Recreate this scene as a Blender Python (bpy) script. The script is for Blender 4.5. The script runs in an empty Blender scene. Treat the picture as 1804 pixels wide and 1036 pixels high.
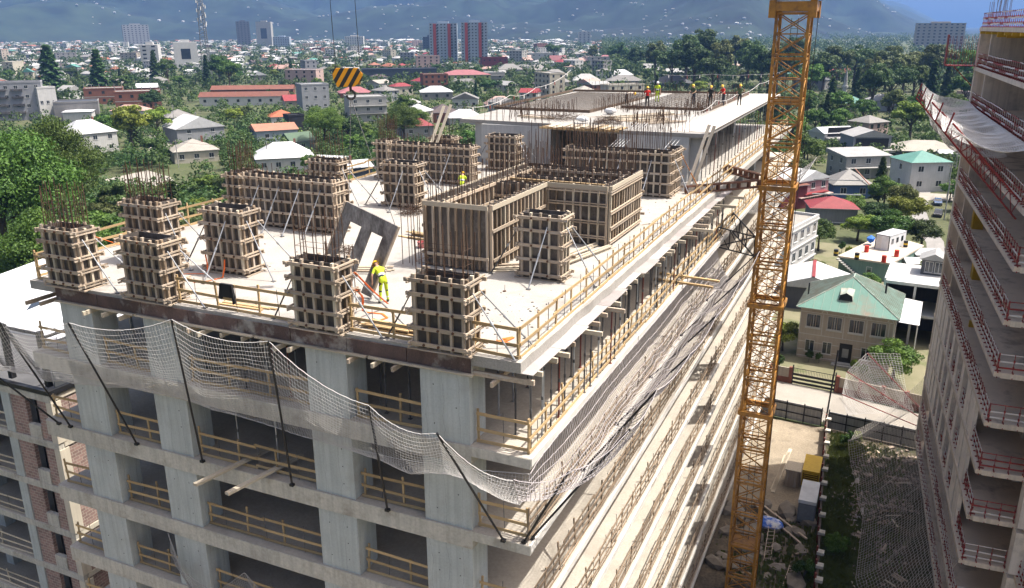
import bpy, math, random
import numpy as np
from mathutils import Matrix, Vector
SC = bpy.context.scene
COL = SC.collection
R = math.radians
rnd = random.Random(7)
# ---------------------------------------------------------------- camera, sky, sun, exposure
cam_d = bpy.data.cameras.new('camera'); cam = bpy.data.objects.new('camera', cam_d); COL.objects.link(cam)
cam_d.sensor_width = 36.0; cam_d.lens = 36.0 * 1465.6 / 1804.0
cam_d.clip_start = 0.5; cam_d.clip_end = 40000
PIT, YAW, ROL = R(17.752), R(24.327), R(-0.192)
fw = Vector((-math.sin(YAW) * math.cos(PIT), math.cos(YAW) * math.cos(PIT), -math.sin(PIT)))
rt = Vector((math.cos(YAW), math.sin(YAW), 0)); up = rt.cross(fw)
rt2 = math.cos(ROL) * rt + math.sin(ROL) * up; up2 = -math.sin(ROL) * rt + math.cos(ROL) * up
m3 = Matrix((rt2, up2, -fw)).transposed()
cam.matrix_world = Matrix.Translation((9.49, -21.63, 40.79)) @ m3.to_4x4()
SC.camera = cam
SUN = Vector((0.43, 0.25, 1.0)).normalized()
w = bpy.data.worlds.new('World'); SC.world = w; w.use_nodes = True
nt = w.node_tree; bgn = nt.nodes['Background']
sky = nt.nodes.new('ShaderNodeTexSky'); sky.sky_type = 'NISHITA'; sky.sun_disc = False
sky.sun_elevation = math.asin(SUN.z); sky.sun_rotation = math.atan2(SUN.x, SUN.y)
sky.air_density = 0.8; sky.dust_density = 7.0; sky.ozone_density = 0.2; sky.altitude = 50
nt.links.new(sky.outputs[0], bgn.inputs[0]); bgn.inputs[1].default_value = 0.138
sd = bpy.data.lights.new('sun', 'SUN'); sd.energy = 4.8; sd.angle = R(0.53); sd.color = (1.0, 0.955, 0.89)
so = bpy.data.objects.new('sun', sd); COL.objects.link(so)
so.rotation_euler = SUN.to_track_quat('Z', 'Y').to_euler(); so.location = (60, 40, 140)
SC.view_settings.view_transform = 'Standard'; SC.view_settings.look = 'None'
SC.view_settings.exposure = 0.88; SC.view_settings.gamma = 1.0; SC.view_settings.use_curve_mapping = False
SC.render.engine = 'CYCLES'
cy = SC.cycles
cy.max_bounces = 6; cy.diffuse_bounces = 4; cy.glossy_bounces = 2; cy.transmission_bounces = 3; cy.transparent_max_bounces = 8
cy.volume_bounces = 0; cy.use_adaptive_sampling = True; cy.adaptive_threshold = 0.02
cy.use_denoising = True; cy.caustics_reflective = False; cy.caustics_refractive = False
# ---------------------------------------------------------------- materials
MATS = {}
def _n(nt, t, **k):
    n = nt.nodes.new(t)
    for a, b in k.items(): setattr(n, a, b)
    return n
def mat(name, c, c2=None, rough=0.85, scale=2.0, detail=4, stretch=(1, 1, 1), coord='pos', rand=0.0, bump=0.0, bscale=None,
        metal=0.0, fine=0.0, fscale=30, streak=0.0, contrast=1.0, spec=0.3, stain=None, stain_amt=0.5, stain_scale=0.4, trans=0.0, joint=0.0):
    """procedural principled material: two-tone noise + fine grain + vertical streaks + stains + per-object tint"""
    if name in MATS: return MATS[name]
    m = bpy.data.materials.new(name); m.use_nodes = True; nt = m.node_tree; L = nt.links.new
    b = nt.nodes['Principled BSDF']; b.inputs['Roughness'].default_value = rough; b.inputs['Metallic'].default_value = metal
    b.inputs['Specular IOR Level'].default_value = spec
    c2 = c2 or tuple(x * 0.72 for x in c)
    if coord == 'pos': vec = _n(nt, 'ShaderNodeNewGeometry').outputs['Position']
    else:
        tc = _n(nt, 'ShaderNodeTexCoord'); oi = _n(nt, 'ShaderNodeObjectInfo')
        ad = _n(nt, 'ShaderNodeVectorMath', operation='ADD'); mu = _n(nt, 'ShaderNodeMath', operation='MULTIPLY'); mu.inputs[1].default_value = 57.0
        L(oi.outputs['Random'], mu.inputs[0]); L(tc.outputs['Object'], ad.inputs[0]); L(mu.outputs[0], ad.inputs[1]); vec = ad.outputs[0]
    mp = _n(nt, 'ShaderNodeMapping'); mp.inputs['Scale'].default_value = stretch; L(vec, mp.inputs[0])
    nz = _n(nt, 'ShaderNodeTexNoise'); nz.inputs['Scale'].default_value = scale; nz.inputs['Detail'].default_value = detail; nz.inputs['Roughness'].default_value = 0.6
    L(mp.outputs[0], nz.inputs[0])
    rp = _n(nt, 'ShaderNodeMapRange'); rp.inputs[1].default_value = 0.5 - 0.25 / contrast; rp.inputs[2].default_value = 0.5 + 0.25 / contrast
    L(nz.outputs[0], rp.inputs[0])
    mx = _n(nt, 'ShaderNodeMix', data_type='RGBA'); mx.inputs[6].default_value = (*c2, 1); mx.inputs[7].default_value = (*c, 1)
    L(rp.outputs[0], mx.inputs[0]); out = mx.outputs[2]
    def mul(out, fac):
        vm = _n(nt, 'ShaderNodeVectorMath', operation='SCALE'); L(out, vm.inputs[0]); L(fac, vm.inputs['Scale']); return vm.outputs[0]
    if fine:
        n2 = _n(nt, 'ShaderNodeTexNoise'); n2.inputs['Scale'].default_value = fscale; n2.inputs['Detail'].default_value = 2; L(mp.outputs[0], n2.inputs[0])
        r2 = _n(nt, 'ShaderNodeMapRange'); r2.inputs[1].default_value = 0.3; r2.inputs[2].default_value = 0.7; r2.inputs[3].default_value = 1 - fine; r2.inputs[4].default_value = 1 + fine * 0.6
        L(n2.outputs[0], r2.inputs[0]); out = mul(out, r2.outputs[0])
    if streak:
        m2 = _n(nt, 'ShaderNodeMapping'); m2.inputs['Scale'].default_value = (2.6, 2.6, 0.10); L(vec, m2.inputs[0])
        n3 = _n(nt, 'ShaderNodeTexNoise'); n3.inputs['Scale'].default_value = 2.2; n3.inputs['Detail'].default_value = 5; L(m2.outputs[0], n3.inputs[0])
        r3 = _n(nt, 'ShaderNodeMapRange'); r3.inputs[1].default_value = 0.36; r3.inputs[2].default_value = 0.6; r3.inputs[3].default_value = 1 - streak; r3.inputs[4].default_value = 1.0
        L(n3.outputs[0], r3.inputs[0]); out = mul(out, r3.outputs[0])
    if stain:
        n4 = _n(nt, 'ShaderNodeTexNoise'); n4.inputs['Scale'].default_value = stain_scale; n4.inputs['Detail'].default_value = 7; n4.inputs['Roughness'].default_value = 0.65; L(vec, n4.inputs[0])
        r4 = _n(nt, 'ShaderNodeMapRange'); r4.inputs[1].default_value = 0.52; r4.inputs[2].default_value = 0.66; r4.inputs[4].default_value = stain_amt
        L(n4.outputs[0], r4.inputs[0])
        m5 = _n(nt, 'ShaderNodeMix', data_type='RGBA'); m5.inputs[7].default_value = (*stain, 1); L(out, m5.inputs[6]); L(r4.outputs[0], m5.inputs[0]); out = m5.outputs[2]
    if joint:      # faint board joints left by the formwork
        sx = _n(nt, 'ShaderNodeSeparateXYZ'); L(vec, sx.inputs[0]); a1 = _n(nt, 'ShaderNodeMath', operation='ADD'); L(sx.outputs[0], a1.inputs[0]); L(sx.outputs[1], a1.inputs[1])
        a2 = _n(nt, 'ShaderNodeMath', operation='MULTIPLY_ADD'); a2.inputs[1].default_value = 1 / joint; L(a1.outputs[0], a2.inputs[0]); L(nz.outputs[0], a2.inputs[2])
        a3 = _n(nt, 'ShaderNodeMath', operation='FRACT'); L(a2.outputs[0], a3.inputs[0]); r6 = _n(nt, 'ShaderNodeMapRange'); r6.inputs[1].default_value = 0.0; r6.inputs[2].default_value = 0.05; r6.inputs[3].default_value = 0.72; r6.inputs[4].default_value = 1.0; L(a3.outputs[0], r6.inputs[0]); out = mul(out, r6.outputs[0])
    if rand:
        oi2 = _n(nt, 'ShaderNodeObjectInfo'); r5 = _n(nt, 'ShaderNodeMapRange'); r5.inputs[3].default_value = 1 - rand; r5.inputs[4].default_value = 1 + rand * 0.7
        L(oi2.outputs['Random'], r5.inputs[0]); out = mul(out, r5.outputs[0])
    L(out, b.inputs['Base Color'])
    if bump:
        nb = _n(nt, 'ShaderNodeTexNoise'); nb.inputs['Scale'].default_value = bscale or scale * 6; nb.inputs['Detail'].default_value = 4; L(mp.outputs[0], nb.inputs[0])
        bm = _n(nt, 'ShaderNodeBump'); bm.inputs['Strength'].default_value = min(1, bump); bm.inputs['Distance'].default_value = 0.03; L(nb.outputs[0], bm.inputs['Height']); L(bm.outputs[0], b.inputs['Normal'])
    if trans:
        b.inputs['Transmission Weight'].default_value = 0.0
    MATS[name] = m; return m
# ---------------------------------------------------------------- mesh helpers
class MB:
    """collects verts / faces (with material slots) for one mesh object"""
    def __init__(s): s.v = []; s.f = []; s.m = []
    def quad(s, pts, k=0):
        n = len(s.v); s.v += [tuple(p) for p in pts]; s.f.append(tuple(range(n, n + len(pts)))); s.m.append(k)
    def hexa(s, p, k=0):
        n = len(s.v); s.v += [tuple(q) for q in p]
        for q in ((3, 2, 1, 0), (4, 5, 6, 7), (0, 1, 5, 4), (1, 2, 6, 5), (2, 3, 7, 6), (3, 0, 4, 7)): s.f.append(tuple(n + i for i in q)); s.m.append(k)
    def box(s, x0, x1, y0, y1, z0, z1, k=0):
        s.hexa([(x0, y0, z0), (x1, y0, z0), (x1, y1, z0), (x0, y1, z0), (x0, y0, z1), (x1, y0, z1), (x1, y1, z1), (x0, y1, z1)], k)
    def tube(s, p0, p1, r0, r1=None, n=6, k=0, cap=True):
        r1 = r0 if r1 is None else r1; p0 = Vector(p0); p1 = Vector(p1); d = (p1 - p0)
        if d.length < 1e-6: return
        d.normalize(); a = d.orthogonal().normalized(); b = d.cross(a); o = len(s.v)
        for p, r in ((p0, r0), (p1, r1)):
            for i in range(n):
                t = 2 * math.pi * i / n; s.v.append(tuple(p + r * (math.cos(t) * a + math.sin(t) * b)))
        for i in range(n): j = (i + 1) % n; s.f.append((o + i, o + j, o + n + j, o + n + i)); s.m.append(k)
        if cap: s.f.append(tuple(o + i for i in range(n - 1, -1, -1))); s.f.append(tuple(o + n + i for i in range(n))); s.m += [k, k]
    def path(s, pts, r, n=5, k=0):
        for a, b in zip(pts[:-1], pts[1:]): s.tube(a, b, r, n=n, k=k)
    def prism(s, poly, z0, z1, k=0, bot=True):
        n = len(poly); o = len(s.v); s.v += [(x, y, z0) for x, y in poly] + [(x, y, z1) for x, y in poly]
        for i in range(n): j = (i + 1) % n; s.f.append((o + i, o + j, o + n + j, o + n + i)); s.m.append(k)
        s.f.append(tuple(o + n + i for i in range(n))); s.m.append(k)
        if bot: s.f.append(tuple(o + i for i in range(n - 1, -1, -1))); s.m.append(k)
    def mesh(s, name, mats, smooth=False):
        me = bpy.data.meshes.new(name); me.from_pydata(s.v, [], s.f)
        for m in (mats if isinstance(mats, (list, tuple)) else [mats]): me.materials.append(m)
        if any(s.m): me.polygons.foreach_set('material_index', s.m)
        if smooth: me.polygons.foreach_set('use_smooth', [True] * len(s.f))
        me.update(); return me
def link(name, data, parent=None, M=None):
    o = bpy.data.objects.new(name, data); COL.objects.link(o)
    if parent is not None: o.parent = parent
    if M is not None: o.matrix_basis = M
    return o
def tag(o, label=None, cat=None, group=None, kind=None):
    if label: o['label'] = label
    if cat: o['category'] = cat
    if group: o['group'] = group
    if kind: o['kind'] = kind
    return o
def thing(name, label, cat, loc=(0, 0, 0), rz=0.0, group=None):
    o = link(name, None, None, Matrix.Translation(loc) @ Matrix.Rotation(rz, 4, 'Z')); o.empty_display_size = 0.3
    return tag(o, label, cat, group)
_UB = {}; _UT = {}
def ubox(m):
    if m.name not in _UB:
        b = MB(); b.box(-.5, .5, -.5, .5, -.5, .5); _UB[m.name] = b.mesh('box_' + m.name, m)
    return _UB[m.name]
def utube(m, n=8):
    k = (m.name, n)
    if k not in _UT:
        b = MB(); b.tube((0, 0, -.5), (0, 0, .5), 1.0, n=n); me = b.mesh('tube_' + m.name, m); _UT[k] = me
    return _UT[k]
def _loc(parent, p):
    return Vector(p) - (parent.matrix_basis.translation if parent is not None else Vector())
def pbox(name, parent, x0, x1, y0, y1, z0, z1, m):
    """axis-aligned box part given in world coordinates (parent not rotated)"""
    c = _loc(parent, ((x0 + x1) / 2, (y0 + y1) / 2, (z0 + z1) / 2))
    return link(name, ubox(m), parent, Matrix.Translation(c) @ Matrix.Diagonal((x1 - x0, y1 - y0, z1 - z0, 1)))
def frame_z(d, upv=(0, 0, 1)):
    d = Vector(d).normalized(); u = Vector(upv)
    if abs(d.dot(u)) > 0.995: u = Vector((1, 0, 0))
    x = u.cross(d).normalized(); y = d.cross(x); return Matrix((x, y, d)).transposed().to_4x4()
def beam(name, parent, p0, p1, wd, ht, m, upv=(0, 0, 1)):
    """rectangular bar from p0 to p1; wd across, ht along the up vector"""
    p0 = _loc(parent, p0); p1 = _loc(parent, p1); d = p1 - p0
    return link(name, ubox(m), parent, Matrix.Translation((p0 + p1) / 2) @ frame_z(d, upv) @ Matrix.Diagonal((wd, ht, d.length, 1)))
def rod(name, parent, p0, p1, r, m, n=8):
    p0 = _loc(parent, p0); p1 = _loc(parent, p1); d = p1 - p0
    return link(name, utube(m, n), parent, Matrix.Translation((p0 + p1) / 2) @ frame_z(d) @ Matrix.Diagonal((r, r, d.length, 1)))
def copy_tree(o, parent=None):
    c = o.copy(); COL.objects.link(c); c.parent = parent
    if parent is not None: c.matrix_basis = o.matrix_basis.copy()
    for ch in o.children: copy_tree(ch, c)
    return c
ORD = ['zeroth', 'first', 'second', 'third', 'fourth', 'fifth', 'sixth', 'seventh', 'eighth', 'ninth', 'tenth', 'eleventh', 'twelfth', 'thirteenth', 'fourteenth', 'fifteenth', 'sixteenth', 'seventeenth', 'eighteenth', 'nineteenth', 'twentieth']
def nth(i):
    if i <= 20: return ORD[i]
    s = 'th' if 10 <= i % 100 <= 20 else {1: 'st', 2: 'nd', 3: 'rd'}.get(i % 10, 'th'); return '%d%s' % (i, s)
# palette
M_DECK = mat('deck_concrete', (0.37, 0.348, 0.315), (0.285, 0.266, 0.238), rough=0.92, scale=0.4, detail=10, fine=0.16, fscale=16, contrast=1.2, stain=(0.19, 0.175, 0.155), stain_amt=0.7, stain_scale=0.4, bump=0.15)
M_CONC = mat('column_concrete', (0.49, 0.51, 0.485), (0.39, 0.41, 0.39), rough=0.9, scale=0.6, detail=8, fine=0.07, fscale=14, streak=0.16, contrast=1.1, bump=0.2, stain=(.34, .33, .30), stain_amt=.55, stain_scale=.8, joint=.62)
M_SLAB = mat('slab_concrete', (0.56, 0.525, 0.45), (0.42, 0.395, 0.34), rough=0.92, scale=0.6, detail=8, fine=0.12, fscale=10, streak=0.18, stain=(0.22, 0.19, 0.15), stain_amt=0.5, stain_scale=0.9, bump=0.25)
M_FLOOR = mat('floor_concrete', (0.43, 0.385, 0.32), (0.33, 0.30, 0.255), rough=0.95, scale=0.5, detail=8, fine=0.1, fscale=9, stain=(0.25, 0.22, 0.18), stain_amt=0.45, stain_scale=0.35)
M_TIMBER = mat('new_timber', (0.47, 0.335, 0.18), (0.34, 0.23, 0.11), rough=0.8, scale=5, stretch=(3, 3, 0.5), coord='obj', rand=0.28, fine=0.1)
M_OLDTIM = mat('weathered_timber', (0.48, 0.385, 0.285), (0.30, 0.235, 0.17), rough=0.9, scale=4, stretch=(4, 4, 0.7), coord='obj', rand=0.3, fine=0.15, contrast=1.2, stain=(.40, .385, .36), stain_amt=.6, stain_scale=1.3)
M_PALETIM = mat('pale_plank', (0.56, 0.49, 0.38), (0.40, 0.34, 0.25), rough=0.9, scale=4, stretch=(4, 4, 0.7), coord='obj', rand=0.25, fine=0.12)
M_PLY = mat('dark_film_plywood', (0.125, 0.105, 0.09), (0.055, 0.047, 0.041), rough=0.65, scale=1.6, detail=7, stretch=(1, 1, 0.35), rand=0.3, fine=0.2, fscale=12, stain=(0.20, 0.175, 0.15), stain_amt=0.55, stain_scale=1.6)
M_FORM = mat('red_brown_form_board', (0.17, 0.105, 0.09), (0.08, 0.055, 0.05), rough=0.7, scale=1.1, detail=8, stretch=(1, 1, 0.5), rand=.4, contrast=1.4, stain=(0.42, 0.39, 0.35), stain_amt=0.85, stain_scale=0.9, fine=.2)
M_REBAR = mat('rusty_rebar', (0.105, 0.058, 0.036), (0.055, 0.036, 0.026), rough=0.85, scale=6, rand=0.35)
M_STEEL = mat('galvanised_tube', (0.46, 0.47, 0.48), (0.30, 0.31, 0.32), rough=0.45, scale=3, metal=0.5, rand=0.25)
M_DSTEEL = mat('dark_prop_steel', (0.12, 0.115, 0.115), (0.055, 0.052, 0.05), rough=0.6, scale=4, rand=0.4)
M_RUSTP = mat('rust_red_prop', (0.22, 0.06, 0.04), (0.11, 0.035, 0.025), rough=0.7, scale=4, rand=0.3)
M_BLACK = mat('black_steel', (0.022, 0.022, 0.024), (0.012, 0.012, 0.013), rough=0.5, scale=3)
M_NET = mat('white_netting', (0.50, 0.485, 0.46), (0.36, 0.345, 0.33), rough=0.9, scale=1.2)
M_NETG = mat('grey_netting', (0.36, 0.34, 0.32), (0.25, 0.24, 0.23), rough=0.9, scale=1.2)
M_CRANE = mat('crane_yellow', (0.43, 0.205, 0.03), (0.26, 0.115, 0.016), rough=0.42, scale=2.4, rand=0.2, stain=(0.13, 0.065, 0.035), stain_amt=0.8, stain_scale=1.5, spec=0.5)
M_ORANGE = mat('orange_strap', (0.85, 0.17, 0.03), rough=0.6)
M_RED = mat('red_railing_paint', (0.27, 0.03, 0.025), (0.16, 0.024, 0.022), rough=0.55, scale=4, rand=0.2)
M_WHITEP = mat('white_paint', (0.62, 0.60, 0.57), (0.5, 0.48, 0.46), rough=0.6, scale=3, rand=0.1)
M_DARKIN = mat('dark_soffit', (0.16, 0.155, 0.15), (0.10, 0.098, 0.095), rough=0.95, scale=0.7)
M_RAILB = mat('brown_rail_board', (0.30, 0.225, 0.155), (0.18, 0.13, 0.085), rough=.85, scale=4, stretch=(4, 4, .7), coord='obj', rand=.4, fine=.15)
M_NETM = mat('mauve_netting', (0.44, 0.405, 0.40), (0.31, 0.285, 0.285), rough=.9, scale=1.2)
# ================================================================ main concrete frame building
FH = 3.2; DZ = 31.0
FCOL = [(-20.4, -18.65), (-15.85, -14.15), (-8.2, -6.5), (-3.6, -1.8)]
LEV = [DZ - FH * k for k in range(10)]
BL = thing('concrete_frame_building', 'unfinished grey concrete frame building with timber formwork on its top deck, filling the foreground', 'building', (-11, 20, 0))
M_EDGE = mat('pale_slab_edge', (.60, .575, .53), (.46, .44, .40), rough=.9, scale=.8, detail=8, fine=.1, stain=(.3, .28, .25), stain_amt=.4, stain_scale=.7)
def slab_mesh(poly, z0, z1, m): b = MB(); b.prism(poly, z0, z1); return b.mesh('slab', m)
def poly_part(name, parent, poly, z0, z1, m):
    b = MB(); t = parent.matrix_basis.translation; b.prism([(x - t.x, y - t.y) for x, y in poly], z0 - t.z, z1 - t.z); return link(name, b.mesh(name, m), parent)
# top deck: ragged edge on the right side (uneven poured rim)
rr = random.Random(3)
rim = [(0.0, 0.0)] + [(rr.uniform(-0.05, 0.03), y) for y in np.arange(0.8, 33, 0.8)] + [(0.0, 33.2), (0.0, 70.0), (-23.6, 70.0), (-23.6, 4.0), (-22.0, 3.0), (-22.0, 0.0)]
poly_part('top_slab', BL, rim, DZ - 0.36, DZ, M_DECK)
poly_part('topping_strip', BL, [(-0.42, 0.35), (-0.1, 0.35), (-0.1, 33), (-0.42, 33)], DZ + 0.002, DZ + 0.02, M_SLAB)
for k in range(1, 10):
    z = LEV[k]
    b = [(0.34, -0.04)] + [(0.34 + rr.uniform(-0.05, 0.05), y) for y in np.arange(2, 72, 2.0)] + [(0.34, 73.0), (-22.6, 73.0), (-22.6, -0.04)]
    poly_part('floor_slab', BL, b, z - 0.26, z, M_FLOOR)
    pbox('edge_beam', BL, -22.55, -1.75, -0.075, 0.42, z - 0.70, z - 0.012, M_SLAB)
    pbox('edge_beam', BL, -1.75, 0.36, -0.06, 0.3, z - 0.36, z - 0.014, M_SLAB)
    pbox('edge_beam', BL, -2.9, -1.95, 0.45, 72.9, z - 0.62, z - 0.27, M_SLAB)
    for ys in range(12): pbox('edge_band', BL, .30, .385 + rr.uniform(-.012, .02), ys * 6.05 - .03, ys * 6.05 + 6.0, z - .275, z + .006, M_EDGE)
    for (a, c) in FCOL:
        pbox('column', BL, a, c, 0.0, 1.15, z - FH + 0.003, z - 0.26 if k > 1 else z - 0.26, M_CONC)
    for y in np.arange(8.5, 72, 6.4):
        pbox('column', BL, -3.0, -2.0, y, y + 0.85, z - FH + 0.003, z - 0.27, M_CONC)
        if k < 6: pbox('column', BL, -16.1, -14.2, y, y + 0.85, z - FH + 0.003, z - 0.27, M_CONC)
        if k < 6: pbox('column', BL, -22.4, -21.4, y, y + 0.85, z - FH + 0.003, z - 0.27, M_CONC)
    pbox('core_wall', BL, -8.2, -5.2, 8.6, 8.9, z - FH + 0.003, z - 0.265, M_CONC)
    pbox('core_wall', BL, -5.5, -5.2, 8.9, 19.6, z - FH + 0.003, z - 0.265, M_CONC)
    pbox('core_wall', BL, -15.2, -9.5, 15.5, 15.8, z - FH + 0.003, z - 0.265, M_CONC)  # cross walls from here on are added to keep the interior dark
    pbox('core_wall', BL, -21.3, -15.2, 11.7, 12.0, z - FH + 0.003, z - 0.265, M_CONC)
    if k > 1:
        pbox('core_wall', BL, -13.5, -2.2, 24.0, 24.3, z - FH + 0.003, z - 0.265, M_CONC)
        pbox('core_wall', BL, -22.0, -13.5, 40.0, 40.3, z - FH + 0.003, z - 0.265, M_CONC)
# columns of the storey right under the deck
for (a, c) in FCOL: pbox('column', BL, a, c, 0.0, 1.15, LEV[1] + 0.003, DZ - 0.70, M_CONC)
for y in np.arange(8.5, 72, 6.4):
    pbox('column', BL, -3.0, -2.0, y, y + 0.85, LEV[1] + 0.003, DZ - 0.37, M_CONC)
    pbox('column', BL, -16.1, -14.2, y, y + 0.85, LEV[1] + 0.003, DZ - 0.37, M_CONC)
pbox('core_wall', BL, -8.2, -5.2, 8.6, 8.9, LEV[1] + 0.003, DZ - 0.37, M_CONC)
pbox('core_wall', BL, -13.5, -8.2, 14.0, 14.3, LEV[1] + 0.003, DZ - 0.37, M_CONC)
pbox('core_wall', BL, -21.3, -15.2, 11.7, 12.0, LEV[1] + 0.003, DZ - 0.37, M_CONC)  # added cross wall, darkens the storey under the deck
M_HOLE = mat('tie_hole', (.07, .07, .068))
for k in range(0, 5):
    for (a, c) in FCOL:
        for u in (.27, .73):
            for hz in (.55, 1.25, 1.95):
                if rr.random() < .45: continue
                rod('tie_hole', BL, (a + (c - a) * u, -.004, LEV[k + 1] + hz), (a + (c - a) * u, .02, LEV[k + 1] + hz), .024, M_HOLE, 8)
# front edge beam of the deck
pbox('edge_beam', BL, -20.45, -1.70, 0.0, 0.5, DZ - 0.69, DZ - 0.37, M_SLAB)
# ---- storey above the deck at the back
UZ = DZ + FH
M_UPW = mat('fresh_wall_concrete', (0.50, 0.50, 0.485), (0.40, 0.40, 0.39), rough=0.9, scale=0.6, detail=6, fine=0.05, streak=0.12, stain=(0.30, 0.30, 0.29), stain_amt=0.35, stain_scale=0.8)
M_UPS = mat('upper_slab_concrete', (0.33, 0.315, 0.29), (0.23, 0.22, 0.205), rough=.95, scale=.3, detail=8, fine=.12, stain=(.16, .13, .10), stain_amt=.6, stain_scale=.3)
poly_part('upper_slab', BL, [(-1.45, 33.0), (-1.45, 70.0), (-22.3, 66.0), (-20.6, 35.4), (-13.0, 35.0), (-12.3, 33.6), (-7.4, 33.0)], UZ - 0.26, UZ, M_UPS)
for (x0, x1, y0, y1) in [(-18.6, -13.0, 35.02, 35.3), (-7.4, -2.5, 33.02, 33.3), (-2.8, -2.5, 33.3, 34.4), (-7.4, -7.1, 33.3, 39), (-13.3, -13.0, 35.3, 40.0), (-13.0, -7.1, 39.0, 39.3), (-20.3, -20.0, 37.5, 46), (-12, -8, 42, 42.3), (-5.3, -4.4, 43, 43.9), (-5.3, -4.4, 52, 52.9), (-5.3, -4.4, 61, 61.9), (-6.5, -6.2, 40, 66), (-20.3, -20.0, 50, 60)]:  # wall across the back of the opening is added to keep it dark
    pbox('wall', BL, x0, x1, y0, y1, DZ + 0.002, UZ - 0.262, M_UPW)
pbox('pilaster', BL, -19.4, -18.55, 35.6, 36.4, DZ + 0.002, UZ - 0.262, M_UPW)
pbox('pilaster', BL, -2.55, -1.85, 33.6, 34.4, DZ + 0.002, UZ - 0.263, M_UPW)
# ---- edge form boards along the deck front, each a board of its own
def form_board(x0, x1, i, n):
    o = pbox('edge_form_board', None, x0, x1, -0.045, -0.004, DZ - 0.62, DZ - 0.13, M_FORM)
    tag(o, 'red brown form board on the deck front edge, %s of %d from the left end' % (nth(i + 1), n), 'form board', 'form boards along the deck front')
xs = np.linspace(-20.5, -1.7, 9)
for i in range(8): form_board(xs[i] + 0.015, xs[i + 1] - 0.015, i, 8)
for i, (a, b) in enumerate([(-20.5, -16.2), (-16.1, -10.4), (-10.3, -5.6), (-5.5, -1.6)]):
    o = pbox('ledger_plank', None, a, b, -0.16, -0.02, DZ - 0.70, DZ - 0.635, M_PALETIM)
    tag(o, 'pale ledger plank under the deck front edge, %s of four from the left end' % nth(i + 1), 'plank', 'ledger planks under the deck front')
# ---- plywood soffit and joist ends under the deck (timber falsework)
FW = thing('deck_falsework', 'plywood sheets and timber joists carrying the fresh deck from below', 'falsework', (-11, 15, DZ - 0.4))
M_SOFF = mat('soffit_plywood', (0.36, 0.325, 0.31), (0.24, 0.215, 0.205), rough=0.8, scale=0.9, detail=6, rand=0.3, stain=(0.42, 0.40, 0.37), stain_amt=0.5, stain_scale=1.0)
yy = 0.05
while yy < 32.5:
    ln = min(2.44, 33 - yy)
    pbox('plywood_sheet', FW, -1.5, 0.46 + rr.uniform(-0.12, 0.1), yy + 0.01, yy + ln - 0.01, DZ - 0.385 - 0.004 * rr.random(), DZ - 0.364, M_SOFF); yy += 2.44
xx = -21.9
while xx < -2:
    pbox('plywood_sheet', FW, xx + 0.01, min(xx + 2.43, -1.52), 0.5, 8.4, DZ - 0.71 if False else DZ - 0.385, DZ - 0.364, M_SOFF); xx += 2.44
for i in range(34):                                       # joists poking out on the right side
    y = 0.5 + i * 0.97 + rr.uniform(-0.25, 0.25); L_ = rr.choice([0.5, 0.6, 0.75, 0.8, 1.15, 1.6]) if i % 3 else rr.uniform(0.5, 0.7)
    pbox('joist', FW, -2.0, L_ - 0.05, y, y + 0.09, DZ - 0.55, DZ - 0.39, rr.choice([M_PALETIM, M_OLDTIM, M_PALETIM]))
for i in range(26):                                       # joists poking out on the front
    x = -21.8 + i * 0.83 + rr.uniform(-0.2, 0.2)
    if any(a - 0.12 < x < c + 0.05 for a, c in FCOL): continue
    pbox('joist', FW, x, x + 0.09, -rr.choice([0.2, 0.35, 0.5, 1.2 if x > -3 else 0.4]), 2.4, DZ - 0.90, DZ - 0.74, rr.choice([M_PALETIM, M_OLDTIM]))
for y in (-0.02, 1.9):
    pbox('bearer', FW, -0.02 if False else -1.7, 0.4, y + 0.1, y + 0.2, DZ - 0.73, DZ - 0.56, M_OLDTIM)
# ---- shoring props
def prop(x, y, z0, z1, m, label, group, m2=None):
    t = thing('shoring_prop', label, 'prop', (x, y, z0), 0, group); zm = z0 + (z1 - z0) * rr.uniform(0.5, 0.62)
    rod('outer_tube', t, (x, y, z0 + 0.012), (x, y, zm), 0.034, m); rod('inner_tube', t, (x, y, zm - 0.05), (x, y, z1), 0.026, m2 or m)
    rod('collar', t, (x, y, zm - 0.07), (x, y, zm + 0.05), 0.043, m2 or M_DSTEEL)
    pbox('base_plate', t, x - 0.07, x + 0.07, y - 0.07, y + 0.07, z0 + 0.002, z0 + 0.012, m); return t
PM = [M_DSTEEL, M_DSTEEL, M_STEEL, M_DSTEEL, M_RUSTP, M_DSTEEL, M_STEEL]
z0, z1 = LEV[1], DZ - 0.55
i = 0
for y in np.arange(0.6, 33, .78):
    i += 1; prop(0.12 + rr.uniform(-0.1, 0.1), y + rr.uniform(-.15, .15), z0, z1, PM[i % 7], 'steel shoring prop under the right deck edge, %s from the near corner' % nth(i), 'props along the right deck edge')
for row, x in (('second', -.75), ('third', -1.9), ('fourth', -4.2)):
    i = 0
    for y in np.arange(1.2, 28, 1.3):
        i += 1; prop(x, y + rr.uniform(-.2, .2), z0, z1, PM[(i * 3) % 7], 'steel prop of the %s row in from the right deck edge, %s from the front' % (row, nth(i)), 'props of the inner rows')
for row, y, a in (('front', 0.75, 1.0), ('second', 2.2, 1.25)):
    i = 0
    for x in np.arange(-21.6, -1.8, a):
        if row == 'front' and any(p - 0.1 < x < q + 0.1 for p, q in FCOL): continue
        i += 1; prop(x, y + rr.uniform(-.2, .2), z0, DZ - 0.9, PM[(i * 2) % 7], 'dark shoring prop in the %s row under the deck front, %s from the left' % (row, nth(i)), 'props under the deck front')
i = 0
for y in np.arange(34, 69, 1.4):
    i += 1; prop(-1.75, y, DZ, UZ - 0.28, PM[i % 7], 'steel prop under the right edge of the upper slab, %s from its near end' % nth(i), 'props under the upper slab edge')
i = 0
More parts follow.
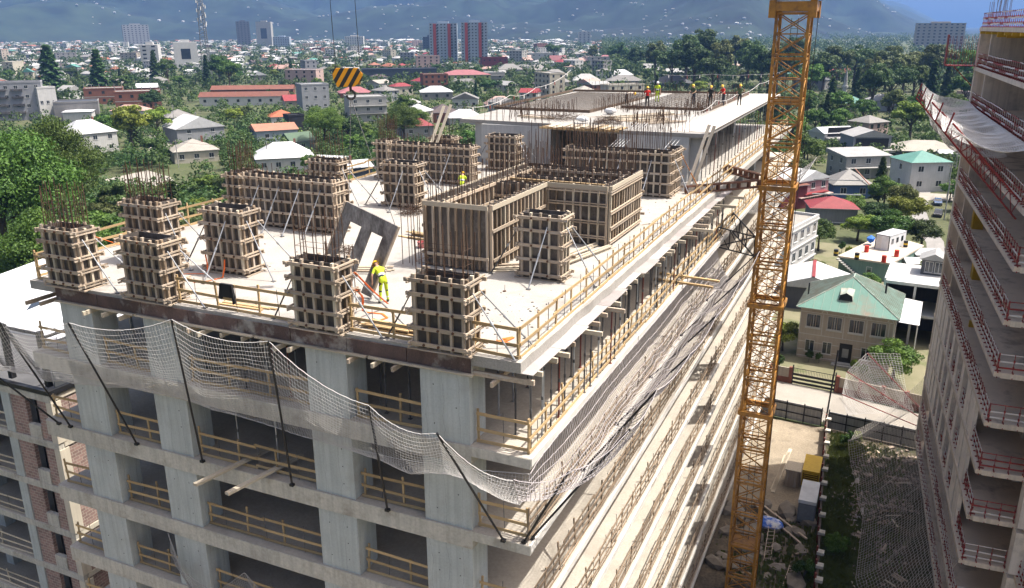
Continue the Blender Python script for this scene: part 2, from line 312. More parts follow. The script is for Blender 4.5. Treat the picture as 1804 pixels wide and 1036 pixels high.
for x, y in [(-11.9, 33.9), (-10.6, 34.1), (-9.3, 33.8), (-8.1, 34.2), (-11.2, 36), (-9.9, 36.2), (-8.6, 36)]:
    i += 1; prop(x, y, DZ, UZ - 0.28, M_DSTEEL, 'dark prop in the black opening under the upper slab, %s of seven' % nth(i), 'props in the dark opening')
# ---- timber guard rails
def railing(label, group, p0, p1, z, step, heights=(0.5, 1.0), toe=True, m=M_TIMBER, pm=None, h=1.1, seg=3.2, jit=0.04, name='guard_rail', mixed=True, wood_every=2):
    p0 = Vector((p0[0], p0[1], z)); p1 = Vector((p1[0], p1[1], z)); d = p1 - p0; Ln = d.length; u = d / Ln; nrm = Vector((-u.y, u.x, 0))
    t = thing(name, label, 'railing', p0, 0, group); n = max(1, round(Ln / step))
    for i in range(n + 1):
        q = p0 + u * min(Ln - 0.04, max(0.04, i * Ln / n + rr.uniform(-.08, .08))); hh = h + rr.uniform(-.1, .18); lean = Vector((rr.uniform(-jit, jit), rr.uniform(-jit, jit), 0))
        if mixed and i % wood_every: rod('post', t, q + nrm * 0.02 + Vector((0, 0, .003)), q + nrm * 0.02 + lean + Vector((0, 0, hh)), 0.012, M_DSTEEL, 6)
        else: beam('post', t, q + nrm * 0.05 + Vector((0, 0, .003)), q + nrm * 0.05 + lean + Vector((0, 0, hh)), 0.075, 0.05, pm or m, nrm)
    ns = max(1, round(Ln / seg))
    for hz in ((0.09,) if toe else ()) + tuple(heights):
        for s in range(ns):
            a = p0 + u * (s * Ln / ns - (0.1 if s else 0)); b = p0 + u * ((s + 1) * Ln / ns)
            o = nrm * (0.012 if s % 2 else -0.014)
            beam('rail' if hz > 0.1 else 'toe_board', t, a + o + Vector((0, 0, hz + rr.uniform(-jit, jit))), b + o + Vector((0, 0, hz + rr.uniform(-jit, jit))), 0.024, 0.11, m)
    return t
railing('yellow timber guard rail along the long right edge of the top deck', 'guard rails on the top deck', (-0.16, 0.3), (-0.3, 33.0), DZ, 0.8, heights=(0.5, 1.0), seg=3.0)
railing('short timber guard rail at the deck corner beside the last front formwork column', 'guard rails on the top deck', (-1.75, 0.22), (-0.16, 0.22), DZ, 0.8)
railing('timber guard rail on the deck front between the two rightmost front columns', 'guard rails on the top deck', (-6.4, 0.22), (-3.75, 0.22), DZ, 0.9)
railing('timber guard rail on the deck front in the wide bay where a black jacket hangs', 'guard rails on the top deck', (-14.1, 0.22), (-8.45, 0.22), DZ, 1.0)
railing('timber guard rail at the far left corner of the deck front', 'guard rails on the top deck', (-21.8, 0.25), (-20.6, 0.25), DZ, 0.8)
railing('timber guard rail up the left side of the deck near the front', 'guard rails on the top deck', (-21.85, 0.3), (-21.9, 2.9), DZ, 1.0)
railing('yellow timber guard rail along the left deck edge before the big leafy tree', 'guard rails on the top deck', (-23.3, 4.2), (-23.3, 16.0), DZ, 1.9, mixed=False)
railing('yellow timber guard rail along the left deck edge before the white metal roofs', 'guard rails on the top deck', (-23.3, 17.0), (-23.4, 33.0), DZ, 2.0, mixed=False)
railing('timber guard rail running back along the deck edge beside the upper slab', 'guard rails on the top deck', (-0.35, 33.2), (-0.35, 69), DZ, 1.5, seg=4, mixed=False)
BAY = ['leftmost', 'second', 'wide middle', 'fourth', 'corner']
for k in range(1, 6):
    z = LEV[k]; st = '%s storey below the deck' % nth(k)
    for j, (a, c) in enumerate([(-22.4, -20.5), (-18.55, -15.95), (-14.05, -8.3), (-6.4, -3.7), (-1.7, 0.2)]):
        railing('timber guard rail in the %s front bay, %s' % (BAY[j], st), 'guard rails on the front', (a, 0.3), (c, 0.3), z, 0.95, m=M_TIMBER, seg=3.0, jit=0.06)
for k in range(1, 10):
    railing('long guard rail along the sunlit right facade, %s storey below the deck' % nth(k), 'guard rails on the sunlit facade', (0.2, 0.2), (0.2, 72.5), LEV[k], 0.8 if k < 5 else 1.1, m=M_TIMBER if k == 1 else M_RAILB, pm=M_RAILB if k > 1 else None, seg=3.4, jit=0.09, wood_every=2, heights=(0.35, 0.7, 1.05) if k > 1 else (.5, 1.0))
# ================================================================ terrain
from mathutils import noise as mnoise
CAMP = Vector((9.49, -21.63, 0)); FWD = Vector((-math.sin(YAW), math.cos(YAW), 0)); RGT = Vector((math.cos(YAW), math.sin(YAW), 0))
def polar(bear, d):
    """ground point at bearing (degrees right of the view axis) and distance"""
    b = R(bear); return CAMP + (FWD * math.cos(b) + RGT * math.sin(b)) * d
M_GRND = mat('town_ground', (.05, .072, .022), (.095, .09, .05), rough=1, scale=.02, detail=9, contrast=1.3, fine=.25, fscale=1.2, stain=(.028, .05, .014), stain_amt=.9, stain_scale=.045)
M_DIRT = mat('site_dirt', (.32, .27, .20), (.19, .155, .11), rough=1, scale=.25, detail=9, fine=.2, fscale=6, stain=(.12, .10, .075), stain_amt=.8, stain_scale=.3, bump=.3)
M_ROAD = mat('street_paving', (.31, .285, .245), (.25, .23, .20), rough=.95, scale=.4, detail=7, fine=.1, fscale=9, stain=(.22, .2, .17), stain_amt=.4, stain_scale=.3)
M_ASPH = mat('lane_paving', (.26, .25, .235), (.20, .19, .18), rough=.95, scale=.5, fine=.12, fscale=8)
g = MB(); n = 48
for i in range(n):
    for j in range(n):
        f_ = lambda k: math.copysign(abs(k) ** 3, k) * 26000
        x0, x1, y0, y1 = [f_(q) for q in ((i / n) * 2 - 1, ((i + 1) / n) * 2 - 1, (j / n) * 2 - 1, ((j + 1) / n) * 2 - 1)]
        g.quad([(x0, y0, -.05), (x1, y0, -.05), (x1, y1, -.05), (x0, y1, -.05)])
tag(link('ground', g.mesh('ground', M_GRND)), kind='structure')
def sheet(name, poly, z, m):
    b = MB(); b.quad([(x, y, z) for x, y in poly]); return tag(link(name, b.mesh(name, m)), kind='structure')
sheet('site_ground', [(-40, -60), (40, -60), (40, 65.2), (-40, 65.2)], -.02, M_DIRT)
sheet('street', [(-60, 69.5), (2, 67.2), (8, 66.4), (15, 65.9), (60, 63), (60, 71.0), (15, 73.0), (8, 75.0), (2, 76.0), (-60, 78)], .0, M_ROAD)
sheet('yard_ground', [(-30, 77), (2, 76), (40, 72), (60, 150), (-30, 150)], -.03, mat('yard_soil', (.20, .18, .115), (.12, .12, .065), rough=1, scale=.2, detail=8, stain=(.08, .10, .035), stain_amt=.8, stain_scale=.25))
sheet('lane', [(18.2, 120), (21.2, 120), (21.6, 160), (19.6, 176), (19.0, 190), (20.2, 212), (22, 240), (17.5, 240), (16.2, 212), (15.6, 190), (16.6, 172), (18.4, 158)], .0, M_ASPH)
sheet('rough_ground', [(7.6, 30), (17.5, 30), (16.5, 64), (7.2, 64.5)], -.013, mat('rough_soil', (.10, .08, .05), (.035, .042, .02), rough=1, scale=.7, detail=9, contrast=1.5, fine=.3, fscale=5, bump=.4))
sheet('scree_ground', [(-.5, 33), (7.4, 33), (7.2, 46.5), (-.5, 46.5)], -.014, mat('dark_scree', (.15, .12, .085), (.06, .052, .04), rough=1, scale=.8, detail=9, contrast=1.4, fine=.3, fscale=5, bump=.4))
sheet('rubble_path', [(8.9, 63), (10.2, 62), (10.6, 56), (11.6, 50), (11.4, 44), (12.4, 36), (13.2, 33), (11.6, 33), (10.9, 38), (10.2, 44), (10.0, 50), (9.2, 55)], -.008, mat('pale_rubble', (.42, .39, .35), (.22, .2, .18), scale=.8, detail=9, contrast=1.6, fine=.3, fscale=5))
sheet('yard_paving', [(12, 203), (30, 207), (30, 216), (12, 214)], .004, M_ROAD)
sheet('yard_court', [(-263.6, 227.3), (-250.1, 228.9), (-215.7, 189.3), (-227.4, 193.3)], .0, M_ROAD)
sheet('garden_road', [(-193.2, 143.6), (-194.6, 162.2), (-178.9, 155.8), (-153.2, 136.3), (-154.3, 131.7), (-175.1, 135.4)], .0, M_ROAD)
sheet('town_road', [(-521.4, 346.6), (-528.9, 424.7), (-612.1, 553.9), (-644.9, 583.2), (-564.8, 452.3), (-571.9, 382.4)], .0, M_ASPH)
M_HILL = mat('forested_hill', (.012, .022, .012), (.004, .009, .006), rough=1, scale=.004, detail=12, contrast=1.6, fine=.7, fscale=.014, stain=(.032, .046, .02), stain_amt=.6, stain_scale=.0016)
def hill_h(bear, d):
    # height of the ridge by bearing (degrees), foothills nearer on the right half
    b = bear; top = float(np.interp(b, [-60, -40, -20, -8, 0, 6, 12, 18, 21.5, 24.0, 25.6, 26.6, 40, 60], [560, 540, 520, 480, 430, 390, 350, 300, 255, 185, 105, 22, 15, 15]))
    d0 = float(np.interp(b, [-60, -30, -10, 5, 15, 27, 40], [3300, 3300, 3200, 2500, 2350, 4200, 6000]))
    s = min(1, max(0, (d - d0) / 5000)); p = polar(bear, d)
    rid = mnoise.fractal(Vector((p.x, p.y, 0)) * .00055, 1.0, 2.1, 6); rid2 = mnoise.fractal(Vector((p.x + 900, p.y, 7)) * .0016, 1.0, 2.1, 5)
    return max(-2, top * s ** .85 * (1 + .28 * rid) + (150 * rid2 + 40) * min(1, s * 6) * (1 if b < 22 else max(0, (26 - b) / 4))) - 1.5
hv = []; nb, nd = 320, 110
for i in range(nb + 1):
    be = -48 + 96 * i / nb
    for j in range(nd + 1):
        d = 2300 + 9500 * (j / nd) ** 1.35; p = polar(be, d); hv.append((p.x, p.y, hill_h(be, d) if j else -3))
hf = [(i * (nd + 1) + j, (i + 1) * (nd + 1) + j, (i + 1) * (nd + 1) + j + 1, i * (nd + 1) + j + 1) for i in range(nb) for j in range(nd)]
me = bpy.data.meshes.new('hills'); me.from_pydata(hv, [], hf); me.materials.append(M_HILL); me.polygons.foreach_set('use_smooth', [True] * len(hf)); me.update()
tag(link('hills', me), kind='structure')
# ================================================================ formwork on the top deck
rr = random.Random(11)
M_NUT = mat('rusty_nut', (0.10, 0.045, 0.025), rough=0.8)
def form_face(t, a, b, z, h, nrm, step=0.42, walers=(0.2, 0.75, 1.3, 1.85, 2.3), dbl=False, top=False, over=0.26, ply=True, stm=M_OLDTIM, wm=None, nuts=True, studtop=0.0):
    """one side of a form: plywood sheet, upright studs, horizontal walers and tie nuts"""
    a = Vector((a[0], a[1], z)); b = Vector((b[0], b[1], z)); u = (b - a).normalized(); Ln = (b - a).length; n = Vector((nrm[0], nrm[1], 0)); Z = Vector((0, 0, 1))
    if ply:
        k = max(1, round(Ln / 1.25))
        for i in range(k):
            p = a + u * (i * Ln / k + .004) + n * 0.0 + Z * 0.02; q = a + u * ((i + 1) * Ln / k - .004) + Z * 0.02
            beam('plywood_sheet', t, (p + q) / 2 + Z * 0.0 - n * 0.012, (p + q) / 2 + Z * (h - 0.05 + rr.uniform(-.03, .02)) - n * 0.012, 0.022, (q - p).length, M_PLY, u)
    k = max(2, round(Ln / step) + 1)
    for i in range(k):
        p = a + u * (0.045 + (Ln - 0.09) * i / (k - 1) + (rr.uniform(-.02, .02) if 0 < i < k - 1 else 0)) + n * 0.047
        beam('stud', t, p + Z * (0.04 + rr.uniform(0, .05)), p + Z * (h + studtop + rr.uniform(-.08, .03)) , 0.115, 0.09, rr.choice([stm, stm, stm, stm, M_PALETIM, M_RAILB]), u)
    wm = wm or stm
    for hz in walers:
        hz = hz * h / 2.5 + rr.uniform(-.02, .02)
        p = a - u * (over + rr.uniform(-.06, .08)) + n * 0.125; q = b + u * (over + rr.uniform(-.06, .08)) + n * 0.125
        if dbl:
            for s in (-0.055, 0.055): beam('waler', t, p + Z * (hz + s), q + Z * (hz + s + rr.uniform(-.01, .01)), 0.06, 0.055, wm)
        else: beam('waler', t, p + Z * hz, q + Z * (hz + rr.uniform(-.015, .015)), 0.06, 0.125, wm)
        if nuts:
            m_ = max(2, round(Ln / 0.7))
            for i in range(m_):
                p = a + u * (Ln * (i + 0.7) / (m_ + 0.4)) + Z * hz
                rod('tie_nut', t, p + n * 0.15, p + n * 0.195, 0.045, M_NUT, 6)
    if top: beam('cap_plank', t, a + n * 0.118 + Z * (h - 0.1), b + n * 0.118 + Z * (h - 0.1), 0.04, 0.2, M_PALETIM)
def form_block(name, label, cat, group, x0, x1, y0, y1, h, z=DZ, faces='fblr', **k):
    t = thing(name, label, cat, ((x0 + x1) / 2, (y0 + y1) / 2, z), 0, group)
    if 'f' in faces: form_face(t, (x0, y0), (x1, y0), z, h, (0, -1), **k)
    if 'r' in faces: form_face(t, (x1, y0), (x1, y1), z, h, (1, 0), dbl=True, **{**k, 'nuts': False})
    if 'b' in faces: form_face(t, (x1, y1), (x0, y1), z, h, (0, 1), **{**k, 'nuts': False})
    if 'l' in faces: form_face(t, (x0, y1), (x0, y0), z, h, (-1, 0), dbl=True, **{**k, 'nuts': False})
    pbox('sole_plank', t, x0 - 0.25, x1 + 0.25, y0 - 0.17, y0 - 0.05, z + 0.002, z + 0.035, M_OLDTIM)
    pbox('sole_plank', t, x1 + 0.06, x1 + 0.18, y0 - 0.1, y1 + 0.2, z + 0.003, z + 0.036, M_OLDTIM)
    return t
def rebar_cage(label, pts, z0, z1, r=0.017, group='rebar cages standing out of the formwork', ties=3, jit=0.07, ring=None):
    c = sum((Vector((p[0], p[1], 0)) for p in pts), Vector()) / len(pts); t = thing('rebar_cage', label, 'rebar', (c.x, c.y, z0), 0, group)
    for p in pts:
        h = z1 + rr.uniform(-0.35, 0.15)
        rod('bar', t, (p[0], p[1], z0), (p[0] + rr.uniform(-jit, jit), p[1] + rr.uniform(-jit, jit), h), r, M_REBAR, 5)
    if ring:
        for i in range(ties):
            zz = z0 + (z1 - z0) * (i + 1.0) / (ties + 1.6)
            for a, b in zip(ring, ring[1:] + ring[:1]): rod('tie', t, (a[0], a[1], zz), (b[0], b[1], zz + rr.uniform(-.03, .03)), 0.008, M_REBAR, 4)
    return t
def perim(x0, x1, y0, y1, s):
    P = []; nx = max(1, round((x1 - x0) / s)); ny = max(1, round((y1 - y0) / s))
    for i in range(nx + 1): P += [(x0 + (x1 - x0) * i / nx, y0), (x0 + (x1 - x0) * i / nx, y1)]
    for i in range(1, ny): P += [(x0, y0 + (y1 - y0) * i / ny), (x1, y0 + (y1 - y0) * i / ny)]
    return P
def cage_for(label, x0, x1, y0, y1, zt, ext, s=0.2, ties=3, **k):
    x0 += .08; x1 -= .08; y0 += .08; y1 -= .08
    return rebar_cage(label, perim(x0, x1, y0, y1, s), zt - 0.6, zt + ext, ring=[(x0, y0), (x1, y0), (x1, y1), (x0, y1)], ties=ties, **k)
def brace(label, p0, p1, m=M_STEEL, group='raking props'):
    p0 = Vector(p0); p1 = Vector(p1); t = thing('raking_prop', label, 'prop', p1, 0, group); mid = p1 + (p0 - p1) * 0.55
    rod('outer_tube', t, p1 + Vector((0, 0, .03)), mid, 0.03, m); rod('inner_tube', t, mid, p0, 0.022, m); rod('collar', t, mid - (p0 - p1).normalized() * .06, mid + (p0 - p1).normalized() * .06, 0.045, M_STEEL)
    pbox('foot_plate', t, p1.x - .08, p1.x + .08, p1.y - .08, p1.y + .08, p1.z + 0.002, p1.z + 0.03, M_DSTEEL); return t
COLS = [  # key, x0,x1,y0,y1,h, description, rebar extension, rake sides
 ('a', -20.5, -18.7, -0.12, 0.70, 2.5, 'at the left end of the front row', 1.6, 'Rf'),
 ('b', -16.2, -14.3, -0.12, 0.70, 2.5, 'second in the front row', 0, 'R'),
 ('c', -8.3, -6.6, -0.15, 0.65, 2.5, 'third in the front row, beside the bending worker', 1.7, 'RL'),
 ('d', -3.6, -1.8, -0.15, 0.65, 2.5, 'last in the front row, by the near corner', 1.6, 'RL'),
 ('e', -3.7, -2.0, 8.5, 9.3, 2.75, 'near the right deck rail, before the core', 0, 'RFL'),
 ('f', -16.1, -14.2, 4.0, 4.85, 2.85, 'with an orange strap at its foot', 0, 'RFL'),
 ('g', -20.5, -18.5, 3.9, 4.8, 2.8, 'second row left, behind the front one', 1.5, 'R'),
 ('h', -16.6, -14.6, 18.5, 19.3, 2.65, 'with a rusty rebar heap at its foot', 0, 'RFL'),
 ('i', -20.5, -18.6, 16.8, 17.6, 2.8, 'before the white metal roofs', 1.5, 'R'),
 ('j', -16.7, -14.6, 32.4, 33.2, 2.6, 'before the pale upper wall', 0, 'RL'),
 ('k', -20.0, -18.4, 30.0, 30.8, 2.6, 'before the leaning planks', 0, 'L'),
]
SIDES = {'R': 'to the right of', 'L': 'to the left of', 'F': 'in front of', 'f': 'on the front of'}
for key, x0, x1, y0, y1, h, desc, ext, rk in COLS:
    form_block('column_formwork', 'upright timber column formwork ' + desc, 'formwork', 'column forms on the deck', x0, x1, y0, y1, h)
    if ext: cage_for('rusty rebar sticking up from the column form ' + desc.split(',')[0], x0, x1, y0, y1, DZ + h, ext, s=0.24 if key in 'ag' else 0.36)
    zt = DZ + h * 0.82; ym = (y0 + y1) / 2; xm = (x0 + x1) / 2; d_ = desc.split(',')[0]
    if 'R' in rk:
        brace('nearer raking prop right of form ' + d_, (x1 + .2, y0 + .12, zt), (x1 + 1.55, y0 - .15 if y0 > 1 else y0 + .25, DZ))
        brace('farther raking prop right of form ' + d_, (x1 + .2, y1 - .1, zt - .1), (x1 + 1.6, y1 + .8, DZ))
    if 'L' in rk:
        brace('raking prop left of the form ' + d_, (x0 - .15, ym, zt), (x0 - 1.35, y0 - .1 if y0 > 1 else y0 + .4, DZ), M_DSTEEL)
    if 'F' in rk:
        brace('raking prop in front of the form ' + d_, (xm + .35, y0 - .2, zt), (xm + .1, y0 - 1.5, DZ))
WALLS = [
 ('the long wall form at left, behind the second row', -20.7, -15.1, 11.6, 12.3, 2.75, 4, 'fblr'),
 ('the far left wall form, two numbers painted on it', -21.0, -15.0, 26.2, 26.9, 2.6, 2, 'fblr'),
 ('the wall form at right, before the dark opening', -8.8, -2.3, 27.2, 28.0, 2.8, 3, 'fblr'),
]
for desc, x0, x1, y0, y1, h, nb, fc in WALLS:
    form_block('wall_formwork', desc.replace('the ', 'weathered timber ', 1) + ', studs and walers outside', 'formwork', 'wall forms on the deck', x0, x1, y0, y1, h, faces=fc)
    for i in range(nb):
        x = x0 + (x1 - x0) * (i + .8) / (nb + .4)
        brace('raking prop, %s from left before %s' % (nth(i + 1), desc.split(',')[0].replace('the wall form at right', 'the right wall form')), (x + .1, y0 - .2, DZ + h * .8), (x - .15, y0 - 1.5, DZ))
form_block('wall_formwork', 'narrow return form at the left end of the long wall form', 'formwork', 'wall forms on the deck', -21.75, -20.85, 11.5, 12.9, 2.75)
form_block('wall_formwork', 'narrow return form at the left end of the far wall form', 'formwork', 'wall forms on the deck', -22.0, -21.15, 26.0, 27.4, 2.65)
form_block('wall_formwork', 'short return form at the right end of the wall before the opening', 'formwork', 'wall forms on the deck', -3.0, -2.3, 28.15, 30.0, 2.8, faces='rb')
brace('grey raking prop at the right end of the wall form before the opening', (-2.1, 27.6, DZ + 2.3), (-0.9, 27.2, DZ)); brace('orange brown raking prop beside the tie beams', (-2.1, 29.2, DZ + 2.4), (-0.8, 29.6, DZ), mat('orange_prop', (0.45, 0.17, 0.03)))
cage_for('dense rusty rebar cage rising at the left end of the long wall form', -21.7, -20.9, 11.6, 12.8, DZ + 2.75, 1.5, s=0.16)
rebar_cage('row of rusty bars along the top of the long wall form', [(x, y) for x in np.arange(-20.5, -15.2, .32) for y in (11.75, 12.1)], DZ + 2.2, DZ + 3.15, jit=.05)
cage_for('rusty rebar cage rising at the left end of the far wall form', -22.0, -21.1, 26.1, 27.3, DZ + 2.65, 1.6, s=0.18)
rebar_cage('row of rusty bars along the far left wall form', [(x, y) for x in np.arange(-20.9, -15.2, .4) for y in (26.35, 26.75)], DZ + 2.0, DZ + 3.1, jit=.05)
rebar_cage('long row of tall rusty bars out of the wall form before the opening', [(x, y) for x in np.arange(-8.6, -2.4, .22) for y in (27.35, 27.85)], DZ + 2.2, DZ + 4.4, jit=.08)
# ---- stair and lift core: L-shaped box of wall forms
CZ = 2.85
CORE = thing('core_formwork', 'large L-shaped box of timber wall forms for the stair core in mid deck', 'formwork', (-5.2, 14, DZ), 0)
kw = dict(step=0.42, nuts=False)
form_face(CORE, (-8.2, 8.55), (-5.2, 8.55), DZ, CZ, (0, -1), walers=(0.5,), over=0.0, top=True, step=.36, nuts=False, stm=M_OLDTIM)
form_face(CORE, (-5.15, 8.55), (-5.15, 14.55), DZ, CZ, (1, 0), walers=(0.45, 1.55), over=-0.1, top=True, **kw)
form_face(CORE, (-5.05, 14.7), (-2.05, 14.7), DZ, CZ, (0, -1), walers=(0.35, 1.0, 1.7, 2.25), over=-0.05, dbl=True, top=True, **kw)
form_face(CORE, (-2.0, 14.7), (-2.0, 19.75), DZ, CZ, (1, 0), walers=(0.2, 0.75, 1.4, 2.2), over=0.1, dbl=True, top=True, **kw)
form_face(CORE, (-2.0, 19.8), (-8.2, 19.8), DZ, CZ, (0, 1), walers=(0.5, 1.5), **kw)
form_face(CORE, (-8.25, 19.7), (-8.25, 8.6), DZ, CZ, (-1, 0), walers=(0.5, 1.5), over=0, top=True, **kw)
for (a, b, n) in [((-5.5, 8.9), (-7.85, 8.9), (0, 1)), ((-7.85, 8.95), (-7.85, 19.3), (1, 0)), ((-7.8, 19.35), (-2.4, 19.35), (0, -1)), ((-2.4, 19.3), (-2.4, 15.1), (-1, 0)), ((-2.4, 15.05), (-5.5, 15.05), (0, 1)), ((-5.5, 15.0), (-5.5, 8.95), (-1, 0))]:
    form_face(CORE, a, b, DZ, CZ - .08, n, walers=(0.6, 1.6, 2.35), over=-.05, step=.5, nuts=False)
for (a, b, n) in [((-7.85, 14.6), (-5.6, 14.6), (0, -1)), ((-5.6, 15.0), (-7.85, 15.0), (0, 1)), ((-7.8, 17.0), (-2.45, 17.0), (0, -1)), ((-2.45, 17.4), (-7.8, 17.4), (0, 1))]:
    form_face(CORE, a, b, DZ, CZ - .15, n, walers=(0.9, 1.9), over=-.05, step=.45, nuts=False)
pbox('cap_plank', CORE, -7.8, -2.5, 17.13, 17.27, DZ + 2.3, DZ + 2.45, M_OLDTIM); pbox('cap_plank', CORE, -7.7, -2.5, 16.2, 16.34, DZ + 2.5, DZ + 2.62, M_TIMBER)
M_FRESH = mat('fresh_pour', (.16, .155, .15), (.10, .098, .095), rough=.9, scale=1.5)
for q in [(-8.2, -5.2, 8.58, 8.87), (-8.22, -7.9, 8.9, 19.75), (-7.85, -2.05, 19.4, 19.76), (-2.36, -2.03, 14.75, 19.35), (-5.4, -2.4, 14.75, 15.02), (-5.47, -5.18, 8.9, 14.7), (-7.8, -5.6, 14.65, 14.96), (-7.8, -2.5, 17.05, 17.36)]: pbox('fresh_pour', CORE, *q, DZ + .1, DZ + CZ - .35, M_FRESH)
rebar_cage('rusty bars along the front wall of the core', [(x, 8.73) for x in np.arange(-8.1, -5.3, .2)], DZ + 2.2, DZ + 3.5, jit=.07)
rebar_cage('rusty bars along the middle cross wall of the core', [(x, 17.2) for x in np.arange(-7.7, -2.5, .2)] + [(x, 14.8) for x in np.arange(-7.7, -5.6, .25)], DZ + 2.2, DZ + 4.3, jit=.08)
t = thing('core_platform', 'plank working platform inside the near part of the core form', 'platform', (-6.7, 11.5, DZ))
for i in range(8): pbox('plank', t, -7.7 + i * .26, -7.46 + i * .26, 9.2, 14.3, DZ + 1.55 + .01 * (i % 2), DZ + 1.6 + .01 * (i % 2), rr.choice([M_OLDTIM, M_RAILB, M_PALETIM]))
rebar_cage('fence of tall rusty bars along the back wall of the core', [(x, 19.57) for x in np.arange(-8, -2.1, .2)], DZ + 2.0, DZ + 5.0, jit=.07)
rebar_cage('rusty bars along the left wall of the core', [(-8.05, y) for y in np.arange(8.8, 19.5, .24)], DZ + 2.2, DZ + 3.9, jit=.08)
rebar_cage('rusty bars along the inner corner walls of the core', [(-5.33, y) for y in np.arange(9, 14.6, .5)] + [(x, 14.88) for x in np.arange(-5.1, -2.2, .27)], DZ + 2.2, DZ + 4.0, jit=.08)
rebar_cage('rusty bars along the right wall of the core', [(-2.2, y) for y in np.arange(15, 19.6, .3)], DZ + 2.2, DZ + 4.2, jit=.08)
rebar_cage('bunch of tall starter bars on the deck before the core', [(-9.2 + .16 * i, 8.2 + .3 * (i % 3)) for i in range(7)], DZ, DZ + 2.9, jit=.07)
rebar_cage('bunch of thin starter bars behind the third front column form', [(-8.9 + .2 * i, 1.9 + .3 * (i % 3)) for i in range(8)], DZ, DZ + 2.6, jit=.07)
rebar_cage('field of tall starter bars before the pale wall of the upper storey', [(-13.4 + .34 * i, 30.5 + .5 * (i % 2)) for i in range(14)], DZ, DZ + 3.4, jit=.1)
rebar_cage('row of tall bars on the deck behind the core', [(-10.5 + .3 * i, 23 + .4 * (i % 2)) for i in range(16)], DZ, DZ + 3.3, jit=.1)
rebar_cage('row of bars rising behind the narrow return of the far wall', [(-22.2 + .25 * i, 33.5) for i in range(9)], DZ, DZ + 3.6, jit=.1)
# ---- hanging wall form with two slots, carried by the crane hook
M_WORN = mat('worn_form_face', (0.27, 0.255, 0.235), (0.08, 0.07, 0.064), rough=0.8, scale=2.6, detail=9, stretch=(1.0, 1.0, 0.3), contrast=1.5, fine=0.3, fscale=20, bump=.2)
TR = Vector((-6.837, 4.237, 33.748)); TL = Vector((-9.0, 4.115, 34.541)); BR = Vector((-7.75, 3.589, 31.2))
ux = (TR - TL); W_ = ux.length; ux.normalize(); uz = (BR - TR); H_ = uz.length; uz.normalize(); un = ux.cross(uz).normalized(); uz = un.cross(ux).normalized() if un.cross(ux).dot(uz) > 0 else ux.cross(un).normalized()
PN = thing('slotted_form_panel', 'worn dark wall form with two tall slots hanging tilted from the crane slings', 'form panel', (TL + TR) / 2)
def pan(name, u0, u1, v0, v1, m=M_WORN, d0=-.06, d1=.06):
    b = MB(); o = TL - PN.matrix_basis.translation
    b.hexa([o + ux * u + uz * v + un * d for d in (d0, d1) for u, v in ((u0, v0), (u1, v0), (u1, v1), (u0, v1))]); return link(name, b.mesh(name, m), PN)
pan('head_board', 0, W_, 0, .62); 
for u0, u1 in ((0, .41), (W_ / 2 - .21, W_ / 2 + .21), (W_ - .42, W_)): pan('leg_board', u0, u1, .625, H_ + (0.15 if u0 > .1 else -.1))
for u0 in (-.05, W_): pan('edge_timber', u0, u0 + .05, 0.0, H_ - .05, M_OLDTIM, -.1, .08)
# hook block, slings, hoist ropes
HK = Vector((-9.2, 5.0, 39.05))
M_STRIPE = bpy.data.materials.new('hazard_stripes'); M_STRIPE.use_nodes = True; _t = M_STRIPE.node_tree; _b = _t.nodes['Principled BSDF']; _b.inputs['Roughness'].default_value = .5
_g = _n(_t, 'ShaderNodeTexCoord'); _s = _n(_t, 'ShaderNodeSeparateXYZ'); _m1 = _n(_t, 'ShaderNodeMath', operation='MULTIPLY_ADD'); _m2 = _n(_t, 'ShaderNodeMath', operation='FRACT'); _m3 = _n(_t, 'ShaderNodeMath', operation='GREATER_THAN'); _mx = _n(_t, 'ShaderNodeMix', data_type='RGBA')
_m1.inputs[1].default_value = -.62; _m4 = _n(_t, 'ShaderNodeMath', operation='MULTIPLY'); _m4.inputs[1].default_value = 3.1; _m3.inputs[1].default_value = .5
_mx.inputs[6].default_value = (.75, .31, .01, 1); _mx.inputs[7].default_value = (.02, .02, .022, 1)
_t.links.new(_g.outputs['Object'], _s.inputs[0]); _t.links.new(_s.outputs[2], _m1.inputs[0]); _t.links.new(_s.outputs[0], _m1.inputs[2]); _t.links.new(_m1.outputs[0], _m4.inputs[0]); _t.links.new(_m4.outputs[0], _m2.inputs[0]); _t.links.new(_m2.outputs[0], _m3.inputs[0]); _t.links.new(_m3.outputs[0], _mx.inputs[0]); _t.links.new(_mx.outputs[2], _b.inputs['Base Color'])
HB = thing('hook_block', 'crane hook block with black and yellow hazard stripes hanging in mid air', 'hook block', HK, YAW + .12)
def plate(y0, y1, m):
    b = MB(); P = [(-.5, .33), (.36, .33), (.52, .12), (.5, -.1), (.2, -.33), (-.42, -.33), (-.55, -.05), (-.56, .2)]; n = len(P); o = len(b.v)
    b.v += [(x, y0, z) for x, z in P] + [(x, y1, z) for x, z in P]
    for i in range(n): j = (i + 1) % n; b.f.append((i, j, n + j, n + i)); b.m.append(0)
    b.f += [tuple(range(n - 1, -1, -1)), tuple(range(n, 2 * n))]; b.m += [0, 0]; return b.mesh('side_plate', m)
link('side_plate', plate(-.19, -.12, M_STRIPE), HB); link('side_plate', plate(.12, .19, M_STRIPE), HB)
b = MB(); b.box(-.42, .42, -.115, .115, -.26, .26); link('weight', b.mesh('weight', M_CRANE), HB)
b = MB(); [b.tube((sx, -.1, .2), (sx, .1, .2), .11, n=16) for sx in (-.25, .2)]; link('sheave', b.mesh('sheave', M_DSTEEL), HB)
